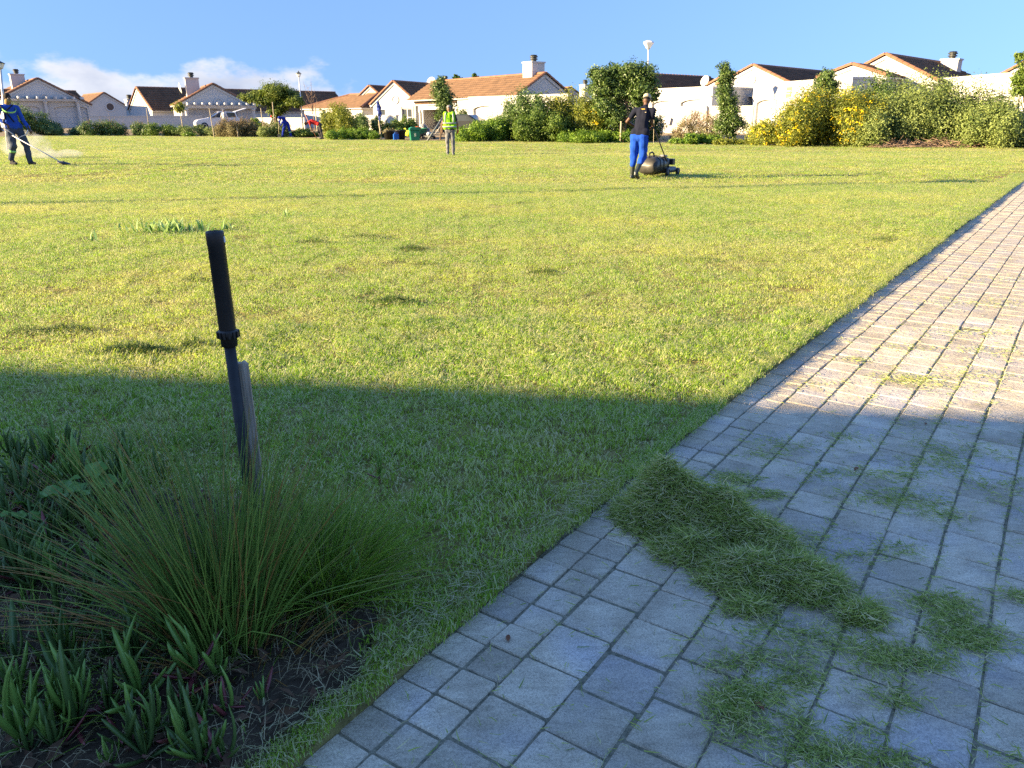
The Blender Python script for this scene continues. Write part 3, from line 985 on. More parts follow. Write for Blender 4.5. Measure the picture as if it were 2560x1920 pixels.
def link(o, parent=None):
    if isinstance(parent, Wing):
        COL.objects.link(o); o.parent = parent.house
        bpy_loc = Matrix.LocRotScale(o.location, o.rotation_euler, o.scale)
        o.matrix_local = parent.Mw @ bpy_loc
        return o
    return _link0(o, parent)


def wing_at(h, n, c):
    return Wing(h, Matrix.Translation(-h.location) @ Matrix.Translation((c[0], c[1], 0)) @ Matrix.Rotation(rot_of(n), 4, 'Z'))


def unit(x, y):
    q = math.hypot(x, y); return (x / q, y / q)


def survey(ax, ay, Y, n, ex, ey=None):
    """gable from its apex bearing at distance Y: middle point, ridge height, half width to the eave bearing ex, eave height"""
    a = at(ax, ay, Y); r = (-n[1], n[0])
    u = (ex - 1280) / 1920.0
    # solve bearing of (a + w r) : x = u*(CP*y + (CAM_H-z)*SP)
    z = at(ex, ey, Y).z if ey else a.z
    k = (CAM_H - z) * SP
    w = (u * (CP * a.y + k) - a.x) / (r[0] - u * CP * r[1])
    e = at(ex, ey, a.y + w * r[1]) if ey else a
    return (a.x, a.y), a.z, abs(w), e.z


def house(name, label, c):
    return empty(name, (c[0], c[1], tz(*c)), 0, label, 'house', 'white plastered houses around the green')


def house0(label, c):
    h = empty('house', (c[0], c[1], 0.0), 0, label, 'house', 'white plastered houses around the green')
    return h


nL = unit(0.62, -0.785)       # the garages on the far left turn away from the sun
nR = unit(-0.70, -0.71)      # the gables on the right face it

# --- far left: wide garage gable
c, zr, w, ze = survey(94, 199, 84, nL, 4, 245)
_, _, w2, ze2 = survey(94, 199, 84, nL, 222, 262)
h = house0('white house with double garage under wide gable, orange roof, behind the man with trimmer', c)
fr = gable(h, nL, c, w, 15, ze, zr, opens=[('garage', -2.9, -0.3, 0.3, 2.55), ('garage', 1.0, 4.1, 0.3, 2.55)], vent=(0.35, zr - 1.75, 0.42), w2=w2, ze2=ze2)
chimney(fr, -1.0, 6.0, zr - 1.3, zr + 0.75, 1.3, 0.9)
mb = MB().box((-w - 0.1, -0.35, 3.02), (w2 * 0.75, -0.12, 3.22)); mb.build('pergola_beam', MAT['trim'], fr)
st_ = MB().box((-0.08, -1.45, 0), (0.08, -0.02, 0.22)).mesh('pergola_rafter', MAT['trim'])
for k in range(9): share('pergola_rafter', st_, fr, (-w + 0.5 + k * 0.82, 0, 3.225))
for x in (-w, 0.25, w2 * 0.75):
    MB().lathe([(0.2, 0.2), (0.17, 0.4), (0.16, 2.8), (0.22, 2.95), (0.22, 3.02)], 12, Matrix.Translation((x, -0.24, 0))).build('column', MAT['trim'], fr)
fr2 = gable(h, unit(0.71, 0.70), at(190, 240, 92)[:2], 2.6, 8, 3.1, at(190, 231, 92).z, verge=False)

# --- little gable beyond it
c, zr, w, ze = survey(260, 234, 112, nL, 326, 273)
h = house0('small white gabled house with dark round vent beyond the garden wall', c)
gable(h, nL, c, w, 13, ze, zr, vent=(0.5, zr - 1.7, 0.62, 1))

# --- second house on the left: pergola over two arched garages, long brown roof behind
n2 = unit(0.45, -0.89)
c, zr, w, ze = survey(532, 213, 78, n2, 451, 259)
h = house0('white house with pergola above two arched garage doors and a brown cross roof', c)
fr = gable(h, n2, c, w, 9, ze, zr, opens=[('garage', -2.6, 0.1, 0.3, 2.35), ('garage', 0.95, 3.5, 0.3, 2.35)], vent=(0.35, zr - 1.55, 0.44))
zbm = at(530, 268, 78).z
MB().box((-w - 0.1, -0.75, zbm - 0.12), (w + 0.6, -0.5, zbm + 0.14)).build('pergola_beam', MAT['trim'], fr)
st_ = MB().box((-0.09, -1.6, 0), (0.09, -0.02, 0.24)).mesh('pergola_rafter', MAT['trim'])
for k in range(11): share('pergola_rafter', st_, fr, (-w + 0.55 + k * 0.66, 0, zbm + 0.143))
for x in (-w + 0.4, 0.52, w + 0.3):
    MB().lathe([(0.2, 0.2), (0.16, 0.4), (0.15, zbm - 0.35), (0.21, zbm - 0.25), (0.21, zbm - 0.12)], 12, Matrix.Translation((x, -0.62, 0))).build('column', MAT['trim'], fr)
chimney(fr, -1.35, 5.0, zr - 1.2, zr + 0.85, 1.25, 0.95)
ds = MB().lathe([(0.0, 0.0), (0.3, 0.04), (0.5, 0.14), (0.52, 0.15), (0.5, 0.12), (0.0, -0.03)], 18, Matrix.Translation((-2.6, 5.2, zr - 0.15)) @ Matrix.Rotation(R(80), 4, 'Y')).build('satellite_dish', MAT['trim'], fr)
MB().bar((-2.55, 5.2, zr - 1.1), (-2.6, 5.2, zr - 0.15), 0.05).build('dish_arm', MAT['darkmetal'], ds)
nW = unit(-0.72, -0.69)
q_ = at(343, 221, 88)
fr = gable(h, nW, (q_.x, q_.y), 3.3, 24, q_.z - 2.15, q_.z)
chimney(fr, -4.6, 0.6, 0.5, at(322, 246, 88).z, 0.9, 0.8)

# --- orange hipped roof behind the tree with the lamp post
def hip(fr, x0, x1, y0, y1, ze, zr, inset):
    """hipped roof over a rectangle, ridge along x"""
    ym = (y0 + y1) / 2; a, b = (x0 + inset, ym, zr), (x1 - inset, ym, zr)
    o = 0.3
    roof_slope(fr, a, b, (x0 - o, y0 - o, ze), (x1 + o, y0 - o, ze)); roof_slope(fr, b, a, (x1 + o, y1 + o, ze), (x0 - o, y1 + o, ze))
    roof_slope(fr, a, a, (x0 - o, y1 + o, ze), (x0 - o, y0 - o, ze)); roof_slope(fr, b, b, (x1 + o, y0 - o, ze), (x1 + o, y1 + o, ze))
    cap_tiles(fr, (a[0], a[1], zr + 0.05), (b[0], b[1], zr + 0.05), 'ridge_tile')
    for p, q in ((a, (x0 - o, y0 - o, ze)), (b, (x1 + o, y0 - o, ze)), (a, (x0 - o, y1 + o, ze))):
        cap_tiles(fr, (q[0], q[1], q[2] + 0.05), (p[0], p[1], p[2] + 0.05), 'hip_tile')


a, b = at(760, 272, 88), at(905, 266, 80)
n3 = unit(b.y - a.y, -(b.x - a.x)); m_ = ((a.x + b.x) / 2, (a.y + b.y) / 2); hl = (b - a).xy.length / 2
h = house0('low white house with orange hipped roof behind the bare sapling', m_)
fr = wing_at(h, n3, m_)
mb = MB(); wall_cells(mb, -hl, hl, -0.3, 2.3, [(-0.9, 1.4, 1.0, 2.0)], 0, 0.28)
mb.box((-hl, 0.28, -0.3), (-hl + 0.25, 8, 2.3)).box((hl - 0.25, 0.28, -0.3), (hl, 8, 2.3)).box((-hl + 0.25, 7.75, -0.3), (hl - 0.25, 8, 2.3))
mb.build('wall', MAT['wall'], fr)
fill_opening(fr, 'window', -0.9, 1.4, 1.0, 2.0, 0.0)
hip(fr, -hl, hl, 0, 8, 2.32, at(860, 238, 88).z, 3.0)

# --- the pair of sunlit gables in the middle
nM = unit(-0.42, -0.91)
c, zr, w, ze = survey(924, 217, 86, nM, 878, 262)
h = house0('white house with sunlit gable and dark solar roof half hidden by its twin gable', c)
gable(h, nM, c, w, 8, ze, zr)
c, zr, w, ze = survey(984, 206, 76, nM, 932, 259)
h = house0('white house with sunlit gable, shuttered window, porch and long orange tiled roof', c)
fr = gable(h, nM, c, w, 9, ze, zr, opens=[('window', 0.75, 1.85, 0.95, 2.2), ('dark', -1.85, -1.1, 1.2, 2.1)], vent=(0.1, zr - 1.5, 0.38))
chimney(fr, 1.6, 6.8, zr - 1.4, zr + 0.35, 1.6, 0.9)
ds = MB().lathe([(0.0, 0.0), (0.3, 0.04), (0.45, 0.12), (0.47, 0.13), (0.0, -0.03)], 18, Matrix.Translation((0.4, 6.2, zr + 0.25)) @ Matrix.Rotation(R(70), 4, 'X')).build('satellite_dish', MAT['trim'], fr)
# long roof running back from the shaded gable
c5, zr5, w5, ze5 = survey(1362, 187, 60, unit(0.57, -0.82), 1298, 236)
fr = gable(h, unit(0.57, -0.82), c5, w5, 16.5, ze5, zr5, wl=8.6, vent=(0.12, zr5 - 1.35, 0.3))
chimney(fr, 0.1, 1.5, zr5 - 0.6, zr5 + 0.95, 1.15, 1.15)
# porch and garage wing in front of the long roof
nP = unit(-0.62, -0.785)
a, b = at(1045, 262, 72), at(1142, 262, 66)
nP = unit(b.y - a.y, -(b.x - a.x)); m_ = ((a.x + b.x) / 2, (a.y + b.y) / 2); hl = (b - a).xy.length / 2
fr = wing_at(h, nP, m_)
zt = a.z
MB().box((-hl, 0, zt - 0.42), (hl, 0.25, zt)).build('porch_beam', MAT['trim'], fr)
mb = MB(); wall_cells(mb, -hl, hl, -0.3, zt - 0.1, [(0.4, 1.4, 0.2, 2.0)], 1.9, 2.1); mb.build('wall', MAT['wall'], fr)
fill_opening(fr, 'dark', 0.4, 1.4, 0.2, 2.0, 1.9)
for x in (-hl + 0.15, -hl + 0.75, hl - 0.2):
    MB().lathe([(0.17, 0.1), (0.13, 0.3), (0.12, zt - 0.7), (0.18, zt - 0.55), (0.18, zt - 0.42)], 12, Matrix.Translation((x, 0.12, 0))).build('column', MAT['trim'], fr)
roof_slope(fr, (-hl - 0.2, 3.4, zt + 1.3), (hl + 0.2, 3.4, zt + 1.3), (-hl - 0.2, -0.2, zt + 0.02), (hl + 0.2, -0.2, zt + 0.02))
a, b = at(1172, 245, 62), at(1420, 231, 54)
nG = unit(b.y - a.y, -(b.x - a.x)); m_ = ((a.x + b.x) / 2, (a.y + b.y) / 2); hl = (b - a).xy.length / 2
fr = wing_at(h, nG, m_)
mb = MB(); wall_cells(mb, -hl, hl, -0.3, a.z - 0.1, [(-hl + 0.5, -hl + 3.1, 0.3, 2.2), (-hl + 4.0, -hl + 6.6, 0.3, 2.2)], 0, 0.28)
mb.box((-hl - 0.04, -0.05, a.z - 0.1), (hl + 0.04, 0.33, a.z + 0.08)); mb.box((hl - 0.25, 0.28, -0.3), (hl, 3.0, a.z - 0.1))
mb.build('garage_wall', MAT['wall'], fr)
fill_opening(fr, 'garage', -hl + 0.5, -hl + 3.1, 0.3, 2.2, 0); fill_opening(fr, 'garage', -hl + 4.0, -hl + 6.6, 0.3, 2.2, 0)

# --- a roof and chimney glimpsed past the big tree
c, zr, w, ze = survey(1425, 221, 95, nL, 1442, 228)
h = house0('distant white house with orange roof and plain chimney past the big tree', c)
fr = gable(h, nL, c, 3.4, 12, zr - 1.6, zr)
ch = at(1463, 211, 90)
fr = wing_at(h, nL, (ch.x, ch.y)); chimney(fr, 0, 0, 0.5, ch.z, 0.85, 0.85)


def parapet(h, n_px0, n_px1, Y0, Y1, py0, zb, opens, deep=6.0, coping=True, name='garage_wall'):
    """flat-roofed garage block: front from bearing px0 at Y0 to px1 at Y1"""
    a, b = at(n_px0, py0, Y0), at(n_px1, py0, Y1)
    n = unit(b.y - a.y, -(b.x - a.x)); m_ = ((a.x + b.x) / 2, (a.y + b.y) / 2); hl = (b - a).xy.length / 2; zt = a.z
    fr = wing_at(h, n, m_)
    ops = [(k, -hl + x0, -hl + x1, z0, z1) for k, x0, x1, z0, z1 in opens]
    mb = MB(); wall_cells(mb, -hl, hl, zb, zt - 0.12, [o[1:] for o in ops], 0, 0.3)
    mb.box((-hl, 0.3, zb), (-hl + 0.28, deep, zt - 0.12)).box((hl - 0.28, 0.3, zb), (hl, deep, zt - 0.12)).box((-hl + 0.28, deep - 0.28, zb), (hl - 0.28, deep, zt - 0.12))
    mb.box((-hl + 0.28, 0.3, zt - 0.55), (hl - 0.28, deep - 0.28, zt - 0.4))
    mb.build(name, MAT['wall'], fr)
    cp = MB().box((-hl - 0.05, -0.05, zt - 0.12), (hl + 0.05, 0.36, zt)).box((-hl - 0.05, 0.36, zt - 0.12), (-hl + 0.34, deep + 0.05, zt)).box((hl - 0.34, 0.36, zt - 0.12), (hl + 0.05, deep + 0.05, zt))
    cp.build('coping', MAT['trim'], fr)
    for k, x0, x1, z0, z1 in ops: fill_opening(fr, k, x0, x1, z0, z1, 0)
    return fr, hl, zt


# --- right: brown roof, parapet with two arches and a satellite dish
c6 = at(1700, 223, 58)
h = house0('white flat fronted house with two arches, brown roof and satellite dish', (c6.x, c6.y))
fr, hl, zt = parapet(h, 1628, 1782, 62, 57.0, 222, -0.2, [('garage', 0.15, 2.5, 0.4, 2.55), ('garage', 3.1, 6.0, 0.4, 2.6)])
ds = MB().lathe([(0.0, 0.0), (0.25, 0.03), (0.36, 0.08), (0.37, 0.09), (0.0, -0.03)], 20, Matrix.Translation((1.2, 1.2, zt + 0.42)) @ Matrix.Rotation(R(72), 4, 'X')).build('satellite_dish', MAT['trim'], fr)
MB().bar((1.2, 1.25, zt - 0.4), (1.2, 1.25, zt + 0.4), 0.05).build('dish_arm', MAT['darkmetal'], ds)
a, b = at(1590, 186, 69), at(1775, 194, 75)
rr_ = (b - a); n6 = unit(rr_.y, -rr_.x); fr6 = wing_at(h, n6, (a.x, a.y)); Lr = rr_.xy.length
roof_slope(fr6, (-1, 0, a.z), (Lr, 0, a.z), (-1, -4.2, a.z - 1.75), (Lr + 2.2, -4.2, a.z - 1.75))
roof_slope(fr6, (Lr, 0, a.z), (-1, 0, a.z), (Lr + 2.2, 4.2, a.z - 1.75), (-1, 4.2, a.z - 1.75))
roof_slope(fr6, (Lr, 0, a.z), (Lr, 0, a.z), (Lr + 2.2, -4.2, a.z - 1.75), (Lr + 2.2, 4.2, a.z - 1.75))
cap_tiles(fr6, (-1, 0, a.z + 0.03), (Lr, 0, a.z + 0.03), 'ridge_tile')
cap_tiles(fr6, (-1.0, -4.2, a.z - 1.7), (-1.0, 0, a.z + 0.05), 'verge_tile', 0.26, 0.24)
MB().prism([(-4.2, -0.2), (4.2, -0.2), (4.2, a.z - 1.75), (0, a.z - 0.02), (-4.2, a.z - 1.75)], -0.85, -0.6, Matrix.Rotation(R(90), 4, 'Z') @ Matrix.Rotation(R(0), 4, 'X')).build('gable_wall', MAT['wall'], fr6)
c, zr, w, ze = survey(1817, 190, 63, nR, 1880, 223)
gable(h, nR, c, w, 7, ze, zr)
q = at(1830, 240, 60.5)
fq = wing_at(h, nR, (q.x, q.y))
MB().box((-1.6, 0, -0.2), (2.2, 0.3, at(1830, 224, 60.5).z)).build('wall', MAT['wall'], fq)
MB().box((0.6, -0.5, q.z - 0.1), (2.3, -0.02, q.z + 0.08)).build('door_canopy', MAT['trim'], fq)
MB().box((0.7, -0.015, 0.5), (2.1, -0.005, q.z - 0.12)).build('door', MAT['glass'], fq)

# --- right: gable over an arched garage in a tall white wall
c, zr, w, ze = survey(1884, 167, 60, nR, 1966, 207)
h = house0('white house with tall wall, arched garage, brown roof and small yellow sign', c)
fr = gable(h, nR, c, w, 11, ze, zr, vent=(-0.1, zr - 0.85, 0.36))
fr, hl, zt = parapet(h, 1885, 2130, 58, 48, 210, -0.2, [('garage', 0.55, 3.4, 0.35, 2.55)], 2.2)
MB().box((-hl + 4.0, -0.03, zt - 0.95), (-hl + 4.55, -0.012, zt - 0.35)).build('sign_board', M('yellow_board', (0.72, 0.62, 0.12), 0.6), fr)
MB().box((-hl + 4.08, -0.036, zt - 0.62), (-hl + 4.47, -0.031, zt - 0.55)).box((-hl + 4.08, -0.036, zt - 0.78), (-hl + 4.4, -0.031, zt - 0.72)).build('sign_lines', M('sign_print', (0.85, 0.75, 0.45), 0.6), fr)

# --- right: stepped pair of gables with orange verges and a chimney
c, zr, w, ze = survey(2214, 141, 51, nR, 2334, 201)
h = house0('white house with two stepped gables, orange verge tiles and brown roof with chimney', c)
fr = gable(h, nR, c, w, 11.5, ze, zr, vent=(-0.12, zr - 0.95, 0.38))
chimney(fr, 0.9, 9.6, zr - 1.2, zr + 0.28, 1.1, 0.9)
c, zr, w, ze = survey(2132, 166, 49.5, nR, 2175, 191)
fr = gable(h, nR, c, w if w > 1.5 else 1.8, 5, ze, zr, vent=(-0.15, zr - 1.0, 0.33))
parapet(h, 2330, 2600, 51, 42, 197, -0.2, [('garage', 1.6, 4.2, 0.35, 2.45), ('garage', 5.2, 7.6, 0.35, 2.45)], 5.5)
c, zr, w, ze = survey(2640, 120, 52, nR, 2513, 186)
h = house0('neighbouring white house whose orange verge shows beside the young tree', c)
gable(h, nR, c, w, 10, ze, zr)

# --- garden walls
def garden_wall(px0, Y0, px1, Y1, pyt, label, zb=0.0, th=0.22):
    a, b = at(px0, pyt, Y0), at(px1, pyt, Y1)
    n = unit(b.y - a.y, -(b.x - a.x)); m_ = ((a.x + b.x) / 2, (a.y + b.y) / 2); hl = (b - a).xy.length / 2
    h = empty('garden_wall', (m_[0], m_[1], 0), rot_of(n), label, 'wall', 'white garden walls')
    MB().box((-hl, 0, zb), (hl, th, a.z - 0.08)).build('wall_panel', MAT['wall'], h)
    MB().box((-hl - 0.04, -0.04, a.z - 0.08), (hl + 0.04, th + 0.04, a.z)).build('coping', MAT['trim'], h)
    return h, hl, a.z


garden_wall(224, 73.5, 505, 76.5, 289, 'long low white garden wall behind the clipped hedge')
garden_wall(905, 70, 990, 66, 288, 'short white garden wall below the sunlit gable with the window')
hw, hl, zt = garden_wall(1649, 56.0, 1884, 52.5, 266, 'white boundary wall behind the slim tree, with mail box')
bx = MB().prism([(-0.17, 0), (0.17, 0), (0.1, -0.42), (-0.1, -0.42)], -0.16, -0.012, Matrix.Translation((-hl + 0.75, 0, zt - 0.75)))
tag(bx.build('mail_box', MAT['galv'], None, loc=hw.location, rz=hw.rotation_euler.z), 'small tapered grey mail box on the white boundary wall', 'mail box')
garden_wall(640, 72, 760, 70, 294, 'low white garden wall behind the wind shaped tree')

# --- the house behind the camera, whose shadow lies over the near lawn and paving
e_dir = Vector((0.992, -0.126)); back = Vector((-0.126, -0.992))
ez = 4.6
run = ez / math.tan(SUN_EL)
P = Vector((1.02, 3.46)) - Vector((LIGHT.x, LIGHT.y)).normalized() * run        # eave point whose shadow falls on the seen edge
hc = P - e_dir * 8.4
h = empty('house', (hc.x, hc.y, 0), math.atan2(e_dir.y, e_dir.x) + math.pi, 'white house with long eaves whose shadow covers the near paving', 'house')
Lh = 11.0
mb = MB(); wall_cells(mb, -Lh, Lh, -0.2, 4.35, [(-6, -4.4, 0.9, 2.1), (-1, 0.8, 0, 2.1), (4, 5.6, 0.9, 2.1)], 0.55, 0.8)
wm = Matrix.Identity(4)
fr = Wing(h, Matrix.Identity(4))
mb.box((-Lh, 0.8, -0.2), (-Lh + 0.25, 8, 4.35)).box((Lh - 0.25, 0.8, -0.2), (Lh, 8, 4.35)).box((-Lh + 0.25, 7.75, -0.2), (Lh - 0.25, 8, 4.35))
mb.build('wall', MAT['wall'], fr)
MB().box((-6, 0.66, 0.9), (-4.4, 0.70, 2.1)).build('window', MAT['glass'], fr)
MB().box((4, 0.66, 0.9), (5.6, 0.70, 2.1)).build('window', MAT['glass'], fr)
MB().box((-1, 0.66, 0), (0.8, 0.70, 2.1)).build('door', MAT['door'], fr)
hip(fr, -Lh + 0.3, Lh - 0.3, 0.3, 7.7, ez - 0.06, ez + 0.75, 3.5)
# ------------------------------------------------------------------ trees and shrubs
def leaf_cloud(rr, blobs, n, size, clusters=None, cr=0.16, shell=0.55, up=0.35, flop=1.0):
    """n leaves in clumps through a set of ellipsoids (centre, radii); returns vertices, faces, rnd"""
    blobs = [(np.array(c, float), np.array(r, float)) for c, r in blobs]
    vol = np.array([np.prod(r) ** (2 / 3) for _, r in blobs]); vol = vol / vol.sum()
    nc = clusters or max(30, n // 26)
    pick = rr.choice(len(blobs), nc, p=vol)
    d = rr.normal(size=(nc, 3)); d /= np.linalg.norm(d, axis=1)[:, None]
    rad = shell + (1.04 - shell) * rr.random(nc) ** 0.6
    C = np.array([blobs[k][0] for k in pick]); Rr = np.array([blobs[k][1] for k in pick])
    lump = rr.normal(1, 0.09, nc) + 0.16 * np.sin(d[:, 0] * 5 + pick) * np.cos(d[:, 1] * 6 + 2 * pick) + 0.10 * np.sin(d[:, 2] * 9 + d[:, 0] * 7)
    cc = C + d * Rr * (rad * lump)[:, None]
    k = rr.integers(0, nc, n)
    mr = Rr[k].mean(1)[:, None]
    P = cc[k] + rr.normal(size=(n, 3)) * cr * mr * np.array([1, 1, 0.8])
    out = d[k] + np.array([0, 0, up]) + rr.normal(size=(n, 3)) * 0.75 * flop
    out /= np.linalg.norm(out, axis=1)[:, None]
    a = np.cross(out, rr.normal(size=(n, 3))); a /= np.linalg.norm(a, axis=1)[:, None]
    b = np.cross(out, a)
    L = size * rr.uniform(0.6, 1.35, n)[:, None]; W = L * 0.52
    V = np.stack([P - a * L / 2, P - b * W / 2 + out * L * 0.07, P + a * L / 2, P + b * W / 2 + out * L * 0.07], 1)
    o = (np.arange(n) * 4)[:, None]
    F = np.concatenate([o + np.array([[0, 1, 2]]), o + np.array([[0, 2, 3]])])
    tone = rr.normal(0.45, 0.17, nc)[k] + rr.normal(0, 0.16, n)
    return V.reshape(-1, 3), F, np.repeat(np.clip(tone, 0, 0.92), 4)


def flowers(rr, blobs, n, size):
    V, F, _ = leaf_cloud(rr, blobs, n, size, max(20, n // 5), 0.07, 1.0, 0.5, 0.5)
    return V, F, np.ones(len(V))


LEAF = {
    'dark': leafmat('dark_green_leaf', (0.035, 0.075, 0.015), (0.17, 0.25, 0.06), 0.22, 0.42, 0.4),
    'mid': leafmat('mid_green_leaf', (0.045, 0.095, 0.014), (0.19, 0.27, 0.045), 0.28, 0.5, 0.3, wscale=0.8),
    'yellowish': leafmat('yellow_green_leaf', (0.075, 0.115, 0.016), (0.30, 0.31, 0.045), 0.3, 0.5, 0.3, wscale=0.7),
    'grey': leafmat('grey_green_leaf', (0.07, 0.115, 0.025), (0.29, 0.35, 0.10), 0.22, 0.55, 0.3, wscale=0.9),
    'bright': leafmat('bright_green_leaf', (0.05, 0.125, 0.012), (0.23, 0.34, 0.04), 0.32, 0.5, 0.3, wscale=1.2),
    'olive': leafmat('olive_twig_leaf', (0.09, 0.08, 0.035), (0.30, 0.27, 0.14), 0.2, 0.7, 0.15, wscale=1.5),
    'acacia': leafmat('feathery_green_leaf', (0.05, 0.095, 0.016), (0.24, 0.29, 0.05), 0.3, 0.5, 0.25),
    'petal': leafmat('yellow_petal', (0.62, 0.43, 0.012), (0.85, 0.66, 0.02), 0.25, 0.5, 0.2),
}
MAT['twig'] = M('dead_twig', (0.16, 0.10, 0.07), 0.9, 0.3, 6, spec=0.05, col2=(0.34, 0.25, 0.18))


def trunk_mesh(rr, base, top, r0, limbs, name='trunk', mat='bark', parent=None, lean=0.06):
    mb = MB()
    base, top = Vector(base), Vector(top)
    pts = [base + (top - base) * f + Vector((rr.normal() * lean * (0 < f < 1), rr.normal() * lean * (0 < f < 1), 0)) for f in (0, 0.25, 0.5, 0.75, 1)]
    mb.tube(pts, [r0 * 1.25, r0, r0 * 0.88, r0 * 0.75, r0 * 0.5], 8)
    for tip, f, r1 in limbs:
        s = base + (top - base) * f; tip = Vector(tip)
        mid = s + (tip - s) * 0.5 + Vector((rr.normal() * 0.05, rr.normal() * 0.05, 0.06))
        mb.tube([s, mid, tip], [r1, r1 * 0.7, r1 * 0.25], 6)
    return mb.build(name, MAT[mat], parent)


def plant(name, label, cat, root, blobs, n, size, leaf, group=None, seed=0, trunk=None, twigs=0, core=True, flower=0, cr=0.16, shell=0.55, flop=1.0, up=0.35, dens=3.1, twigmat='twig', limbs=None):
    """a shrub or tree: crown of leaf clumps, trunk and limbs, at root (world)"""
    rr = np.random.default_rng(seed + 100)
    root = Vector(root)
    e = empty(name, root, 0, label, cat, group)
    loc = [((c[0] - root.x, c[1] - root.y, c[2] - root.z), r) for c, r in blobs]
    V, F, t = leaf_cloud(rr, loc, int(n * dens), size * 0.98, None, cr, shell, up, flop)
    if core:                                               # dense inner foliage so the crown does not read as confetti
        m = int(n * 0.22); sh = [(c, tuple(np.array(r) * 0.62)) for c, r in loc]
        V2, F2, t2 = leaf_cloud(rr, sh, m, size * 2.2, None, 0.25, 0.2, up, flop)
        F = np.concatenate([F, F2 + len(V)]); V = np.concatenate([V, V2]); t = np.concatenate([t, t2 * 0.5])  # inner leaves toned darker: the crown's inside shade put into their colour
    keep = V.reshape(-1, 4, 3)[:, :, 2].min(1) > -0.02
    kk = np.repeat(keep, 4); idx = np.cumsum(kk) - 1
    Fk = F[kk[F[:, 0]]]
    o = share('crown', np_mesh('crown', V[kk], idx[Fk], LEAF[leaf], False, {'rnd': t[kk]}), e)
    if flower:
        V, F, t = flowers(rr, loc, flower, 0.105)
        keep = V.reshape(-1, 4, 3)[:, :, 2].min(1) > 0.05
        kk = np.repeat(keep, 4); idx = np.cumsum(kk) - 1; Fk = F[kk[F[:, 0]]]
        share('blossom', np_mesh('blossom', V[kk], idx[Fk], LEAF['petal'], False, {'rnd': rr.random(kk.sum())}), e)
    if trunk:
        h_, r0 = trunk
        top = max(loc, key=lambda b: b[0][2])[0]
        trunk_mesh(rr, (0, 0, -0.1), (top[0] * 0.5, top[1] * 0.5, h_), r0, [(c, 0.45 + 0.5 * rr.random(), r0 * 0.45) for c, r in loc], parent=e)
    else:
        mb = MB()                                          # woody stems from the root into every clump
        for c, r in loc:
            for _ in range(3):
                tip = Vector(c) + Vector(rr.normal(size=3) * np.array(r) * 0.4)
                mid = tip * 0.5 + Vector((rr.normal() * 0.1, rr.normal() * 0.1, 0))
                mb.tube([(rr.normal() * 0.06 + c[0] * 0.7, rr.normal() * 0.06 + c[1] * 0.7, -0.05), (mid.x + c[0] * .3, mid.y + c[1] * .3, max(mid.z, 0.1)), tip], [0.028, 0.02, 0.006], 5)
        mb.build('stem', MAT['bark'], e)
    if twigs:
        mb = MB()
        for _ in range(twigs):
            c, r = loc[rr.integers(len(loc))]
            d = rr.normal(size=3); d /= np.linalg.norm(d); d[2] = abs(d[2])
            p = np.array(c) + d * np.array(r) * rr.uniform(0.5, 0.95); q = p + (d + rr.normal(size=3) * 0.35 + np.array([0, 0, 0.3])) * rr.uniform(0.15, 0.4)
            mb.tube([p, q], [0.010, 0.003], 4, False)
        mb.build('bare_twig', MAT[twigmat], e)
    return e


def box_blobs(px0, px1, pyt, pyb, Y, depth=1.6, k=4, seed=0, prof=None, jit=0.12):
    """ellipsoids that fill the outline px0..px1, top pyt, base pyb at distance Y; prof = relative top height along it"""
    rr = np.random.default_rng(seed)
    a, b = at(px0, pyb, Y), at(px1, pyb, Y); top = at((px0 + px1) / 2, pyt, Y).z
    base = tz((a.x + b.x) / 2, Y)
    W = b.x - a.x; out = []
    prof = prof or [1.0] * k
    k = len(prof)
    for i, hgt in enumerate(prof):
        x = a.x + W * (i + 0.5) / k + rr.normal() * jit * W / k
        z1 = base + (top - base) * hgt
        rz_ = (z1 - base) * 0.55
        out.append(((x, Y + depth * 0.3 * rr.normal(), base + (z1 - base) * 0.47), (max(W / k * 0.72, 0.25), depth * 0.55, rz_)))
    return ((a.x + b.x) / 2, Y, base - 0.03), out


def shrub(label, px0, px1, pyt, pyb, Y, n, leaf, size=0.10, depth=1.6, prof=None, seed=0, name='shrub', cat='shrub', group=None, **kw):
    root, bl = box_blobs(px0, px1, pyt, pyb, Y, depth, 4, seed, prof)
    return plant(name, label, cat, root, bl, n, size, leaf, group, seed, **kw)


# left
shrub('large rounded dark shrub behind the man with the trimmer', 40, 138, 268, 336, 67, 4200, 'dark', 0.13, 2.4, [0.85, 1.0, 0.75, 0.4], 1)
shrub('low dark clipped hedge in front of the double garage', 128, 232, 319, 338, 67.5, 2600, 'dark', 0.10, 1.4, [0.9, 1, 0.95, 1, 0.9], 2, name='hedge', cat='hedge')
shrub('hedge with pale dry grass tips before the low garden wall', 225, 388, 303, 338, 66, 5200, 'dark', 0.10, 1.5, [1, 0.95, 1, 0.9, 0.95, 0.85, 0.7], 3, name='hedge', cat='hedge', twigs=260)
shrub('mixed green groundcover shrub ending the dark hedge', 378, 470, 310, 338, 65, 3000, 'mid', 0.10, 1.4, [1, 0.9, 0.8, 0.8], 4)
shrub('low grey green groundcover shrub before the white car', 468, 552, 314, 338, 64, 2400, 'grey', 0.09, 1.3, [0.9, 1, 0.8, 0.7], 5)
shrub('small green tuft of groundcover at the edge of the lawn', 455, 478, 332, 341, 61.5, 500, 'bright', 0.07, 0.5, [1.0], 6)
shrub('dry straw coloured wispy bush beside the leaning stake', 543, 618, 300, 338, 62, 3200, 'olive', 0.09, 1.6, [0.7, 1, 0.95, 0.9], 7, twigs=320, core=False)
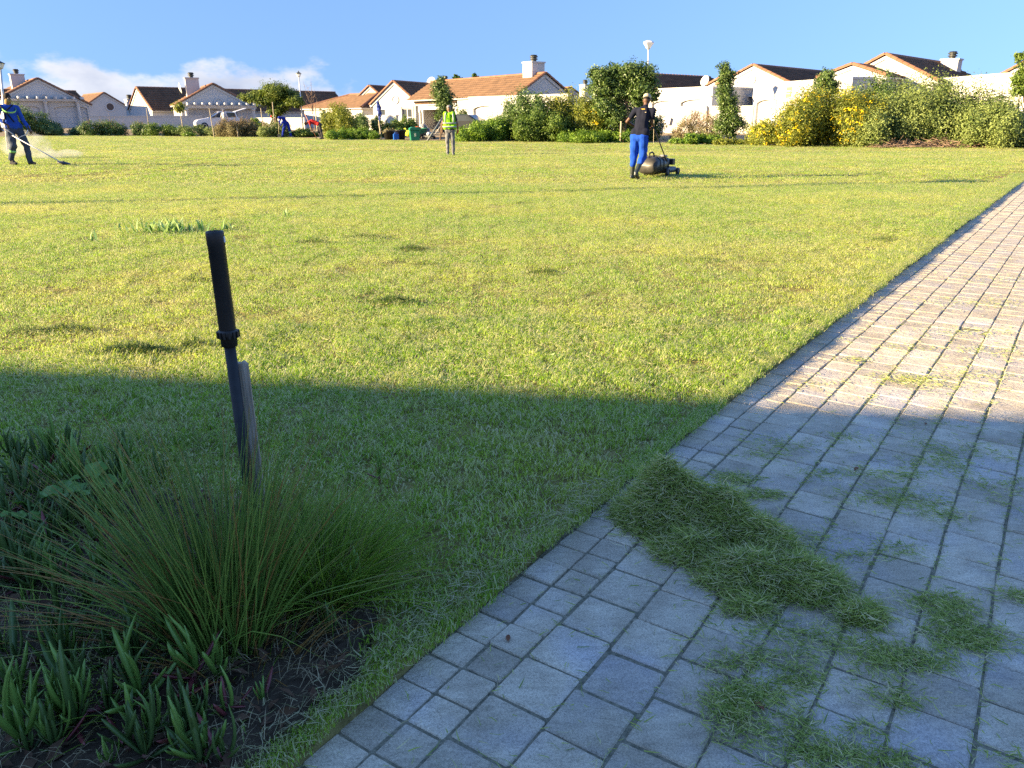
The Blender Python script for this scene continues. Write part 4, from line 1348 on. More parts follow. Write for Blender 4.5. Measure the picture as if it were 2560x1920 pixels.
shrub('grey brown wispy bush behind the short stake', 588, 645, 300, 338, 61.5, 2800, 'olive', 0.09, 1.5, [0.95, 1, 0.9], 8, twigs=260)
shrub('upright leafy green plant below the wind shaped tree', 630, 668, 298, 330, 62.5, 1200, 'bright', 0.14, 0.9, [1, 0.8], 9)
shrub('round grey green bush left of the man in blue overalls', 660, 722, 306, 341, 60.5, 3400, 'grey', 0.08, 1.5, [0.8, 1, 0.95], 10, twigs=120)
shrub('low green bush between the two stooping workers', 728, 792, 321, 341, 60.5, 1900, 'mid', 0.09, 1.0, [0.6, 1, 0.9, 0.5], 11)
shrub('sunlit yellow green shrub in front of the orange hipped roof', 806, 893, 262, 326, 57, 5200, 'yellowish', 0.12, 2.0, [0.8, 1, 0.95, 0.7], 12)
shrub('long low green hedge along the edge of the lawn', 828, 945, 322, 346, 53.5, 4600, 'bright', 0.08, 1.3, [0.8, 1, 1, 1, 0.95, 0.7], 13, name='hedge', cat='hedge')
shrub('dark green shrub before the short garden wall', 893, 948, 286, 324, 63, 2400, 'dark', 0.11, 1.5, [1, 0.95, 0.9], 14)  # dark green is its own leaf colour
shrub('green shrub under the shuttered window', 985, 1038, 295, 318, 60, 2000, 'mid', 0.10, 1.2, [0.9, 1, 0.9], 15)
shrub('small tuft of low plants behind the black tubs', 955, 985, 300, 320, 58, 700, 'yellowish', 0.10, 0.8, [1, 0.8], 16)
shrub('small bush between the porch and the garage', 1140, 1170, 270, 310, 58, 900, 'dark', 0.12, 1.0, [1, 0.9], 17)
# middle mass
shrub('spreading bright green bush beside the man in the green vest', 1148, 1290, 296, 352, 49.5, 6200, 'bright', 0.11, 2.2, [0.55, 0.8, 0.95, 1.0, 1.0], 18)
shrub('dark bushy shrub rising against the white garage wall', 1262, 1352, 228, 345, 50.5, 5200, 'dark', 0.12, 2.2, [0.85, 1, 0.9], 19)
shrub('sunlit shrub with yellowish tips beside the dark bushy shrub', 1338, 1400, 240, 345, 50, 4200, 'yellowish', 0.11, 2.0, [0.95, 1, 0.95], 20)
shrub('tall yellow flecked shrub at the foot of the big tree', 1385, 1500, 230, 350, 49.3, 7000, 'yellowish', 0.11, 2.2, [0.9, 1, 0.95, 0.85], 21, flower=260)
shrub('light green bush in front of the taller shrubs', 1300, 1425, 275, 352, 48.6, 5600, 'mid', 0.11, 1.8, [0.8, 1, 0.9, 0.7], 22)
shrub('grassy green undergrowth below the big tree', 1400, 1585, 326, 354, 46.6, 3600, 'bright', 0.10, 1.4, [0.8, 1, 0.9, 1, 0.8, 0.9], 23)
shrub('dark leafy undergrowth shrub behind the trunk of the big tree', 1480, 1648, 246, 350, 49.2, 5200, 'dark', 0.11, 1.6, [0.95, 1, 0.85, 0.7], 60)
# right
shrub('straggly brown bush with bare twigs before the boundary wall', 1680, 1792, 283, 337, 47, 2600, 'olive', 0.09, 1.6, [0.4, 0.8, 1, 0.95, 0.8], 24, twigs=420, core=False)
shrub('low green plants left of the slim tree', 1680, 1790, 333, 362, 43.3, 2200, 'bright', 0.10, 0.9, [0.5, 1, 0.9, 0.8], 25)
shrub('low green plants right of the slim tree', 1790, 1880, 345, 363, 42.8, 1500, 'yellowish', 0.09, 0.8, [0.8, 0.7, 0.8], 26)
shrub('big bush covered in yellow flowers', 1885, 2150, 230, 370, 41.0, 17000, 'yellowish', 0.095, 2.6, [0.45, 0.78, 1.0, 1.04, 1.0, 0.95], 27, flower=3600)
shrub('flowering yellow bush filling in behind the big yellow flowered one', 2010, 2130, 236, 366, 41.8, 7000, 'yellowish', 0.095, 2.0, [0.95, 1.0, 0.95], 61, flower=900)
shrub('dark glossy bush between the yellow bush and the grey green one', 2118, 2235, 188, 330, 42.5, 6500, 'dark', 0.11, 2.0, [0.85, 1, 0.9], 28)
shrub('huge grey green bush mass with dead brown skirt by the path', 2180, 2490, 200, 362, 40.3, 21000, 'grey', 0.10, 3.0, [0.8, 0.97, 1, 0.95, 0.86, 0.75], 29)
shrub('lower grey green bush spilling to the edge of the path', 2110, 2330, 255, 370, 39.0, 10000, 'grey', 0.09, 1.8, [0.6, 0.85, 0.8, 1, 0.9], 30)
shrub('grey green bush at the corner where lawn meets path', 2390, 2620, 262, 374, 38.4, 12000, 'grey', 0.10, 2.2, [0.9, 1, 0.85, 0.7, 0.6], 31)
# dead brown branches under the grey green mass
rr = np.random.default_rng(77)
mb = MB()
for _ in range(620):
    px = rr.uniform(2190, 2490); Yb = rr.uniform(37.9, 38.7)
    p = at(px, 350, Yb); z = abs(rr.normal(0, 0.15)) * (1 - ((px - 2340) / 185) ** 2 * 0.8) + 0.02
    d = rr.normal(size=3) * np.array([1, 0.5, 0.25]); d /= np.linalg.norm(d)
    p0 = np.array([p.x, Yb, z]); p1 = p0 + d * rr.uniform(0.2, 0.7); p1[2] = max(p1[2], 0.02)
    mb.tube([p0, p1], [rr.uniform(0.008, 0.02), 0.005], 4, False)
tag(mb.build('brushwood', MAT['twig']), 'pile of dead brown branches under the grey green bush', 'brushwood')

# trees
def tree(label, px, pyb, Y, blobs_px, n, leaf, size, th, tr, seed, **kw):
    """blobs_px: (px, py, half width px, half height px, dY)"""
    b = at(px, pyb, Y); base = (b.x, Y, tz(b.x, Y))
    k = Y * CP / 1920.0; kz = Y / 2147.0
    bl = []
    for x, y, hw, hh, dY in blobs_px:
        p = at(x, y, Y + dY); bl.append(((p.x, p.y, p.z), (hw * k, (hw + hh) / 2 * k, hh * kz)))
    return plant('tree', label, 'tree', base, bl, n, size, leaf, None, seed, trunk=(th, tr), dens=2.4, **kw)


tree('flat topped wind shaped tree with feathery crown behind the tree stakes', 690, 322, 64,
     [(625, 245, 26, 8, 0), (655, 236, 28, 10, 0.5), (690, 225, 36, 16, 0), (715, 238, 34, 16, 0.6), (738, 252, 26, 10, -.3), (668, 252, 30, 10, 0), (700, 262, 30, 14, .4), (742, 262, 16, 7, 0), (690, 280, 22, 9, 0)],
     9000, 'acacia', 0.14, 2.2, 0.11, 40, cr=0.22, shell=0.25, flop=0.55, up=0.9)
tree('slim leafy tree beside the porch, behind the man in the vest', 1100, 330, 53,
     [(1100, 205, 12, 16, 0), (1102, 225, 22, 18, 0), (1110, 246, 26, 18, 0), (1112, 268, 22, 18, 0), (1102, 288, 12, 14, 0), (1122, 262, 12, 14, .3)], 3600, 'dark', 0.12, 3.6, 0.05, 41, cr=0.27, shell=0.2, core=False)
tree('big dense tree with two stems behind the mowing man', 1560, 345, 47.2,
     [(1500, 190, 26, 24, 0), (1535, 185, 26, 26, .4), (1575, 182, 36, 26, 0), (1610, 195, 32, 30, 0), (1500, 225, 28, 28, .3), (1545, 225, 40, 34, .5), (1600, 228, 36, 28, -.2), (1515, 262, 28, 26, 0), (1600, 255, 22, 16, 0), (1540, 290, 28, 26, 0), (1625, 215, 20, 24, 0), (1632, 240, 12, 14, 0)],
     13000, 'dark', 0.13, 4.2, 0.11, 42, cr=0.2, shell=0.35)
tree('slender column shaped tree before the boundary wall', 1822, 348, 44,
     [(1812, 172, 14, 14, 0), (1818, 188, 20, 14, 0), (1815, 208, 18, 16, 0), (1812, 228, 20, 18, 0), (1818, 252, 22, 20, 0), (1822, 276, 24, 20, 0), (1824, 300, 28, 18, 0), (1838, 312, 26, 16, 0), (1812, 318, 26, 18, 0), (1826, 332, 16, 12, 0)],
     6200, 'dark', 0.11, 3.8, 0.05, 43, cr=0.27, shell=0.2, core=False)
tree('young leafy tree rising behind the yellow flowered bush', 2066, 330, 46,
     [(2066, 190, 16, 18, 0), (2050, 208, 14, 14, 0), (2072, 212, 22, 18, 0), (2064, 232, 30, 14, 0), (2082, 222, 16, 16, 0)], 2800, 'dark', 0.12, 3.0, 0.05, 44, cr=0.27, shell=0.2, core=False)
tree('tall young tree with pale stem at the edge of the path', 2552, 345, 41.5,
     [(2552, 142, 12, 14, 0), (2545, 200, 12, 16, 0), (2556, 190, 18, 22, 0), (2560, 215, 26, 22, 0), (2545, 228, 16, 14, 0), (2575, 170, 20, 24, 0)], 2400, 'mid', 0.12, 3.6, 0.045, 45, cr=0.27, shell=0.2, core=False)
# tips of trees beyond the long roof
tree('loose tree top showing above the ridge of the long orange roof', 1142, 300, 90, [(1140, 196, 9, 8, 0), (1150, 198, 7, 6, 0)], 320, 'mid', 0.22, 5.0, 0.08, 46)
tree('second thin tree top above the ridge of the long roof', 1190, 300, 92, [(1186, 190, 6, 7, 0), (1192, 196, 5, 6, 0)], 200, 'mid', 0.22, 5.0, 0.08, 47)

# bare sapling tied to a stake
b = at(786, 322, 61); rr = np.random.default_rng(5)
e = empty('bare_sapling', (b.x, 61, tz(b.x, 61)), 0, 'thin leafless sapling tied to a pale stake', 'sapling')
mb = MB()
mb.tube([(0, 0, -0.1), (0.02, 0, 1.0), (-0.05, 0, 2.2)], [0.035, 0.03, 0.02], 6)
for k, (dx, hz, zz) in enumerate(((-0.55, 3.9, 1.6), (0.0, 4.1, 2.0), (-0.3, 3.6, 1.8), (0.25, 3.3, 1.9), (-0.7, 2.9, 1.5), (0.45, 2.8, 1.7))):
    mb.tube([(0, 0, zz), (dx * 0.4, rr.normal() * 0.1, zz + (hz - zz) * 0.4), (dx * 0.75, rr.normal() * 0.15, zz + (hz - zz) * 0.75), (dx, rr.normal() * 0.2, hz)], [0.022, 0.015, 0.01, 0.004], 5)
    for _ in range(5):
        f = rr.uniform(0.35, 0.9); p = Vector((dx * f, 0, zz + (hz - zz) * f))
        mb.tube([p, p + Vector((rr.normal() * 0.3, rr.normal() * 0.2, rr.uniform(0.1, 0.45)))], [0.008, 0.003], 4, False)
mb.build('trunk', MAT['twig'], e)


def stake(label, px, pyb, pyt, Y, px_top=None, r=0.035, mat='palewood', group=None):
    a = at(px, pyb, Y); t = at(px_top or px, pyt, Y)
    z0 = tz(a.x, Y)
    o = MB().tube([(0, 0, -0.15), (t.x - a.x, 0, t.z - z0)], [r, r * 0.95], 8).build('wooden_stake', MAT[mat], None, False, loc=(a.x, Y, z0))
    return tag(o, label, 'stake', group)


stake('pale stake leaning in the dry bush near the white car', 535, 335, 270, 60.5, 523)
stake('short pale stake between the two dry bushes', 595, 338, 318, 60.3, 592)
stake('stake standing before the low garden wall', 372, 318, 270, 68, 366)
stake('stake left of the wind shaped tree trunk', 659, 330, 270, 61, 652)
stake('stake propping the wind shaped tree', 686, 310, 255, 62, 681)
stake('stake tied to the bare sapling', 793, 322, 268, 60.8, 788, 0.05)
stake('pale stake at the foot of the big tree', 1552, 330, 303, 46.2, 1553, 0.05)
stake('stake beside the tall young tree at the path', 2541, 345, 238, 41, 2548, 0.05)
stake('thin green stake at the lawn edge behind the mower', 1634, 358, 300, 44, 1635, 0.012)
st = stake('pale stake with a blue jacket hung on it', 953, 336, 300, 55, 947, 0.05)

# palm-like sapling by the pergola column
b = at(457, 320, 70); e = empty('young_tree', (b.x, 70, tz(b.x, 70)), 0, 'spindly young tree with a tuft of leaves by the pergola', 'tree')
t = at(449, 270, 70)
MB().tube([(0, 0, -0.1), ((t.x - b.x) * 0.3, 0, 0.7), (t.x - b.x, 0, t.z - e.location.z)], [0.05, 0.04, 0.025], 6).build('trunk', MAT['palewood'], e)
V, F, tn = leaf_cloud(rr, [((t.x - b.x, 0, t.z - e.location.z + 0.05), (0.4, 0.4, 0.42))], 420, 0.2, 60, 0.3, 0.2)
share('crown', np_mesh('crown', V, F, LEAF['yellowish'], False, {'rnd': tn}), e)

# ------------------------------------------------------------------ lamp posts
def lamp(label, base, top, s=1.0, hexa=False, inverted=False):
    base, top = Vector(base), Vector(top)
    e = empty('street_lamp', base, 0, label, 'street lamp', 'lamp posts around the green')
    d = top - base
    MB().tube([(0, 0, -0.2), d * 0.5, d * 0.92], [0.055 * s, 0.045 * s, 0.038 * s], 10).build('post', MAT['galv'], e, True)
    p = d * 0.92; H = d.length * 0.08
    T = Matrix.Translation(p)
    n = 6
    if inverted:
        lt = MB().lathe([(0.10 * s, 0.0), (0.27 * s, H * 0.66), (0.27 * s, H * 0.68)], n, T).build('lantern', M('frosted_lantern', (0.72, 0.74, 0.76), 0.35), e)
        MB().lathe([(0.28 * s, H * 0.685), (0.24 * s, H * 0.86), (0.10 * s, H), (0.0, H * 1.01)], n, T).build('lantern_roof', MAT['galv'], e)
    else:
        MB().lathe([(0.11 * s, 0.0), (0.19 * s, H * 0.5), (0.19 * s, H * 0.52)], n, T).build('lantern', M('frosted_lantern', (0.75, 0.76, 0.78), 0.35), e)
        MB().lathe([(0.22 * s, H * 0.525), (0.05 * s, H * 0.85), (0.015 * s, H * 1.1), (0.0, H * 1.12)], n, T).build('lantern_roof', MAT['darkmetal'], e)
    MB().lathe([(0.06 * s, -0.05), (0.10 * s, -0.02), (0.11 * s, -0.001)], 8, T).build('collar', MAT['galv'], e)
    return e


b = at(758, 326, 64); lamp('lamp post with pointed dark cap near the stooping workers', (b.x, 64, tz(b.x, 64)), at(746, 178, 64), 1.1)
b = on_ground(21, 386); lamp('leaning lamp post beside the man with the trimmer', (b.x, b.y, tz(b.x, b.y)), at(-1, 150, b.y), 1.0)
b = at(1618, 350, 53); lamp('lamp post with wide pale lantern behind the big tree', (b.x, 53, tz(b.x, 53)), at(1621, 101, 53), 1.25, inverted=True)
lamp('tall post out of view, set and thickened to cast the long thin shadow over the lawn', (-11.6, 11.6, 0), (-11.6, 11.6, 6.4), 1.9)  # unseen post, added and thickened for the shadow it draws on the grass
# ------------------------------------------------------------------ people
def capsule(mb, p0, p1, r0, r1, seg=10):
    p0, p1 = Vector(p0), Vector(p1); d = (p1 - p0); L = max(d.length, 1e-4); d.normalize()
    a = Vector((1, 0, 0)) if abs(d.x) < 0.9 else Vector((0, 1, 0))
    x = d.cross(a).normalized(); y = d.cross(x)
    rings = [(-math.cos(t) * r0, math.sin(t) * r0) for t in (0.35, 0.8, 1.25)] + [(L + math.sin(t) * r1, math.cos(t) * r1) for t in (0.25, 0.75, 1.2)]
    b = len(mb.v)
    for h, r in rings:
        for k in range(seg):
            mb.v.append(tuple(p0 + d * h + (x * math.cos(2 * math.pi * k / seg) + y * math.sin(2 * math.pi * k / seg)) * r))
    for i in range(len(rings) - 1):
        for k in range(seg):
            mb.f.append((b + i * seg + k, b + i * seg + (k + 1) % seg, b + (i + 1) * seg + (k + 1) % seg, b + (i + 1) * seg + k))
    mb.f.append(tuple(b + k for k in reversed(range(seg)))); mb.f.append(tuple(b + 5 * seg + k for k in range(seg)))
    return mb


def fuse(name, mb, mat, parent=None, voxel=0.014, smooth=5, folds=0.0, fscale=14.0, loc=(0, 0, 0), shrink=0.0):
    """overlapping volumes grown together into one continuous skin"""
    tmp = bpy.data.objects.new(name, mb.mesh(name)); COL.objects.link(tmp)
    m = tmp.modifiers.new('r', 'REMESH'); m.mode = 'VOXEL'; m.voxel_size = voxel; m.use_smooth_shade = True
    s = tmp.modifiers.new('s', 'SMOOTH'); s.factor = 0.5; s.iterations = smooth
    dg = bpy.context.evaluated_depsgraph_get()
    me = bpy.data.meshes.new_from_object(tmp.evaluated_get(dg))
    bpy.data.objects.remove(tmp)
    me.name = name
    if folds:                                              # cloth folds
        n = len(me.vertices); co = np.empty(n * 3); me.vertices.foreach_get('co', co); co = co.reshape(-1, 3)
        no = np.empty(n * 3); me.vertices.foreach_get('normal', no); no = no.reshape(-1, 3)
        f = np.sin(co[:, 2] * fscale * 2.1 + 2.2 * np.sin(co[:, 0] * fscale + co[:, 1] * 9)) * 0.6 + np.sin(co[:, 0] * fscale * 1.7 + co[:, 1] * fscale * 1.4 + 3 * np.sin(co[:, 2] * 6)) * 0.6
        me.vertices.foreach_set('co', (co + no * (f * folds)[:, None]).ravel())
    me.materials.clear(); me.materials.append(mat)
    me.polygons.foreach_set('use_smooth', np.ones(len(me.polygons), dtype=bool))
    me.update()
    o = bpy.data.objects.new(name, me); o.location = loc
    return link(o, parent)


SKIN = M('dark_brown_skin', (0.105, 0.055, 0.034), 0.55, 0.12, 20, spec=0.35)
SKIN2 = M('brown_skin', (0.20, 0.115, 0.075), 0.55, 0.12, 20, spec=0.35)
CL = {k: M(k + '_cloth', c, 0.9, 0.18, 9, 0.004, 45, spec=0.1) for k, c in dict(
    navy=(0.012, 0.014, 0.026), royal=(0.014, 0.065, 0.40), overall=(0.025, 0.075, 0.36), deepblue=(0.018, 0.035, 0.27), grey=(0.15, 0.155, 0.16), denim=(0.055, 0.07, 0.10),
    charcoal=(0.045, 0.045, 0.05), red=(0.42, 0.025, 0.022), hivis=(0.22, 0.50, 0.015), reflect=(0.30, 0.34, 0.34), cream=(0.42, 0.37, 0.27), black=(0.015, 0.015, 0.017), white=(0.5, 0.5, 0.52), tan=(0.30, 0.21, 0.09), lime=(0.30, 0.62, 0.20), orange=(0.62, 0.12, 0.03), greycap=(0.2, 0.19, 0.19)).items()}
RUB = M('black_rubber_boot', (0.022, 0.028, 0.026), 0.35, 0.2, 15, spec=0.5)
HAIR = M('black_hair', (0.012, 0.010, 0.009), 0.8, 0.3, 60, 0.003, 120)
EYE = M('eye_white', (0.6, 0.58, 0.55), 0.3, 0.02, 5)


def hand(mb, wrist, toward, palm_n, curl=0.5, s=1.0, side=1):
    """palm and five unequal, bent fingers; thumb from the side of the palm"""
    w = Vector(wrist); f = Vector(toward).normalized(); n = Vector(palm_n); n = (n - f * n.dot(f)).normalized(); x = f.cross(n) * side
    capsule(mb, w, w + f * 0.045 * s, 0.026 * s, 0.030 * s); capsule(mb, w + x * 0.018 * s + f * 0.03 * s, w + x * 0.022 * s + f * 0.085 * s, 0.022 * s, 0.018 * s); capsule(mb, w - x * 0.018 * s + f * 0.03 * s, w - x * 0.022 * s + f * 0.085 * s, 0.022 * s, 0.018 * s)
    for k, L in zip((-1.5, -0.5, 0.5, 1.5), (0.062, 0.074, 0.080, 0.070)):
        b = w + f * 0.085 * s + x * (k * 0.021 * s); d = f.copy()
        for j, fr_ in enumerate((0.42, 0.33, 0.25)):
            d = (d * math.cos(curl * (0.7 + 0.3 * j)) + n * math.sin(curl * (0.7 + 0.3 * j))).normalized()
            e = b + d * L * fr_ * s; capsule(mb, b, e, 0.0105 * s, 0.0095 * s, 7); b = e
    b = w + f * 0.02 * s + x * 0.03 * s
    d = (f * 0.6 + x * 0.75 + n * 0.25).normalized(); e = b + d * 0.04 * s; capsule(mb, b, e, 0.014 * s, 0.012 * s, 7)
    d2 = (f * 0.85 + x * 0.1 + n * 0.45).normalized(); capsule(mb, e, e + d2 * 0.034 * s, 0.012 * s, 0.010 * s, 7)


def person(label, loc, J, cloth, skin=SKIN, voxel=0.013, face=(0, -1, 0), curl=(0.6, 0.6), headr=1.0, group=None, boots=None, folds=0.006, handdir=None, boot_h=0.12):
    """J: joints in metres about loc; cloth: dict shirt, trousers, sleeves ('short'|'long'), footwear material"""
    V3 = {k: Vector(v) for k, v in J.items()}
    fd = Vector(face).normalized(); side = Vector((fd.y, -fd.x, 0)); 
    if side.length < 1e-3: side = Vector((1, 0, 0))
    side.normalize()
    b = MB()
    hd, nk, ch, pv = V3['head'], V3['neck'], V3['chest'], V3['pelvis']
    upv = (hd - nk).normalized()
    hside = fd.cross(upv).normalized(); ff = upv.cross(hside).normalized()
    Mh = Matrix((hside, ff, upv)).transposed()
    b.ball(hd + upv * 0.02 * headr, (0.076 * headr, 0.094 * headr, 0.112 * headr), 14, 10, Mh.to_4x4())
    b.ball(hd + ff * 0.022 * headr - upv * 0.055 * headr, (0.056 * headr, 0.066 * headr, 0.062 * headr), 12, 8, Mh.to_4x4())
    capsule(b, hd + ff * 0.088 * headr - upv * 0.005, hd + ff * 0.104 * headr - upv * 0.03, 0.011, 0.016, 8)     # nose
    capsule(b, hd + ff * 0.083 - upv * 0.066 - hside * 0.018, hd + ff * 0.083 - upv * 0.066 + hside * 0.018, 0.011, 0.011, 8)  # mouth
    for s in (-1, 1): capsule(b, hd + hside * s * 0.078 * headr + upv * 0.012, hd + hside * s * 0.080 * headr - upv * 0.035, 0.016, 0.011, 8)   # ears
    capsule(b, nk - upv * 0.03, hd - upv * 0.05, 0.058, 0.054)
    sl, sr, hl, hr = V3['sl'], V3['sr'], V3['hl'], V3['hr']
    trunk = MB()

    def torso(m, k):
        capsule(m, sl, sr, 0.062 * k, 0.062 * k); capsule(m, sl * 0.6 + sr * 0.4 - (nk - ch) * 0.2, hl * 0.75 + hr * 0.25 + (ch - pv).normalized() * 0.05, 0.115 * k, 0.098 * k); capsule(m, sr * 0.6 + sl * 0.4 - (nk - ch) * 0.2, hr * 0.75 + hl * 0.25 + (ch - pv).normalized() * 0.05, 0.115 * k, 0.098 * k)
        capsule(m, ch, pv + (ch - pv).normalized() * 0.04, 0.122 * k, 0.112 * k); capsule(m, (sl + sr) / 2, nk, 0.085 * k, 0.062 * k)
    torso(b, 0.93)
    capsule(b, hl, hr, 0.10, 0.10)
    for s, e, w, sgn, cu in (('sl', 'el', 'wl', -1, curl[0]), ('sr', 'er', 'wr', 1, curl[1])):
        capsule(b, V3[s], V3[e], 0.050, 0.040); capsule(b, V3[e], V3[w], 0.041, 0.028)
        dv = (V3[w] - V3[e]).normalized(); pn = (handdir or {}).get(w, (0, 0, -1) if abs(dv.z) < 0.8 else tuple(-side * sgn))
        hv = (handdir or {}).get(w + 'd', tuple(dv))
        hand(b, V3[w], hv, pn, cu, 1.0, sgn)
    for h_, k_, a_, t_ in (('hl', 'kl', 'al', 'tl'), ('hr', 'kr', 'ar', 'tr')):
        capsule(b, V3[h_], V3[k_], 0.082, 0.055); capsule(b, V3[k_], V3[a_], 0.054, 0.036)
        capsule(b, V3[a_] - Vector((0, 0, 0.02)), V3[t_], 0.036, 0.026)
    body = fuse('person', b, skin, None, voxel, 4, loc=loc)
    tag(body, label, 'person', group)
    # shirt
    t = MB(); torso(t, 1.10)
    if cloth.get('sleeves', 'short') != 'none':
        for s, e, w in (('sl', 'el', 'wl'), ('sr', 'er', 'wr')):
            if cloth.get('sleeves') == 'long':
                capsule(t, V3[s], V3[e], 0.068, 0.058); capsule(t, V3[e], V3[e] + (V3[w] - V3[e]) * 0.88, 0.058, 0.047)
            else:
                capsule(t, V3[s], V3[s] + (V3[e] - V3[s]) * 0.52, 0.068, 0.064)
    dn = (ch - pv).normalized(); lift_ = cloth.get('hem', 0.09)
    capsule(t, hl + dn * lift_, hr + dn * lift_, 0.124, 0.124)
    fuse('shirt', t, CL[cloth['shirt']], body, voxel, 5, folds, 13)
    # trousers
    q = MB(); capsule(q, hl, hr, 0.108, 0.108); capsule(q, (hl + hr) / 2, pv, 0.112, 0.105)
    cut = cloth.get('cut', 0.95)
    for h_, k_, a_ in (('hl', 'kl', 'al'), ('hr', 'kr', 'ar')):
        wd = cloth.get('wide', 1.0)
        capsule(q, V3[h_], V3[k_], 0.105 * wd, 0.082 * wd); 
        if cut > 0: capsule(q, V3[k_], V3[k_] + (V3[a_] - V3[k_]) * cut, 0.080 * wd, 0.064 * wd)
    fuse('trousers', q, CL[cloth['trousers']], body, voxel, 4, folds * 1.3, 15)
    # footwear, one piece per foot
    for k_, a_, t_ in (('kl', 'al', 'tl'), ('kr', 'ar', 'tr')):
        f = MB(); a, tt, kk = V3[a_], V3[t_], V3[k_]
        top = a + (kk - a) * boot_h / 0.42
        capsule(f, a - (kk - a).normalized() * 0.01, top, 0.052, 0.062 if boot_h > 0.2 else 0.05)
        heel = a + (a - tt).normalized() * 0.035; heel.z = min(a.z, tt.z + 0.02) - 0.02 if a.z < 0.16 else a.z - 0.05
        capsule(f, heel, tt, 0.042, 0.040)
        capsule(f, a, (a + tt) / 2, 0.05, 0.042)
        fuse('boot', f, boots or RUB, body, max(voxel, 0.011), 3)
    # eyes
    for s in (-1, 1):
        ey = MB().ball(hd + ff * 0.088 * headr + hside * s * 0.031 * headr + upv * 0.018, 0.011, 8, 6).build('eye', EYE, body, True)
    return body, dict(head=hd, up=upv, ff=ff, side=hside, M=Mh.to_4x4())


def cap(body, H, mat, peak=True, strap=True, r=1.0):
    T = Matrix.Translation(H['head'] + H['up'] * 0.045) @ H['M']
    mb = MB().lathe([(0.099 * r, 0.0), (0.102 * r, 0.02), (0.095 * r, 0.06), (0.07 * r, 0.088), (0.03 * r, 0.10), (0.0, 0.102)], 18, T @ Matrix.Diagonal((0.86, 1.04, 1, 1)))
    c = mb.build('cap', mat, body, True)
    if peak:
        p = MB(); pts = []
        for a in np.linspace(-1.1, 1.1, 9): pts.append((math.sin(a) * 0.085, 0.07 + math.cos(a) * 0.085))
        for a in np.linspace(1.1, -1.1, 9): pts.append((math.sin(a) * 0.08, 0.02 + math.cos(a) * 0.075))
        n = len(pts)
        p.add([T @ Vector((x, y, 0.012)) for x, y in pts] + [T @ Vector((x, y, 0.004)) for x, y in pts], [tuple(range(n)), tuple(reversed(range(n, 2 * n)))] + [(i, (i + 1) % n, (i + 1) % n + n, i + n) for i in range(n)])
        p.build('cap_peak', mat, c)
    return c


def hair(body, H, k=1.0):
    mb = MB().ball(H['head'] + H['up'] * 0.04 - H['ff'] * 0.012, (0.084 * k, 0.096 * k, 0.10 * k), 14, 10, H['M'])
    return mb.build('hair', HAIR, body, True)


def band(body, name, p0, p1, r, mat, h=0.03, flat=1.0):
    p0, p1 = Vector(p0), Vector(p1); d = (p1 - p0).normalized()
    mb = MB().tube([p0 - d * h, p0 + d * h], [r, r], 18, False)
    o = mb.build(name, mat, body, True); m = o.modifiers.new('t', 'SOLIDIFY'); m.thickness = 0.004
    return o


# --- man pushing the mower, seen from behind
F_ = Vector((0.53, 0.85, 0)).normalized()
mp = on_ground(1592, 449)
J = dict(head=(.15, .14, 1.685), neck=(.12, .08, 1.535), chest=(.08, .04, 1.32), pelvis=(.0, -.01, .95), sl=(-.08, .14, 1.475), sr=(.27, -.04, 1.475),
         el=(-.25, .20, 1.24), wl=(-.02, .42, 1.13), er=(.27, .02, 1.22), wr=(.36, .26, 1.14),
         hl=(-.08, .03, .92), hr=(.09, -.06, .92), kl=(-.07, .14, .49), al=(-.09, .16, .10), tl=(0, .31, .045), kr=(.12, .04, .50), ar=(-.05, -.17, .17), tr=(.02, -.05, .045))
body, H = person('man in navy shirt and bright blue trousers pushing the mower, beige cap', mp, J,
                 dict(shirt='navy', trousers='royal', sleeves='short', cut=0.42, wide=1.12), SKIN, 0.011, F_, (1.1, 1.1), boot_h=0.36,
                 handdir={'wr': (0, 0.2, -1), 'wl': (0, 0.2, -1), 'wrd': (-0.5, 0.8, -0.2), 'wld': (0.7, 0.5, -0.2)})
cap(body, H, CL['cream'])
hair(body, H, 0.93)
Tb = Vector((.105, -.085, 1.44)); right = Vector((.85, -.53, 0))
def back_patch(name, c, w, h, mat, n=Vector((-.53, -.85, 0.08)), off=0.13):
    n = n.normalized(); u = Vector((0, 0, 1)); r = u.cross(n).normalized()
    mb = MB(); c = Vector(c) + n * off
    k = 5
    v = []
    for zz in (-h / 2, h / 2):
        for i in range(k):
            x = -w / 2 + w * i / (k - 1); v.append(c + r * x + u * zz - n * (x * x * 1.2))
    mb.add(v, [(i, i + 1, k + i + 1, k + i) for i in range(k - 1)])
    o = mb.build(name, mat, body); m = o.modifiers.new('t', 'SOLIDIFY'); m.thickness = 0.004
back_patch('shirt_badge', (.105, .05, 1.475), 0.10, 0.05, M('yellow_print', (0.6, 0.42, 0.04), 0.8), off=0.118)
back_patch('shirt_stripe', (.10, .05, 1.425), 0.18, 0.014, CL['cream'], off=0.13)
band(body, 'boot_band', (J['kr'][0] - .02, J['kr'][1] - .02, J['kr'][2] - .05), (.03, -.07, .3), 0.072, CL['lime'], 0.012)

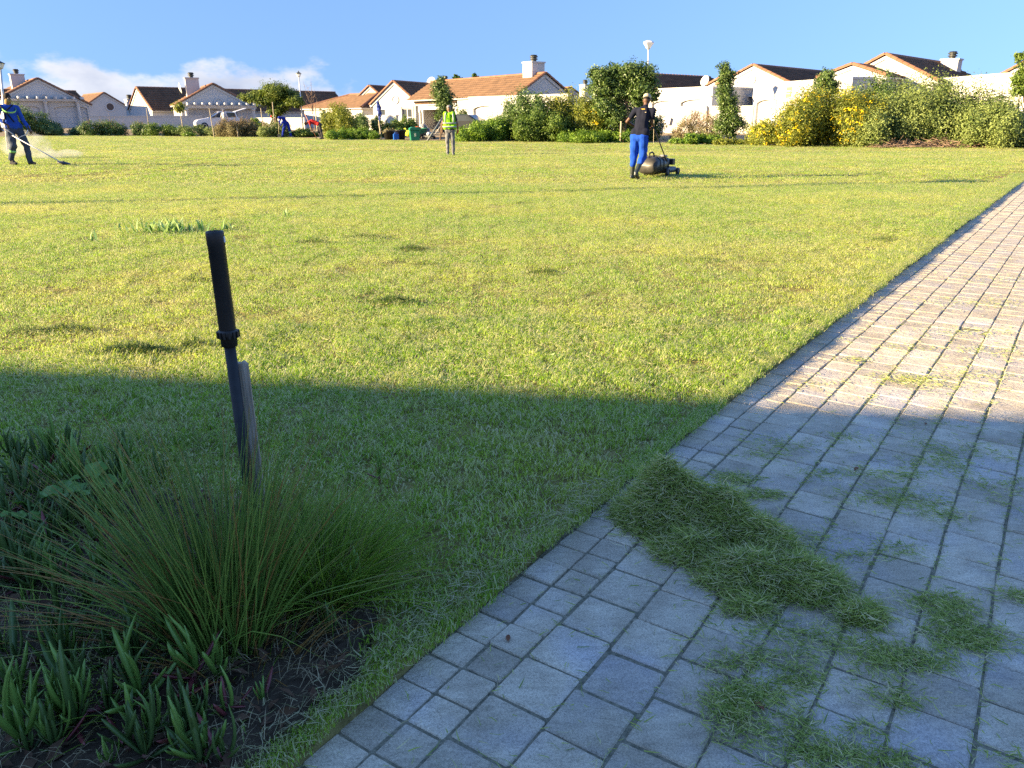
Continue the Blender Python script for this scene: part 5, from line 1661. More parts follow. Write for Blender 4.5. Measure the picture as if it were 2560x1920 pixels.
# --- his mower
a_ = math.atan2(-F_.x, F_.y)
mo = mp + F_ * 1.42
mw = empty('lawn_mower', (mo.x, mo.y, tz(mo.x, mo.y)), a_, 'black petrol lawn mower with big grass catcher pushed over the lawn', 'mower')
dk = MB().prism([(-.24, .07), (.24, .07), (.26, .13), (.22, .20), (-.22, .20), (-.26, .13)], -.26, .42, Matrix.Identity(4)).build('deck', M('mower_deck', (0.05, 0.055, 0.05), 0.45, 0.3, 12, spec=0.5), mw, bevel=0.02)
ct = MB()
prof = [(-.90, .14, .30), (-.86, .09, .42), (-.72, .07, .47), (-.45, .08, .46), (-.28, .14, .40), (-.2, .2, .36)]
v = []; n_ = 12
for y, z0, z1 in prof:
    for k in range(n_):
        a = 2 * math.pi * k / n_; cz, hz = (z0 + z1) / 2, (z1 - z0) / 2
        sx, sz = math.cos(a), math.sin(a)
        p = 3.5; q_ = (abs(sx) ** p + abs(sz) ** p) ** (-1 / p)
        v.append((sx * q_ * 0.25, y, cz + sz * q_ * hz))
f = [(i * n_ + k, i * n_ + (k + 1) % n_, (i + 1) * n_ + (k + 1) % n_, (i + 1) * n_ + k) for i in range(len(prof) - 1) for k in range(n_)] + [tuple(reversed(range(n_))), tuple(range(5 * n_, 6 * n_))]
ctm = M('catcher_plastic', (0.026, 0.026, 0.024), 0.42, 0.35, 10, spec=0.4, col2=(0.055, 0.052, 0.045))
cat_ = ct.add(v, f).build('grass_catcher', ctm, mw, True)
MB().tube([(0, -.78, .45), (0, -.74, .54), (0, -.60, .56), (0, -.50, .53), (0, -.47, .45)], .018, 8).build('carry_handle', MAT['black'], cat_, True)
for y in (-.66, -.44):
    mb = MB(); pts = []
    for k in range(13):
        a = 2 * math.pi * k / 12; sx, sz = math.cos(a), math.sin(a); q_ = (abs(sx) ** 3.5 + abs(sz) ** 3.5) ** (-1 / 3.5)
        pts.append((sx * q_ * .254, y, .27 + sz * q_ * .205))
    mb.tube(pts, .012, 6, False).build('rib', MAT['black'], cat_, True)
eng = MB().lathe([(.15, .0), (.155, .08), (.15, .16), (.12, .20), (.05, .22), (0, .222)], 16, Matrix.Translation((0, .12, .205))).build('engine', MAT['black'], mw, True)
MB().box((.02, .26, .24), (.2, .42, .38)).build('air_filter', MAT['black'], eng, bevel=0.012)
MB().box((-.2, .22, .25), (-.03, .36, .34)).build('muffler', M('muffler_steel', (0.12, 0.10, 0.09), 0.5, 0.3, 10, metal=0.5), eng, bevel=0.01)
MB().lathe([(.10, .0), (.11, .02), (.06, .045), (0, .05)], 14, Matrix.Translation((0, .12, .43))).build('starter_cover', M('starter_grey', (0.2, 0.2, 0.2), 0.5), eng, True)
for sx in (-1, 1):
    for y, r_ in ((.44, .085), (-.24, .10)):
        T = Matrix.Translation((sx * .27, y, r_)) @ Matrix.Rotation(R(90), 4, 'Y')
        wh = MB().lathe([(r_ * .62, -.03), (r_, -.025), (r_ * 1.02, 0), (r_, .025), (r_ * .62, .03)], 18, T, False).build('wheel', MAT['black'], mw, True)
        MB().lathe([(0, -.022), (r_ * .63, -.02), (r_ * .63, .02), (0, .022)], 14, T).build('hub', M('wheel_hub', (0.10, 0.10, 0.10), 0.5), wh)
hb = MB()
gx = .21
hm = [(-1, -gx), (1, gx)]
hand_l, hand_r = Vector((-.22, -1.12, 1.10)), Vector((.22, -1.12, 1.10))
for p in (hand_l, hand_r):
    hb.tube([(p.x * 1.0, -.05, .2), (p.x, -.42, .52), p], .0135, 8)
hb.tube([hand_l, (-.12, -1.16, 1.135), (.12, -1.16, 1.135), hand_r], .0135, 8)
hb.build('handlebar', MAT['black'], mw, True)

# --- man with the brush cutter
tp = at(38, 330, 22.0); tpos = Vector((tp.x, 22.0, tz(tp.x, 22.0)))
J = dict(head=(-.02, -.02, 1.72), neck=(-.05, 0, 1.575), chest=(-.06, .0, 1.36), pelvis=(-.02, .02, .95), sl=(-.20, -.13, 1.51), sr=(.09, .13, 1.49),
         el=(-.27, -.22, 1.22), wl=(-.06, -.26, 1.08), er=(.19, .14, 1.18), wr=(.36, .06, .94),
         hl=(-.10, -.06, .92), hr=(.06, .08, .92), kl=(-.05, -.12, .50), al=(-.21, -.08, .15), tl=(-.07, -.13, .045), kr=(.20, .06, .50), ar=(.21, .06, .09), tr=(.36, .01, .04))
body, H = person('man in blue work suit and dark trousers swinging a brush cutter', tpos, J,
                 dict(shirt='overall', trousers='denim', sleeves='long', cut=0.98, wide=1.15), SKIN, 0.012, (0.82, -0.5, -0.18), (1.0, 1.0), boots=CL['charcoal'])
hair(body, H, 1.04)
mb = MB(); mb.ball(H['head'] + H['ff'] * 0.03 - H['up'] * 0.05, (0.085, 0.085, 0.075), 14, 9, H['M']); capsule(mb, H['head'] - H['up'] * .06, Vector(J['neck']) + H['up'] * .01, .075, .082)
mb.build('neck_scarf', CL['tan'], body, True)
band(body, 'reflective_band', (.0, -.07, 1.45), (-.02, -.05, 1.41), 0.165, CL['lime'], 0.022)
band(body, 'reflective_band', (-.11, -.11, .37), (-.13, -.1, .3), 0.088, CL['lime'], 0.03)
for x0, x1 in (((-.19, -.16, 1.57), (.10, -.12, 1.12)), ((.08, .0, 1.56), (-.15, -.14, 1.12))):
    MB().tube([x0, ((x0[0] + x1[0]) / 2, -.19, (x0[2] + x1[2]) / 2 + .05), x1], .016, 6).build('harness_strap', CL['black'], body, True)
bc = empty('brush_cutter', tpos, 0, 'brush cutter with red engine and long pale shaft held by the man', 'brush cutter')
tip = Vector((1.36, -.35, .05)); tail = Vector((-.30, -.10, .93))
MB().tube([tail, tip], .014, 8).build('shaft', MAT['galv'], bc, True)
en = MB().box((-.16, -.11, -.12), (.10, .11, .13), Matrix.Translation(tail + Vector((-.16, .03, .06)))).build('engine', M('red_engine_cover', (0.36, 0.03, 0.02), 0.4, spec=0.5), bc, bevel=0.03)
MB().lathe([(.075, 0), (.08, .05), (.05, .09)], 12, Matrix.Translation(tail + Vector((-.08, .02, .0))) @ Matrix.Rotation(R(90), 4, 'Y')).build('starter_housing', MAT['black'], en, True)
mid = tail.lerp(tip, 0.27)
hbm = MB().tube([Vector((-.07, -.30, 1.13)), Vector((-.07, -.29, .95)), mid + Vector((0, 0, .02)), Vector((.30, -.02, .80)), Vector((.37, .02, .95))], .012, 8).build('handlebar', MAT['galv'], bc, True)
for p in (Vector((-.07, -.30, 1.08)), Vector((.37, .02, .92))):
    MB().tube([p, p + Vector((0, 0, .12))], .019, 8).build('grip', MAT['black'], hbm, True)
T = Matrix.Translation(tip)
MB().lathe([(.02, .07), (.045, .05), (.055, .0), (.05, -.03), (0, -.035)], 12, T).build('trimmer_head', MAT['darkmetal'], bc, True)
MB().lathe([(.05, .055), (.16, .03), (.17, .01), (.165, .01), (.05, .045)], 14, T @ Matrix.Rotation(R(12), 4, 'Y')).build('guard', MAT['black'], bc, True)

# --- man in the green vest, seen from behind
hp = on_ground(1126, 388)
J = dict(head=(-.01, .03, 1.635), neck=(0, 0, 1.49), chest=(0, 0, 1.28), pelvis=(.0, 0, .91), sl=(-.18, 0, 1.43), sr=(.18, 0, 1.43),
         el=(-.27, -.02, 1.12), wl=(-.29, .06, .87), er=(.29, 0, 1.13), wr=(.29, .10, .92),
         hl=(-.085, 0, .88), hr=(.085, 0, .88), kl=(-.10, .01, .48), al=(-.10, -.01, .09), tl=(-.12, .14, .035), kr=(.11, .02, .48), ar=(.11, .0, .09), tr=(.13, .15, .035))
body, H = person('man standing with his back turned in a fluorescent green safety vest', hp, J,
                 dict(shirt='charcoal', trousers='grey', sleeves='short', cut=0.97, wide=0.98), SKIN2, 0.013, (0.1, 1, 0.05), (0.35, 0.9), boots=CL['grey'])
cap(body, H, CL['greycap'], True)
vm = MB(); ch, pv = Vector(J['chest']), Vector(J['pelvis'])
capsule(vm, (-.13, 0, 1.45), (-.10, 0, 1.02), .115, .125); capsule(vm, (.13, 0, 1.45), (.10, 0, 1.02), .115, .125); capsule(vm, (0, 0, 1.4), (0, 0, 1.0), .14, .14)
capsule(vm, (-.13, 0, 1.02), (.13, 0, 1.02), .135, .135)
vest = fuse('safety_vest', vm, CL['hivis'], body, 0.013, 5, 0.004)
def ring(z, h=.024, rx=.262, ry=.152, name='reflective_band', y=0.0):
    mb = MB(); k = 28; v = []
    for zz in (z - h, z + h):
        for i in range(k):
            a = 2 * math.pi * i / k; sx, sy = math.cos(a), math.sin(a); q_ = (abs(sx) ** 2.6 + abs(sy) ** 2.6) ** (-1 / 2.6)
            v.append((sx * q_ * rx, y + sy * q_ * ry, zz))
    o = mb.add(v, [(i, (i + 1) % k, k + (i + 1) % k, k + i) for i in range(k)]).build(name, CL['reflect'], vest, True)
    o.modifiers.new('t', 'SOLIDIFY').thickness = 0.004
ring(1.15, .024, .262, .158); ring(1.02, .024, .268, .162)
for sx in (-1, 1):
    for yy in (-1, 1):
        mb = MB(); w_ = .025
        pts = [(sx * .155, yy * .158, 1.17), (sx * .155, yy * .152, 1.32), (sx * .14, yy * .135, 1.44), (sx * .13, yy * .07, 1.54)]
        v = [(x - w_, y, z) for x, y, z in pts] + [(x + w_, y, z) for x, y, z in pts]
        o = mb.add(v, [(i, i + 1, 5 + i, 4 + i) for i in range(3)]).build('reflective_strap', CL['reflect'], vest, True); o.modifiers.new('t', 'SOLIDIFY').thickness = 0.004
gl = MB(); hand(gl, (.29, .11, .90), (0, .25, -1), (-1, 0, 0), .9, 1.18, 1); fuse('work_glove', gl, CL['orange'], body, 0.010, 3)

# --- stooping man in blue overalls
bp = on_ground(716, 343.5); bp.z = tz(bp.x, bp.y)
J = dict(head=(-.30, -.16, 1.37), neck=(-.20, -.10, 1.40), chest=(-.06, -.02, 1.28), pelvis=(.10, .06, .96), sl=(-.24, -.14, 1.34), sr=(-.02, .12, 1.34),
         el=(-.34, -.22, 1.10), wl=(-.36, -.22, .92), er=(-.22, .12, 1.08), wr=(-.34, -.02, .80),
         hl=(.0, -.03, .93), hr=(.17, .10, .93), kl=(-.14, -.10, .52), al=(-.25, -.12, .09), tl=(-.34, -.20, .04), kr=(.27, .05, .52), ar=(.33, .05, .09), tr=(.26, -.08, .04))
body, H = person('stooping man in royal blue overalls digging at the lawn edge', bp, J, dict(shirt='deepblue', trousers='deepblue', sleeves='long', cut=0.98, wide=1.2), SKIN, 0.017, (-.75, -.3, -.6), (1, 1))
MB().ball(H['head'] + H['up'] * .04 - H['ff'] * .01, (.095, .108, .115), 14, 10, H['M']).build('hood', CL['deepblue'], body, True)
band(body, 'reflective_band', (.30, .05, .36), (.31, .05, .3), .096, CL['lime'], .035)
sp = empty('spade', bp, 0, 'long handled spade held by the man in blue overalls', 'spade')
MB().tube([(-.37, -.28, 1.06), (-.46, -.3, .22)], .017, 8).build('handle', MAT['palewood'], sp, True)
MB().prism([(-.09, 0), (.09, 0), (.08, -.2), (0, -.27), (-.08, -.2)], -.006, .006, Matrix.Translation((-.463, -.3, .24))).build('blade', MAT['darkmetal'], sp)

# --- stooping man in red
rp = on_ground(804, 348.5); rp.z = tz(rp.x, rp.y)
J = dict(head=(-.92, -.08, 1.02), neck=(-.76, -.04, 1.12), chest=(-.52, 0, 1.15), pelvis=(-.08, .0, .98), sl=(-.68, -.16, 1.10), sr=(-.68, .14, 1.12),
         el=(-.62, -.18, .80), wl=(-.50, -.18, .54), er=(-.74, .12, .84), wr=(-.64, .0, .62),
         hl=(-.05, -.08, .93), hr=(-.03, .09, .93), kl=(.02, -.08, .52), al=(.10, -.06, .09), tl=(-.05, -.12, .04), kr=(-.20, .12, .52), ar=(-.02, .16, .09), tr=(-.17, .13, .04))
body, H = person('man in red shirt bent double over a hoe', rp, J, dict(shirt='red', trousers='charcoal', sleeves='short', cut=0.97, wide=1.1), SKIN, 0.017, (-.5, -.15, -.85), (1, 1))
hair(body, H, 1.05)
ho = empty('hoe', rp, 0, 'hoe with reddish handle held by the man in red', 'hoe')
MB().tube([(-.98, -.05, 1.62), (-.28, -.2, .10)], .019, 8).build('handle', M('reddish_handle', (0.45, 0.19, 0.10), 0.7, 0.2, 10), ho, True)
MB().box((-.09, -.07, -.006), (.09, .07, .006), Matrix.Translation((-.27, -.22, .06)) @ Matrix.Rotation(R(35), 4, 'Y')).build('blade', MAT['darkmetal'], ho)

# --- worker with red cap crouching behind the grey green bush
cp_ = at(684, 318, 64.5); cp_.z = tz(cp_.x, 64.5)
J = dict(head=(.0, -.1, 1.28), neck=(.06, -.04, 1.16), chest=(.2, .02, 1.06), pelvis=(.42, .06, .74), sl=(.06, -.16, 1.10), sr=(.14, .16, 1.10), el=(-.1, -.2, .86), wl=(-.2, -.2, .66), er=(-.02, .2, .86), wr=(-.16, .1, .66),
         hl=(.38, -.04, .70), hr=(.42, .14, .70), kl=(.10, -.12, .52), al=(.3, -.1, .09), tl=(.14, -.14, .04), kr=(.14, .2, .52), ar=(.34, .18, .09), tr=(.18, .16, .04))
body, H = person('worker in red cap and dark top crouching behind a bush', cp_, J, dict(shirt='charcoal', trousers='charcoal', sleeves='long', cut=.97), SKIN, 0.019, (-.8, -.4, -.3), (1, 1))
cap(body, H, CL['red'], True, r=1.12)

# --- person at the open tailgate of the white car
wp = at(563, 316, 69.5); wp.z = tz(wp.x, 69.5)
J = dict(head=(0, .02, 1.60), neck=(0, 0, 1.46), chest=(0, 0, 1.26), pelvis=(0, 0, .9), sl=(-.17, 0, 1.40), sr=(.17, 0, 1.40), el=(-.25, .02, 1.12), wl=(-.22, .2, .95), er=(.25, .02, 1.12), wr=(.22, .2, .95),
         hl=(-.08, 0, .87), hr=(.08, 0, .87), kl=(-.09, .01, .48), al=(-.09, 0, .09), tl=(-.10, .15, .035), kr=(.1, .01, .48), ar=(.1, 0, .09), tr=(.11, .15, .035))
body, H = person('grey haired person in pale shirt at the open tailgate of the white car', wp, J, dict(shirt='white', trousers='grey', sleeves='long', cut=.97), SKIN2, 0.019, (-.2, 1, 0), (.5, .5))
hr_ = hair(body, H, 1.02); hr_.data.materials[0] = CL['grey']
# ------------------------------------------------------------------ gardeners' things at the far bed
# white hatchback with its tailgate up
cw = at(545, 316, 71.5)
car = empty('car', (cw.x, 71.5, tz(cw.x, 71.5)), R(28), 'white hatchback with open tailgate parked before the pergola house', 'car')
WHITE = M('white_car_paint', (0.62, 0.63, 0.66), 0.25, 0.02, 2, spec=0.5)
side_p = [(-1.9, .28), (1.75, .28), (1.82, .55), (1.80, .95), (1.62, 1.02), (1.50, 1.45), (.1, 1.50), (-.75, .98), (-1.72, .80), (-1.92, .6)]
MB().prism(side_p, -.80, .80).build('body', WHITE, car, bevel=0.05)
for sy in (-1, 1):
    for poly in ([(-.55, 1.0), (.15, 1.42), (.42, 1.42), (.42, 1.0)], [(.5, 1.0), (.5, 1.42), (1.38, 1.40), (1.5, 1.02)]):
        MB().prism(poly, sy * .803, sy * .812).build('side_window', MAT['glass'], car)
    for x in (-1.2, 1.15):
        T = Matrix.Translation((x, sy * .74, .30)) @ Matrix.Rotation(R(90), 4, 'X')
        wh = MB().lathe([(.18, -.1), (.29, -.09), (.30, 0), (.29, .09), (.18, .1)], 18, T).build('wheel', MAT['black'], car, True)
        MB().lathe([(0, -.085), (.17, -.104), (.17, .104), (0, .085)], 12, T).build('rim', MAT['galv'], wh)
    MB().box((-.5, sy * .82, .98), (-.36, sy * .98, 1.08)).build('side_mirror', MAT['black'], car)
MB().add([(-.72, -.68, 1.01), (-.72, .68, 1.01), (.06, .62, 1.475), (.06, -.62, 1.475)], [(0, 1, 2, 3)]).build('windscreen', MAT['glass'], car).location.x = -.012
MB().box((1.83, -.6, .62), (1.86, .6, .98)).box((1.62, -.62, 1.04), (1.66, .62, 1.40)).build('boot_dark_panel', MAT['black'], car)  # black plates on the solid body, painting the shade inside the open boot
tg = MB().prism([(1.48, 1.50), (1.50, 1.44), (2.45, 1.72), (2.47, 1.80)], -.68, .68).build('tailgate', WHITE, car, bevel=.02)
MB().prism([(1.62, 1.462), (1.625, 1.45), (2.2, 1.62), (2.19, 1.635)], -.55, .55).build('rear_window', MAT['glass'], tg)
for sy in (-1, 1): MB().box((1.80, sy * .55 - .1, .75), (1.84, sy * .55 + .1, .95)).build('tail_light', M('tail_light', (0.45, 0.02, 0.02), 0.3), car)

# dark car mostly hidden by the bright green bush
cd = at(1172, 312, 56)
car2 = empty('car', (cd.x, 56, tz(cd.x, 56)), R(-20), 'dark car with white bonnet edge half hidden by the bright green bush', 'car')
sp2 = [(-1.9, .28), (1.85, .28), (1.9, .6), (1.75, .92), (.95, 1.0), (.3, 1.42), (-1.1, 1.45), (-1.75, 1.0), (-1.92, .85)]
MB().prism(sp2, -.82, .82).build('body', M('dark_car_paint', (0.03, 0.032, 0.035), 0.25, spec=0.5), car2, bevel=.05)
MB().prism([(.93, 1.02), (.32, 1.41), (.34, 1.42), (.97, 1.03)], -.7, .7).build('windscreen', MAT['glass'], car2)
for sy in (-1, 1):
    MB().prism([(-1.5, 1.02), (-1.0, 1.38), (.25, 1.36), (.75, 1.02)], sy * .823, sy * .83).build('side_window', MAT['glass'], car2)
    for x in (-1.2, 1.2):
        T = Matrix.Translation((x, sy * .75, .3)) @ Matrix.Rotation(R(90), 4, 'X')
        wh = MB().lathe([(.18, -.1), (.29, -.09), (.30, 0), (.29, .09), (.18, .1)], 18, T).build('wheel', MAT['black'], car2, True)
        MB().lathe([(0, -.085), (.17, -.104), (.17, .104), (0, .085)], 12, T).build('rim', MAT['galv'], wh)


def tub(label, px, pyb, Y, s=1.0, fill='green'):
    p = at(px, pyb, Y); z = tz(p.x, Y)
    e = empty('garden_tub', (p.x, Y, z), random.uniform(0, 3), label, 'tub', 'black tubs of weeds')
    n = 20
    MB().lathe([(.27 * s, 0), (.35 * s, .52 * s), (.385 * s, .525 * s), (.385 * s, .56 * s), (.345 * s, .56 * s), (.335 * s, .5 * s), (.26 * s, .03), (0, .03)], n, None).build('tub', MAT['black'], e, True)
    for sx in (-1, 1):
        MB().tube([(sx * .37 * s, -.09, .50 * s), (sx * .45 * s, -.07, .52 * s), (sx * .45 * s, .07, .52 * s), (sx * .37 * s, .09, .50 * s)], .014, 6).build('handle', MAT['black'], e, True)
    rr = np.random.default_rng(px)
    V, F, t = leaf_cloud(rr, [((0, 0, .50 * s), (.30 * s, .30 * s, .16 * s))], 420, .13, 60, .3, .2)
    k = np.repeat(V.reshape(-1, 4, 3)[:, :, 2].min(1) > .3 * s, 4); idx = np.cumsum(k) - 1
    share('weeds', np_mesh('weeds', V[k], idx[F[k[F[:, 0]]]], LEAF[fill], False, {'rnd': t[k]}), e)
    return e


tub('black tub heaped with pulled weeds beside the blue can', 972, 341, 52.8, 1.0, 'olive')
tub('wide black tub of weeds right of the blue can', 1001, 336, 54.3, 1.05, 'mid')
tub('smaller black pot with a plant behind the other tubs', 962, 322, 57.5, 0.85, 'yellowish')
p = at(990, 343, 52.2)
jc = empty('jerry_can', (p.x, 52.2, tz(p.x, 52.2)), R(20), 'small blue jerry can standing between the black tubs', 'jerry can')
BLUEP = M('blue_plastic', (0.012, 0.10, 0.42), 0.4, 0.1, 8, spec=0.4)
MB().box((-.17, -.11, 0), (.17, .11, .36)).box((-.12, -.1, .36), (.02, .1, .40)).build('can_body', BLUEP, jc, bevel=.03)
MB().tube([(-.1, 0, .39), (-.08, 0, .46), (.06, 0, .46), (.10, 0, .36)], .018, 8).build('handle', BLUEP, jc, True)
MB().lathe([(.035, .36), (.035, .44), (0, .445)], 10, Matrix.Translation((.12, 0, 0))).build('cap', MAT['black'], jc)

p = at(1037, 351, 50.6)
gb = empty('garden_bin', (p.x, 50.6, tz(p.x, 50.6)), R(14), 'green plastic bin with lid and pale label at the lawn edge', 'bin')
GREENP = M('green_plastic', (0.015, 0.17, 0.085), 0.45, 0.12, 6, spec=0.4)
MB().prism([(-.27, 0), (.27, 0), (.32, .62), (-.32, .62)], -.26, .26).build('bin_body', GREENP, gb, bevel=.03)
MB().prism([(-.35, .62), (.35, .62), (.33, .74), (.2, .82), (-.2, .82), (-.33, .74)], -.30, .30).build('lid', GREENP, gb, bevel=.025)
MB().box((-.04, -.272, .26), (.06, -.262, .46)).build('label', M('paper_label', (0.62, 0.60, 0.42), 0.7), gb)

# wheelbarrow with green tray
p = at(1046, 338, 54.5)
wb = empty('wheelbarrow', (p.x, 54.5, tz(p.x, 54.5)), R(160), 'green wheelbarrow with orange sack behind the green bin', 'wheelbarrow')
MB().add([(-.32, -.4, .34), (.32, -.4, .34), (.28, .35, .30), (-.28, .35, .30), (-.42, -.55, .66), (.42, -.55, .66), (.38, .60, .60), (-.38, .60, .60)], [(3, 2, 1, 0), (0, 1, 5, 4), (1, 2, 6, 5), (2, 3, 7, 6), (3, 0, 4, 7)]).build('tray', GREENP, wb).modifiers.new('t', 'SOLIDIFY').thickness = .012
T = Matrix.Translation((0, .75, .19)) @ Matrix.Rotation(R(90), 4, 'Y')
wh = MB().lathe([(.12, -.04), (.185, -.035), (.19, 0), (.185, .035), (.12, .04)], 16, T).build('wheel', MAT['black'], wb, True)
for sx in (-1, 1):
    MB().tube([(sx * .06, .8, .2), (sx * .24, .2, .3), (sx * .28, -.5, .42), (sx * .30, -1.0, .58)], .017, 8).build('handle', MAT['darkmetal'], wb, True)
    MB().tube([(sx * .24, -.35, .38), (sx * .26, -.4, 0)], .015, 6).build('leg', MAT['darkmetal'], wb)
MB().ball((0, .1, .62), (.25, .3, .16), 10, 7).build('sack', CL['orange'], wb, True)
def heap(label, cat, name, px, pyb, Y, blobs, mat, seed):
    p = at(px, pyb, Y); rr = np.random.default_rng(seed); mb = MB()
    for c, r in blobs: mb.ball(c, r, 12, 8)
    o = fuse(name, mb, mat, None, .03, 2, .02, 9, loc=(p.x, Y, tz(p.x, Y)))
    return tag(o, label, cat)
heap('grey and black rubbish bags heaped by the porch', 'bags', 'rubbish_bag', 1058, 332, 55.5, [((-.35, 0, .28), (.32, .3, .36)), ((.15, .1, .34), (.34, .3, .42)), ((.05, -.1, .62), (.26, .24, .28))], M('grey_bag_plastic', (0.16, 0.165, 0.17), 0.3, 0.4, 7, 0.03, 18, spec=0.5), 3)
heap('yellow rain jacket lying over the tools', 'jacket', 'rain_jacket', 1021, 330, 55.2, [((0, 0, .3), (.3, .2, .2)), ((.25, 0, .2), (.25, .2, .14)), ((-.2, .05, .46), (.16, .12, .2))], M('yellow_rain_cloth', (0.62, 0.66, 0.04), 0.6), 4)
# push mower parked by the porch
p = at(1072, 336, 54)
pm2 = empty('lawn_mower', (p.x, 54, tz(p.x, 54)), R(60), 'small grey mower parked beside the rubbish bags', 'mower')
MB().box((-.24, -.3, .09), (.24, .32, .22)).build('deck', MAT['darkmetal'], pm2, bevel=.03)
MB().lathe([(.14, .22), (.15, .36), (.09, .44), (0, .45)], 14).build('engine', MAT['galv'], pm2, True)
for sx in (-1, 1):
    MB().tube([(sx * .2, -.25, .2), (sx * .2, -.95, .95)], .014, 8).build('handle', MAT['galv'], pm2, True)
    for y in (-.25, .28): MB().lathe([(.05, -.02), (.1, -.02), (.1, .02), (.05, .02)], 14, Matrix.Translation((sx * .27, y, .1)) @ Matrix.Rotation(R(90), 4, 'Y')).build('wheel', MAT['black'], pm2)

# leaning pole beside the slim tree
a, b = at(1067, 350, 50.2), at(1112, 286, 51.5)
lp = MB().tube([(0, 0, -.05), (b.x - a.x, 1.3, b.z - tz(a.x, 50.2))], [.06, .055], 10).build('leaning_pole', M('grey_pole', (0.13, 0.15, 0.15), 0.6, 0.2, 6), None, True, loc=(a.x, 50.2, tz(a.x, 50.2)))
tag(lp, 'dark grey pole leaning against the slim tree by the porch', 'pole')

# blue jacket hung on its stake
p = at(951, 300, 54.9)
mb = MB(); z0 = at(951, 300, 54.9).z
for c, r in (((-.06, 0, at(951, 260, 54.9).z), (.10, .10, .2)), ((0, 0, at(951, 272, 54.9).z), (.16, .12, .32)), ((.04, 0, at(951, 286, 54.9).z), (.13, .10, .3)), ((.02, 0, at(951, 297, 54.9).z), (.08, .07, .16))):
    mb.ball((c[0] - .06, c[1], c[2]), r, 12, 8)
jk = fuse('work_jacket', mb, M('faded_navy_cloth', (0.03, 0.04, 0.12), 0.9, 0.4, 5, 0.01, 20, col2=(0.03, 0.07, 0.33)), None, .025, 2, .03, 12, loc=(p.x, 54.9, 0))
tag(jk, 'dark blue work jacket hung on a pale stake', 'jacket')
MB().ball((-.14, -.06, at(951, 286, 54.9).z), (.06, .05, .14), 8, 6).build('lining', CL['white'], jk, True)

# dust raised by the brush cutter
p = on_ground(120, 404); dz = tz(p.x, p.y)
mb = MB()
for c, r in (((0, 0, .12), (.55, .4, .16)), ((-.35, .1, .28), (.45, .35, .26)), ((-.55, .1, .55), (.42, .3, .32)), ((.3, .0, .1), (.5, .3, .12)), ((-.15, .1, .42), (.35, .3, .3)), ((-1.0, .2, .35), (.5, .4, .35)), ((.7, .1, .12), (.5, .3, .14))): mb.ball(c, r, 14, 9)
dm = bpy.data.materials.new('grass_dust_air'); n, l = nodes_of(dm); n.remove(n['Principled BSDF'])
pv_ = n.new('ShaderNodeVolumePrincipled'); pv_.inputs['Color'].default_value = (0.93, 0.95, 0.88, 1)
tc = n.new('ShaderNodeTexCoord'); tn_ = n.new('ShaderNodeTexNoise'); tn_.inputs['Scale'].default_value = 3.2; tn_.inputs['Detail'].default_value = 4
l.new(tc.outputs['Object'], tn_.inputs['Vector']); mr = n.new('ShaderNodeMapRange'); mr.inputs['From Min'].default_value = .34; mr.inputs['From Max'].default_value = .75; mr.inputs['To Max'].default_value = 2.0
l.new(tn_.outputs['Fac'], mr.inputs['Value']); l.new(mr.outputs[0], pv_.inputs['Density']); l.new(pv_.outputs[0], n['Material Output'].inputs['Volume'])
du = fuse('grass_dust', mb, dm, None, .05, 6, loc=(p.x, p.y - .1, dz + .03))
tag(du, 'pale cloud of grass dust thrown up by the brush cutter', 'dust', kind='stuff')
# ------------------------------------------------------------------ riser pipe and its stake in the near bed
PX, PY = -0.835, 2.20
pipe = empty('riser_pipe', (PX, PY, 0), 0, 'black irrigation riser with ribbed collar standing in the rush clump', 'pipe')
def lean_z(z): return Vector((-0.012 * z, 0.02 * z, z))
Tl = Matrix.Rotation(R(-0.9), 4, 'Y') @ Matrix.Rotation(R(-1.0), 4, 'X')
PIPE = M('weathered_pe_pipe', (0.018, 0.020, 0.022), 0.6, 0.25, 18, 0.0006, 300, spec=0.25, col2=(0.036, 0.038, 0.040))
MB().lathe([(.0165, -.15), (.0165, .66)], 20, Tl).build('lower_pipe', PIPE, pipe, True)
SL = M('black_sleeve', (0.011, 0.011, 0.012), 0.45, 0.3, 14, 0.0006, 160, spec=0.4, patch=((0.045, 0.036, 0.026), 5, 0.6))
sl_ = MB().lathe([(.0235, .705), (.0245, .71), (.0245, .955), (.0255, .957), (.0255, .992), (.0238, .997), (.019, .997), (.019, .95), (0, .949)], 28, Tl).build('sleeve', SL, pipe, True)
MB().box((.0252, -.005, .965), (.0268, .004, .982), Tl).build('sticker', M('white_sticker', (.6, .6, .6), .6), sl_)
cb = MB().lathe([(.019, .655), (.024, .66), (.0245, .68), (.028, .684), (.0285, .704), (.0245, .708)], 28, Tl)
col_ = cb.build('collar', SL, pipe, True)
for k in range(14):
    a = 2 * math.pi * k / 14
    MB().box((-.0032, .026, .684), (.0032, .0335, .704), Tl @ Matrix.Rotation(a, 4, 'Z')).build('rib', SL, col_, bevel=.0008)
wood = M('grey_weathered_wood', (0.21, 0.17, 0.125), 0.88, 0.3, 4, 0, spec=0.1, col2=(0.46, 0.39, 0.31), detail=10)
_n, _l = nodes_of(wood)
_t = _n.new('ShaderNodeTexCoord'); _m = _n.new('ShaderNodeMapping'); _m.inputs['Scale'].default_value = (60, 60, 3.5); _l.new(_t.outputs['Object'], _m.inputs['Vector'])
_w = _n.new('ShaderNodeTexNoise'); _w.inputs['Scale'].default_value = 1.6; _w.inputs['Detail'].default_value = 6; _l.new(_m.outputs[0], _w.inputs['Vector'])
_b = _n.new('ShaderNodeBump'); _b.inputs['Distance'].default_value = .004; _l.new(_w.outputs['Fac'], _b.inputs['Height']); _l.new(_b.outputs[0], _n['Principled BSDF'].inputs['Normal'])
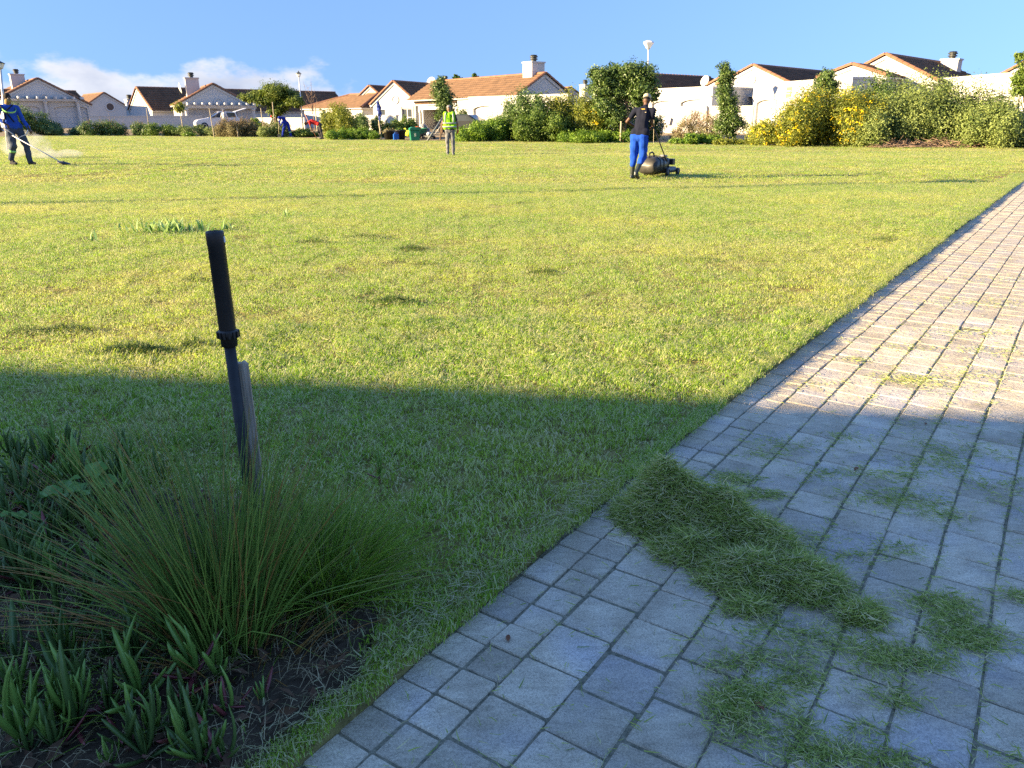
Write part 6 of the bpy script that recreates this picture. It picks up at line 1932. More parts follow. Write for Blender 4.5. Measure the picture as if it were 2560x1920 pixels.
for _lk in list(_l):
    if _lk.to_node.type == 'VALTORGB': _l.remove(_lk)
_l.new(_w.outputs['Fac'], next(x for x in _n if x.type == 'VALTORGB').inputs['Fac'])
sk = MB().prism([(-.017, -.12), (.017, -.12), (.0165, .592), (.006, .603), (-.004, .597), (-.0155, .60)], -.011, .011).build('wooden_stake', wood, None, bevel=.0015, loc=(-.812, 2.225, 0))
sk.rotation_euler = (R(-1.2), R(-.8), R(12))
tag(sk, 'short weathered grey timber stake beside the black riser', 'stake')

# ------------------------------------------------------------------ plants of the near bed
rr = np.random.default_rng(21)


def tube_blades(P, dirs, L, r, bend, seg=5, rnd=None):
    """round-ish tapering stems: three-sided, bending outwards under their weight"""
    n = len(P); V = []; d = dirs / np.linalg.norm(dirs, axis=1)[:, None]
    s1 = np.cross(d, rr.normal(size=(n, 3))); s1 /= np.linalg.norm(s1, axis=1)[:, None]; s2 = np.cross(d, s1)
    out = d * np.array([1, 1, 0]); out /= np.linalg.norm(out, axis=1)[:, None] + 1e-6
    for k in range(seg):
        f = k / (seg - 1)
        c = P + d * (L * f)[:, None] + out * (bend * L * f ** 2)[:, None] - np.array([0, 0, 1]) * (bend * L * 0.45 * f ** 2.2)[:, None]
        w = (r * (1 - 0.86 * f ** 1.6))[:, None]
        for a in (0, 2.094, 4.189): V.append(c + (s1 * math.cos(a) + s2 * math.sin(a)) * w)
    V = np.stack(V, 1)                                     # n, seg*3, 3
    F = []
    for k in range(seg - 1):
        for a in range(3):
            F.append((k * 3 + a, k * 3 + (a + 1) % 3, k * 3 + 3 + (a + 1) % 3, k * 3 + 3 + a))
    F = np.array(F)
    Fa = (np.arange(n) * seg * 3)[:, None, None] + F[None]
    rn = np.repeat(np.random.default_rng(1).random(n) if rnd is None else rnd, seg * 3)
    tipf = np.tile(np.repeat(np.linspace(0, 1, seg), 3), n)
    return V.reshape(-1, 3), Fa.reshape(-1, 4), rn, tipf


RUSH = leafmat('rush_stem', (0.085, 0.175, 0.03), (0.28, 0.39, 0.065), 0.1, 0.45, 0.35, dry=(0.36, 0.17, 0.05))
SOFT = leafmat('soft_grass', (0.15, 0.31, 0.03), (0.44, 0.58, 0.08), 0.35, 0.5, 0.25, dry=(0.42, 0.34, 0.17))
STRAW = leafmat('straw', (0.26, 0.20, 0.11), (0.46, 0.38, 0.22), 0.2, 0.7, 0.15)
FIG = leafmat('sour_fig_leaf', (0.085, 0.18, 0.03), (0.24, 0.38, 0.07), 0.12, 0.35, 0.45)
FIGRED = leafmat('sour_fig_red', (0.16, 0.03, 0.045), (0.24, 0.06, 0.05), 0.1, 0.35, 0.45)
BROAD = leafmat('broad_leaf', (0.07, 0.17, 0.03), (0.18, 0.32, 0.05), 0.25, 0.45, 0.35)
CLIP = leafmat('cut_grass', (0.15, 0.23, 0.035), (0.48, 0.53, 0.14), 0.3, 0.55, 0.25, dry=(0.70, 0.62, 0.36))


def clump(label, name, cat, c, n, rad, hgt, spread, r, mat, dryp, bend=0.25, aniso=(1, 1), bias=(0, 0), seed=0):
    r2 = np.random.default_rng(seed)
    a = r2.uniform(0, 2 * np.pi, n); q = np.sqrt(r2.random(n)) * rad
    P = np.stack([np.cos(a) * q, np.sin(a) * q, np.full(n, -.01)], -1)
    tilt = np.abs(r2.normal(0, spread, n)) + q / rad * spread * 0.6
    a2 = a + r2.normal(0, 0.6, n)
    D = np.stack([np.cos(a2) * np.sin(tilt) * aniso[0] + bias[0], np.sin(a2) * np.sin(tilt) * aniso[1] + bias[1], np.cos(tilt)], -1)
    L = hgt * r2.uniform(0.5, 1.08, n)
    V, F, rn, tf = tube_blades(P, D, L, r * r2.uniform(0.7, 1.3, n), np.abs(r2.normal(bend, bend * 0.7, n)))
    whole = np.repeat(r2.random(n) < dryp, 15)
    dry = np.where(whole, 0.9, np.clip((tf - 0.68) * 2.2, 0, 0.75) * np.repeat(r2.random(n) < 0.4, 15))
    e = empty(name, c, 0, label, cat)
    o = share('blades', np_mesh('blades', V, F, mat, True, {'rnd': rn, 'dry': dry}), e); tag(o, kind='stuff')
    return e


def gp(zx, zy, z=0.0):
    """ground point from the close view of the bed (view origin 0,960; 1.728 px per photo px)"""
    return on_ground(zx / 1.728, 960 + zy / 1.728, z)


c0 = gp(985, 1130)
clump('large dark green rush clump with brown tips around the riser', 'rush_clump', 'rush', (c0.x, c0.y, 0), 360, .10, .66, .17, .0025, RUSH, .10, .12, (1.3, .7), (-.05, .05), 31)
clump('lower fan of bent rush blades sprawling over the dark litter', 'rush_clump', 'rush', (c0.x - .06, c0.y + .02, 0), 120, .10, .60, .42, .0023, RUSH, .35, .30, (1.5, .6), (-.35, .0), 30)
clump('broken pale stubble at the foot of the rushes', 'rush_clump', 'rush', (c0.x + .06, c0.y - .03, 0), 110, .15, .20, .7, .0022, RUSH, .85, .2, seed=29)
clump('thin rear tuft of the rushes just beside the grey stake', 'rush_clump', 'rush', (-.80, 2.05, 0), 110, .07, .44, .25, .0018, RUSH, .25, .15, seed=32)
c1 = gp(1440, 960)
clump('soft bright green grass clump on the lawn side of the rushes', 'grass_clump', 'grass', (c1.x - .05, c1.y + .08, 0), 1300, .14, .33, .38, .0016, SOFT, .08, .30, (1.1, 1), (.05, 0), 33)
c1 = gp(1180, 900)
clump('fine pale grass tuft between the rushes and the soft grass', 'grass_clump', 'grass', (c1.x, c1.y + .05, 0), 420, .12, .30, .4, .0012, SOFT, .22, .35, seed=34)
c1 = gp(330, 420)
clump('wispy grass tuft among the sour figs at the back of the bed', 'grass_clump', 'grass', (c1.x, c1.y, 0), 380, .3, .16, .6, .0012, SOFT, .3, .4, seed=35)
c1 = gp(120, 520)
clump('straggling grass tuft left of the broad leaved weed', 'grass_clump', 'grass', (c1.x, c1.y, 0), 260, .22, .16, .7, .0012, SOFT, .3, .4, seed=36)
c1 = gp(640, 330)
clump('short wispy grass fringe behind the rushes', 'grass_clump', 'grass', (c1.x, c1.y, 0), 420, .28, .15, .6, .0012, SOFT, .35, .4, seed=37)
for zx_, zy_, n_, sd_, lab_ in ((60, 640, 300, 51, 'rank grass tuft at the far side of the bed among dark figs'), (470, 720, 260, 52, 'grass tuft growing through the rush blades'), (250, 1130, 240, 53, 'thin grass tuft over the dark litter before the rushes'), (620, 1250, 220, 54, 'grass tuft behind the crimson leaved sour fig')):
    c1 = gp(zx_, zy_)
    clump(lab_, 'grass_clump', 'grass', (c1.x, c1.y, 0), n_, .2, .17, .6, .0013, SOFT, .3, .4, seed=sd_)
c1 = gp(1130, 1130)
clump('straw coloured dead tuft at the front of the rushes', 'grass_clump', 'grass', (c1.x, c1.y, 0), 260, .13, .16, .8, .0012, SOFT, .85, .4, seed=38)


def fig_leaf_mesh(L, w, curve, seed):
    """fleshy three-cornered finger leaf, curving to a blunt tip"""
    k = 7; V = []
    for i in range(k):
        f = i / (k - 1)
        y = L * f; z = curve * L * f * f
        s = w * (0.62 + 0.75 * f - 1.0 * f ** 3) if f < .98 else w * .16
        V += [(-s, y, z + s * .15), (s, y, z + s * .15), (0, y - s * .1, z - s * 1.25)]
    F = []
    for i in range(k - 1):
        for a in range(3): F.append((i * 3 + a, i * 3 + (a + 1) % 3, i * 3 + 3 + (a + 1) % 3, i * 3 + 3 + a))
    F += [(2, 1, 0), (k * 3 - 3, k * 3 - 2, k * 3 - 1)]
    me = bpy.data.meshes.new('leaf'); me.from_pydata(V, [], F)
    a = me.attributes.new('rnd', 'FLOAT', 'POINT'); a.data.foreach_set('value', np.clip(np.repeat(np.linspace(.1, .85, k), 3) + seed * .06 - .1, 0, 1).astype(np.float32))
    bm = bmesh.new(); bm.from_mesh(me); bmesh.ops.recalc_face_normals(bm, faces=bm.faces); bm.to_mesh(me); bm.free()
    me.polygons.foreach_set('use_smooth', np.ones(len(me.polygons), dtype=bool))
    return me


fig_m = []
for k in range(4):
    me = fig_leaf_mesh(.085 + .014 * k, .0060 + .0004 * k, (.16, .38, .02, .55)[k], k); me.materials.append(FIG); fig_m.append(me)
FIG2 = leafmat('dark_fig_leaf', (0.035, 0.075, 0.02), (0.12, 0.19, 0.045), 0.08, 0.4, 0.4)  # darker green leaf tone, dealt to most small shoots at random
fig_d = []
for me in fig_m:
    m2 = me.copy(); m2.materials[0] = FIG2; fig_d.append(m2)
fig_red = fig_leaf_mesh(.11, .0068, .08, 1); fig_red.materials.append(FIGRED)
STEM = M('sour_fig_stem', (0.16, 0.07, 0.05), 0.6, 0.3, 20, spec=0.3)


def sour_fig(label, x, y, n, s=1.0, hgt=.04, red=0, lean=(0, 0), group=None, dark=False):
    e = empty('sour_fig', (x, y, 0), random.uniform(0, 6), label, 'succulent', group)
    tp_ = Vector((lean[0], lean[1], hgt * s))
    MB().tube([(0, 0, -.02), tp_ * .5 + Vector((0, 0, .005)), tp_], [.006 * s, .005 * s, .0045 * s], 6).build('stem', STEM, e, True)
    for k in range(n):
        az = k * 2.4 + random.uniform(-.3, .3); el = R(random.uniform(46, 84)) if k < n * .7 else R(random.uniform(10, 42))
        f = k / max(n - 1, 1)
        base = tp_ * (1 - .45 * f)
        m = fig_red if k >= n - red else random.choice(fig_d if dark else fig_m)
        q = (Matrix.Rotation(az, 4, 'Z') @ Matrix.Rotation(el, 4, 'X')).to_euler()
        sc = s * random.uniform(.55, 1.2)
        share('leaf', m, e, base, q, (sc, sc, sc))
    return e


gq = 'sour fig shoots in the near bed'
gl_ = 'small upright sour fig shoot with fleshy green finger leaves in the near bed'
front = [(350, 1500, 12, 1.15, .05, 1, 'sour fig shoot with incurved leaves in the front corner of the bed'), (850, 1330, 12, 1.25, .06, 3, 'largest sour fig shoot with crimson lower leaves in front of the rushes'),
         (620, 1430, 8, 1.3, .05, 0, 'tall narrow sour fig shoot left of the crimson leaved one'), (1140, 1400, 7, .75, .03, 2, 'small cut sour fig stub near the corner of the paving'),
         (240, 1580, 8, .9, .03, 0, 'low sour fig shoot at the foot of the front corner shoot'), (790, 1640, 8, .95, .03, 0, 'sour fig shoot trailing to the edge of the paving'),
         (1560, 950, 9, 1.05, .05, 0, 'bright sour fig shoot at the lawn side of the soft grass'), (1640, 430, 6, .8, .05, 2, 'lone reddish sour fig shoot out on the lawn side'),
         (985, 1450, 5, .9, .02, 3, 'broken sour fig stem with crimson leaves lying on the soil')]
for zx, zy, n, s, hg, red, lab in front:
    g = gp(zx, zy); sour_fig(lab, g.x, g.y, n, s, hg, red)
for zx, zy, n, s in ((40, 330, 9, 1.1), (330, 320, 10, 1.1), (300, 350, 7, .9), (215, 340, 6, 1.0), (90, 400, 6, .9), (430, 470, 8, 1.0), (150, 880, 9, 1.2), (70, 760, 7, 1.1), (530, 300, 7, .8), (560, 330, 5, .7), (965, 330, 5, .8), (480, 560, 6, .9), (250, 700, 7, 1.0),
                     (560, 640, 6, .9), (20, 560, 6, 1.0), (1340, 620, 6, .9), (1440, 700, 6, .8), (690, 420, 6, .8), (260, 900, 6, 1.0), (40, 900, 6, 1.0), (370, 640, 7, 1.0), (460, 1230, 6, 1.0), (560, 1560, 6, .9), (700, 1530, 6, .8), (120, 1640, 6, .9), (1460, 1090, 6, .8), (1130, 860, 5, .8), (330, 800, 6, .9), (180, 500, 6, .9), (620, 560, 6, .9), (480, 1440, 6, 1.0)) + tuple((float(a_), float(b_), int(c_), float(d_)) for a_, b_, c_, d_ in zip(np.r_[rr.uniform(10, 640, 60), rr.uniform(20, 1000, 46)], np.r_[rr.uniform(330, 1000, 60), rr.uniform(1080, 1680, 46)], rr.integers(5, 10, 106), rr.uniform(.6, 1.35, 106))):
    g = gp(zx, zy)
    z_ = 'between the rushes and the soft grass' if zx > 1000 else ('along the back edge of the bed' if zy < 480 else ('in the dark litter in front of the rushes' if zy > 1150 else ('under the broad leaved weed' if zy < 660 else 'under the outer rush blades')))
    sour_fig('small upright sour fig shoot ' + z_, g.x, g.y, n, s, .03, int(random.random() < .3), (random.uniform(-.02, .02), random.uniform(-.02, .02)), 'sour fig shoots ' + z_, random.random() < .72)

# broad-leaved weed
g = gp(300, 590)
bl_ = empty('broad_leaved_weed', (g.x, g.y, 0), 0, 'weed with rounded wavy green leaves behind the rush blades', 'weed')
def broad_mesh(seed):
    r3 = np.random.default_rng(seed); k = 12
    V = [(0, .01, 0)] + [(.036 * math.sin(2 * math.pi * i / k) * (1 + .1 * r3.normal()), .034 - .036 * math.cos(2 * math.pi * i / k) * (1 + .1 * r3.normal()), .007 * math.sin(i * 1.9 + seed)) for i in range(k)]
    me = bpy.data.meshes.new('leaf'); me.from_pydata(V, [], [(0, 1 + i, 1 + (i + 1) % k) for i in range(k)])
    a = me.attributes.new('rnd', 'FLOAT', 'POINT'); a.data.foreach_set('value', r3.uniform(.2, .8, k + 1).astype(np.float32)); me.materials.append(BROAD)
    return me
bms = [broad_mesh(k) for k in range(4)]
mb = MB()
for k, (dx, dy, dz) in enumerate(((0, 0, .10), (.06, .04, .09), (-.07, .02, .08), (.03, .10, .11), (-.10, -.06, .06), (-.05, .09, .08), (.10, .0, .07), (-.14, .03, .05), (.12, .08, .09), (.0, -.08, .06), (-.09, .12, .07))):
    share('leaf', bms[k % 4], bl_, (dx, dy, dz), (R(random.uniform(-10, 35)), R(random.uniform(-20, 20)), random.uniform(0, 6)), (1.1, 1.1, 1.1))
    mb.tube([(dx * .2, dy * .2, -.01), (dx * .7, dy * .7, dz * .7), (dx, dy, dz)], .0018, 5, False)
mb.build('stalk', BROAD, bl_)

# dead leaves and straw over the bed
n = 5200
P = np.c_[rr.uniform(-2.0, -.3, n * 2), rr.uniform(.7, 2.7, n * 2)]
P = P[in_poly(P[:, 0], P[:, 1], BED)][:n]; n = len(P)
P3 = np.c_[P, rr.uniform(.018, .04, n)]
V, F, rn, dr = blades(P3, rr.uniform(.02, .075, n), rr.uniform(.001, .0026, n), rr.uniform(0, 6.28, n), rr.uniform(1.25, 1.55, n), rr.random(n), np.zeros(n), 0.05)
lt = share('straw_litter', np_mesh('straw_litter', V, F, STRAW, False, {'rnd': np.repeat(rr.random(n) * .9, 5)})); tag(lt, 'loose straw and dead grass strewn over the bed', 'litter', kind='stuff')
DEAD = leafmat('dead_leaf', (0.05, 0.028, 0.018), (0.17, 0.10, 0.06), 0.1, 0.8, 0.1)
n = 900
P = np.c_[rr.uniform(-2.0, -.4, n * 2), rr.uniform(.7, 2.5, n * 2)]; P = P[in_poly(P[:, 0], P[:, 1], BED)][:n]; n = len(P)
nrm = rr.normal(size=(n, 3)) * .5 + np.array([0, 0, 1]); nrm /= np.linalg.norm(nrm, axis=1)[:, None]
a = np.cross(nrm, rr.normal(size=(n, 3))); a /= np.linalg.norm(a, axis=1)[:, None]; b = np.cross(nrm, a)
C = np.c_[P, rr.uniform(.02, .045, n)]; L = rr.uniform(.012, .03, n)[:, None]
V = np.stack([C - a * L, C - b * L * .5 + nrm * .004, C + a * L, C + b * L * .5 + nrm * .006], 1).reshape(-1, 3)
o_ = (np.arange(n) * 4)[:, None]; F = np.concatenate([o_ + np.array([[0, 1, 2]]), o_ + np.array([[0, 2, 3]])])
dl = share('leaf_litter', np_mesh('leaf_litter', V, F, DEAD, False, {'rnd': np.repeat(rr.random(n), 4)})); tag(dl, 'dark dead leaves covering the soil of the bed', 'litter', kind='stuff')

# ------------------------------------------------------------------ cut grass on the paving
def strands(P, L, W, az, pitch, rnd, dry):
    """loose cut blades lying about: nearly straight slips with a slight kink"""
    n = len(P); r4 = np.random.default_rng(n)
    d = np.stack([np.cos(az) * np.cos(pitch), np.sin(az) * np.cos(pitch), np.sin(pitch)], -1)
    p2 = pitch + r4.normal(0, .25, n); a2 = az + r4.normal(0, .35, n)
    d2 = np.stack([np.cos(a2) * np.cos(p2), np.sin(a2) * np.cos(p2), np.sin(p2)], -1)
    roll = r4.uniform(0, np.pi, n)
    s0 = np.stack([-np.sin(az), np.cos(az), np.zeros(n)], -1); up = np.cross(d, s0)
    sd = (s0 * np.cos(roll)[:, None] + up * np.sin(roll)[:, None]) * (W / 2)[:, None]
    mid = P + d * (L * .55)[:, None]; tip = mid + d2 * (L * .45)[:, None]
    V = np.stack([P - sd, P + sd, mid - sd * .9, mid + sd * .9, tip], 1).reshape(-1, 3)
    o = (np.arange(n) * 5)[:, None]
    F = np.concatenate([o + np.array([[0, 1, 3]]), o + np.array([[0, 3, 2]]), o + np.array([[2, 3, 4]])])
    return V, F, np.repeat(rnd, 5), np.repeat(dry, 5)


MND = [((.51, 2.39), (.10, .10), .150), ((.60, 2.33), (.09, .10), .115), ((.71, 2.28), (.10, .10), .125), ((.81, 2.17), (.09, .10), .075), ((.58, 2.17), (.11, .08), .05), ((.72, 2.02), (.13, .09), .062), ((.88, 1.99), (.10, .10), .050), ((.98, 1.82), (.07, .06), .028), ((.68, 1.86), (.10, .05), .020)]


def mound(x, y):
    z = np.zeros_like(x)
    for (cx, cy), (sx, sy), h_ in MND:
        z = z + (h_ * np.exp(-((x - cx) / sx) ** 2 - ((y - cy) / sy) ** 2)) ** 3
    z = np.cbrt(z) * 1.4
    z = z * (1 + .17 * np.sin(x * 23 + 1.3 * np.sin(y * 19)) * np.cos(y * 27 + x * 9))
    return z + .004 * np.sin(x * 61) * np.sin(y * 53) * (z > .02)


gx_, gy_ = np.meshgrid(np.linspace(.15, 1.25, 90), np.linspace(1.6, 2.7, 90), indexing='ij')
zz = mound(gx_, gy_)
V = np.stack([gx_, gy_, PAVE_Z - .012 + np.maximum(zz - .014, -.02)], -1).reshape(-1, 3)
i, j = np.meshgrid(np.arange(89), np.arange(89), indexing='ij')
F = np.stack([i * 90 + j, (i + 1) * 90 + j, (i + 1) * 90 + j + 1, i * 90 + j + 1], -1).reshape(-1, 4)
F = F[(zz.reshape(-1)[F] > .010).any(1)]
pile = empty('clippings_pile', (0, 0, 0), 0, 'heap of freshly cut green grass dumped on the paving', 'grass clippings')
share('heap_core', np_mesh('heap_core', V, F, M('shaded_cuttings', (0.035, 0.065, 0.02), 0.9, 0.3, 40, 0.01, 90, col2=(0.09, 0.13, 0.045), spec=0.05), True), pile)  # core colour darkened so the gaps between blades look shaded
n = 30000
cand = np.c_[rr.uniform(.18, 1.25, n * 5), rr.uniform(1.62, 2.68, n * 5)]
hh = mound(cand[:, 0], cand[:, 1])
cand = cand[rr.random(len(cand)) < np.clip((hh - .011) * 60, 0, 1)][:n]; n = len(cand); hh = mound(cand[:, 0], cand[:, 1])
P3 = np.c_[cand, PAVE_Z + hh - .010 + rr.random(n) ** 2 * .024]
V, F, rn, dr = strands(P3, rr.uniform(.016, .066, n), rr.uniform(.0016, .0032, n), rr.uniform(0, 6.28, n), rr.normal(.05, .30, n), rr.random(n), ((rr.random(n) < .36) * rr.uniform(.3, 1, n)))
m_ = 2600; lo_ = np.r_[rr.choice(n, m_)]; Q = cand[lo_] + rr.normal(0, .05, (m_, 2)) * np.array([1, .8])
Q3 = np.c_[Q, np.maximum(PAVE_Z + mound(Q[:, 0], Q[:, 1]) - .008, PAVE_Z + .003) + rr.random(m_) * .008]
V2, F2, rn2, dr2 = strands(Q3, rr.uniform(.014, .06, m_), rr.uniform(.0015, .003, m_), rr.uniform(0, 6.28, m_), np.abs(rr.normal(.05, .15, m_)), rr.random(m_), ((rr.random(m_) < .4) * rr.uniform(.3, 1, m_)))
F = np.concatenate([F, F2 + len(V)]); V = np.concatenate([V, V2]); rn = np.r_[rn, rn2]; dr = np.r_[dr, dr2]
o = share('cut_blades', np_mesh('cut_blades', V, F, CLIP, False, {'rnd': rn, 'dry': dr}), pile); tag(o, kind='stuff')

# scattered clippings, thicker in drifts and along the joints
pts = []
def drift(zx, zy, rx, ry, n, rot=0.0):
    """view origin 1600,1000; 1.803 px per photo px"""
    c = on_ground(1600 + zx / 1.803, 1000 + zy / 1.803, PAVE_Z)
    q = rr.normal(size=(n, 2)) * np.array([rx, ry]); ca, sa_ = math.cos(rot), math.sin(rot)
    pts.append(np.c_[c.x + q[:, 0] * ca - q[:, 1] * sa_, c.y + q[:, 0] * sa_ + q[:, 1] * ca])
for d in ((420, 360, .05, .03, 500), (540, 430, .05, .02, 420), (1360, 920, .055, .03, 620), (1470, 1080, .06, .035, 1100), (1420, 1000, .04, .03, 350), (1200, 1180, .07, .03, 700), (1100, 1150, .06, .025, 350), (420, 1390, .035, .035, 900), (520, 1320, .05, .025, 450), (740, 1500, .03, .05, 380), (720, 1270, .03, .02, 260), (620, 1180, .07, .03, 360), (500, 1510, .05, .025, 220), (780, 1620, .06, .025, 420), (1130, 1630, .04, .02, 240), (950, 1600, .02, .02, 160), (700, 1050, .12, .04, 420), (850, 1100, .09, .04, 260),
          (1000, 1490, .03, .015, 90), (1170, 1370, .03, .02, 140), (1100, 1300, .05, .03, 160), (430, 1200, .05, .02, 160), (1110, 440, .11, .05, 380), (1220, 460, .08, .05, 300), (1120, 340, .12, .03, 320), (1360, 520, .05, .03, 180), (1300, 290, .08, .04, 200), (1480, 240, .12, .05, 220), (1360, 250, .04, .12, 260), (930, 700, .08, .03, 180), (720, 620, .09, .04, 220), (830, 330, .07, .03, 140), (620, 200, .09, .05, 220), (560, 250, .06, .03, 120), (930, 170, .06, .04, 120), (1160, 680, .05, .03, 140), (1700, 390, .08, .04, 160), (1710, 890, .03, .02, 200), (1680, 1640, .03, .02, 60), (1540, 400, .03, .12, 130)):
    drift(*d)
# thrown further up the path
for px, py, rx, ry, n in ((2270, 950, .10, .05, 420), (2140, 900, .06, .03, 120), (2360, 970, .12, .05, 160), (2480, 760, .25, .12, 420), (2420, 830, .2, .08, 260), (2500, 880, .15, .08, 260), (2440, 940, .12, .06, 200), (2520, 700, .3, .12, 220), (2270, 870, .08, .04, 80), (2040, 960, .1, .05, 60), (2320, 1060, .1, .04, 90)):
    c = on_ground(px, py, PAVE_Z); q = rr.normal(size=(n, 2)) * np.array([rx, ry]); pts.append(np.c_[c.x + q[:, 0], c.y + q[:, 1]])
u = rr.uniform(0, 1, (1900, 2)); s_ = u[:, 0] ** 1.6 * 9; x, y = path_xy(s_, rr.uniform(.05, 1.45, 1900)); pts.append(np.c_[x, y])
for t0 in (SMALL * 2 + .004, SMALL * 2 + .004 + BIG, SMALL * 2 + .004 + 2 * BIG, SMALL * 2 + .004 + 3 * BIG, SMALL * 2 + .004 + 4 * BIG, SMALL * 2 + .004 + 5 * BIG, SMALL * 2 + .004 + 6 * BIG):
    m = 380 if t0 > .5 else 160
    x, y = path_xy(rr.uniform(-.5, 5, m), t0 + rr.normal(0, .004, m)); pts.append(np.c_[x, y])
P = np.concatenate(pts); P = P[path_t(P[:, 0], P[:, 1]) > .01]; n = len(P)
P3 = np.c_[P, PAVE_Z + .0035 + rr.random(n) * .006]
V, F, rn, dr = strands(P3, rr.uniform(.010, .045, n), rr.uniform(.0016, .0030, n), rr.uniform(0, 6.28, n), np.abs(rr.normal(.03, .10, n)), rr.random(n), ((rr.random(n) < .25) * rr.uniform(.3, 1, n)))
sc_ = share('scattered_clippings', np_mesh('scattered_clippings', V, F, CLIP, False, {'rnd': rn, 'dry': dr})); tag(sc_, 'loose cut grass scattered over the paving', 'grass clippings', kind='stuff')

# a few fallen leaves
DRY = leafmat('brown_leaf', (0.14, 0.05, 0.03), (0.26, 0.12, 0.06), 0.1, 0.7, 0.2)
me = bpy.data.meshes.new('fallen_leaf')
me.from_pydata([(-.014, 0, 0), (-.005, -.006, .003), (.008, -.005, .004), (.015, 0, .001), (.007, .006, .005), (-.006, .006, .004), (0, 0, .001)], [], [(6, 0, 1), (6, 1, 2), (6, 2, 3), (6, 3, 4), (6, 4, 5), (6, 5, 0)])
me.attributes.new('rnd', 'FLOAT', 'POINT').data.foreach_set('value', np.array([.2, .4, .6, .8, .5, .3, .6], dtype=np.float32)); me.materials.append(DRY)
for px, py, lab in ((2313, 1062, 'dark curled dead leaf on the paving at the edge of the shade'), (2140, 1176, 'reddish brown dead leaf on the paving among scattered clippings'), (1270, 1600, 'pale curled dead leaf on a small edge paver'), (1896, 1770, 'brown dead leaf beside a drift of clippings at the front'), (2290, 1662, 'russet dead leaf in the long drift of clippings')):
    c = on_ground(px, py, PAVE_Z); s = random.uniform(.8, 1.2)
    tag(share('fallen_leaf', me, None, (c.x, c.y, PAVE_Z + .006), (random.uniform(-.2, .2), random.uniform(-.2, .2), random.uniform(0, 6)), (s, s, s)), lab, 'leaf')

# ------------------------------------------------------------------ heaps and weeds out on the lawn
HEAP = leafmat('wilted_cut_grass', (0.03, 0.07, 0.012), (0.11, 0.18, 0.03), 0.15, 0.6, 0.2, dry=(0.30, 0.27, 0.12))
def lawn_heap(px, py, rx, ry, n, seed, lab=None):
    c = on_ground(px * 1.1573, py * 1.1573); r3 = np.random.default_rng(seed)
    rx *= .72; ry *= .72; n = int(n * 1.5)
    q = r3.normal(size=(n, 2)) * np.array([rx, ry]); hgt = np.exp(-(q[:, 0] / rx) ** 2 - (q[:, 1] / ry) ** 2) * .06
    P3 = np.c_[q, .014 + hgt * r3.random(n)]
    V, F, rn, dr = blades(P3, r3.uniform(.02, .06, n), r3.uniform(.0018, .0034, n), r3.uniform(0, 6.28, n), r3.uniform(1.0, 1.5, n), r3.random(n) * .7, (r3.random(n) < .12).astype(float), .1)
    e = empty('clippings_heap', (c.x, c.y, tz(c.x, c.y)), 0, lab or 'small dark heap of cut grass left lying on the mown lawn', 'grass clippings', None if lab else 'cut grass heaps on the lawn')
    tag(share('cut_blades', np_mesh('cut_blades', V, F, HEAP, False, {'rnd': rn, 'dry': dr}), e), kind='stuff')
for k, (px, py, rx, ry, n) in enumerate(((890, 542, .13, .07, 420), (790, 517, .17, .06, 380), (682, 527, .12, .05, 260), (855, 657, .13, .05, 420), (1178, 591, .10, .05, 260), (925, 576, .12, .04, 160), (300, 765, .20, .05, 900), (420, 752, .10, .03, 260), (150, 718, .15, .04, 300), (1520, 388 + 180, .14, .05, 160), (1915, 520, .14, .05, 260), (420, 612, .10, .04, 160), (60, 722, .1, .04, 160))):
    lawn_heap(px, py, rx, ry, n, 200 + k, {6: 'long low drift of cut grass on the sunny lawn just before the shade', 3: 'heap of cut grass on the lawn beyond the riser collar', 10: 'heap of cut grass on the lawn close to the path edge'}.get(k))


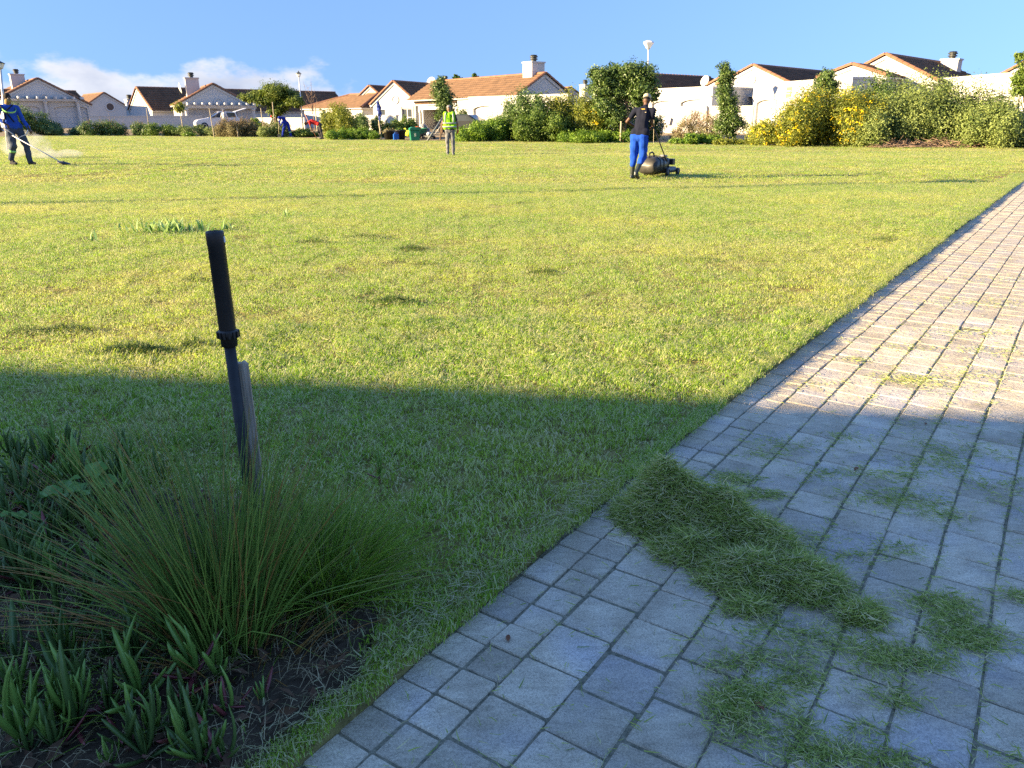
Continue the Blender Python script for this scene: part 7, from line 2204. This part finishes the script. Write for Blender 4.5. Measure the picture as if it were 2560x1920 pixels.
def weed(label, px, py, n, L, rad, seed, group=None):
    c = on_ground(px * 1.1573, py * 1.1573); r3 = np.random.default_rng(seed)
    a = r3.uniform(0, 6.28, n); q = r3.random(n) * rad
    P3 = np.c_[np.cos(a) * q * 1.6, np.sin(a) * q * .7, np.zeros(n)]
    V, F, rn, dr = blades(P3, L * r3.uniform(.5, 1.1, n), r3.uniform(.018, .034, n), r3.uniform(0, 6.28, n), r3.uniform(.35, 1.15, n), r3.random(n), np.zeros(n), .3)
    e = empty('broad_leaved_weed', (c.x, c.y, tz(c.x, c.y)), 0, label, 'weed', group)
    share('leaves', np_mesh('leaves', V, F, BROAD2, False, {'rnd': rn}), e)
BROAD2 = leafmat('pale_weed_leaf', (0.10, 0.22, 0.04), (0.42, 0.55, 0.22), 0.3, 0.4, 0.35)
weed('wide patch of tall broad leaved weeds left standing on the lawn', 365, 500, 120, .20, .42, 301)
weed('small broad leaved weed right of the wide weed patch', 620, 468, 9, .16, .12, 302)
weed('leafy weed sprig beside the wide weed patch', 485, 495, 10, .16, .12, 303)
weed('pale leafy weed at the sunny left of the lawn', 195, 522, 8, .14, .12, 304)
weed('cut weed sprig lying in the shaded grass', 935, 852, 7, .07, .05, 305)
weed('tiny weed sprig near the shadow edge', 1195, 778, 5, .05, .03, 306)

# pale hay left by the mower over the shaded grass, straw along the edge of the paving
n = 5200
P = np.c_[rr.uniform(-3.2, 1.2, n * 3), 1.6 + rr.random(n * 3) ** 1.2 * 3.6]
dens = np.sin(P[:, 0] * 2.3 + 1.2 * np.sin(P[:, 1] * 1.9)) * np.cos(P[:, 1] * 2.7 - P[:, 0]) * .5 + .5
P = P[(path_t(P[:, 0], P[:, 1]) < -.05) & ~in_poly(P[:, 0], P[:, 1], BED) & (rr.random(len(P)) < .15 + .85 * dens ** 1.5)][:n]
s_ = rr.uniform(-.8, 1.6, 1800); x, y = path_xy(s_, -np.abs(rr.normal(.015, .06, 1800))); P = np.concatenate([P, np.c_[x, y]]); n = len(P)
P3 = np.c_[P, rr.uniform(.012, .034, n)]
V, F, rn, dr = strands(P3, rr.uniform(.025, .085, n), rr.uniform(.0011, .0022, n), rr.uniform(0, 6.28, n), rr.normal(.02, .12, n), rr.random(n), np.zeros(n))
hy = share('hay', np_mesh('hay', V, F, leafmat('hay_blade', (0.25, 0.25, 0.10), (0.62, 0.56, 0.34), 0.25, 0.6, 0.2), False, {'rnd': rn})); tag(hy, 'pale dry cut blades lying over the shaded grass', 'hay', kind='stuff')
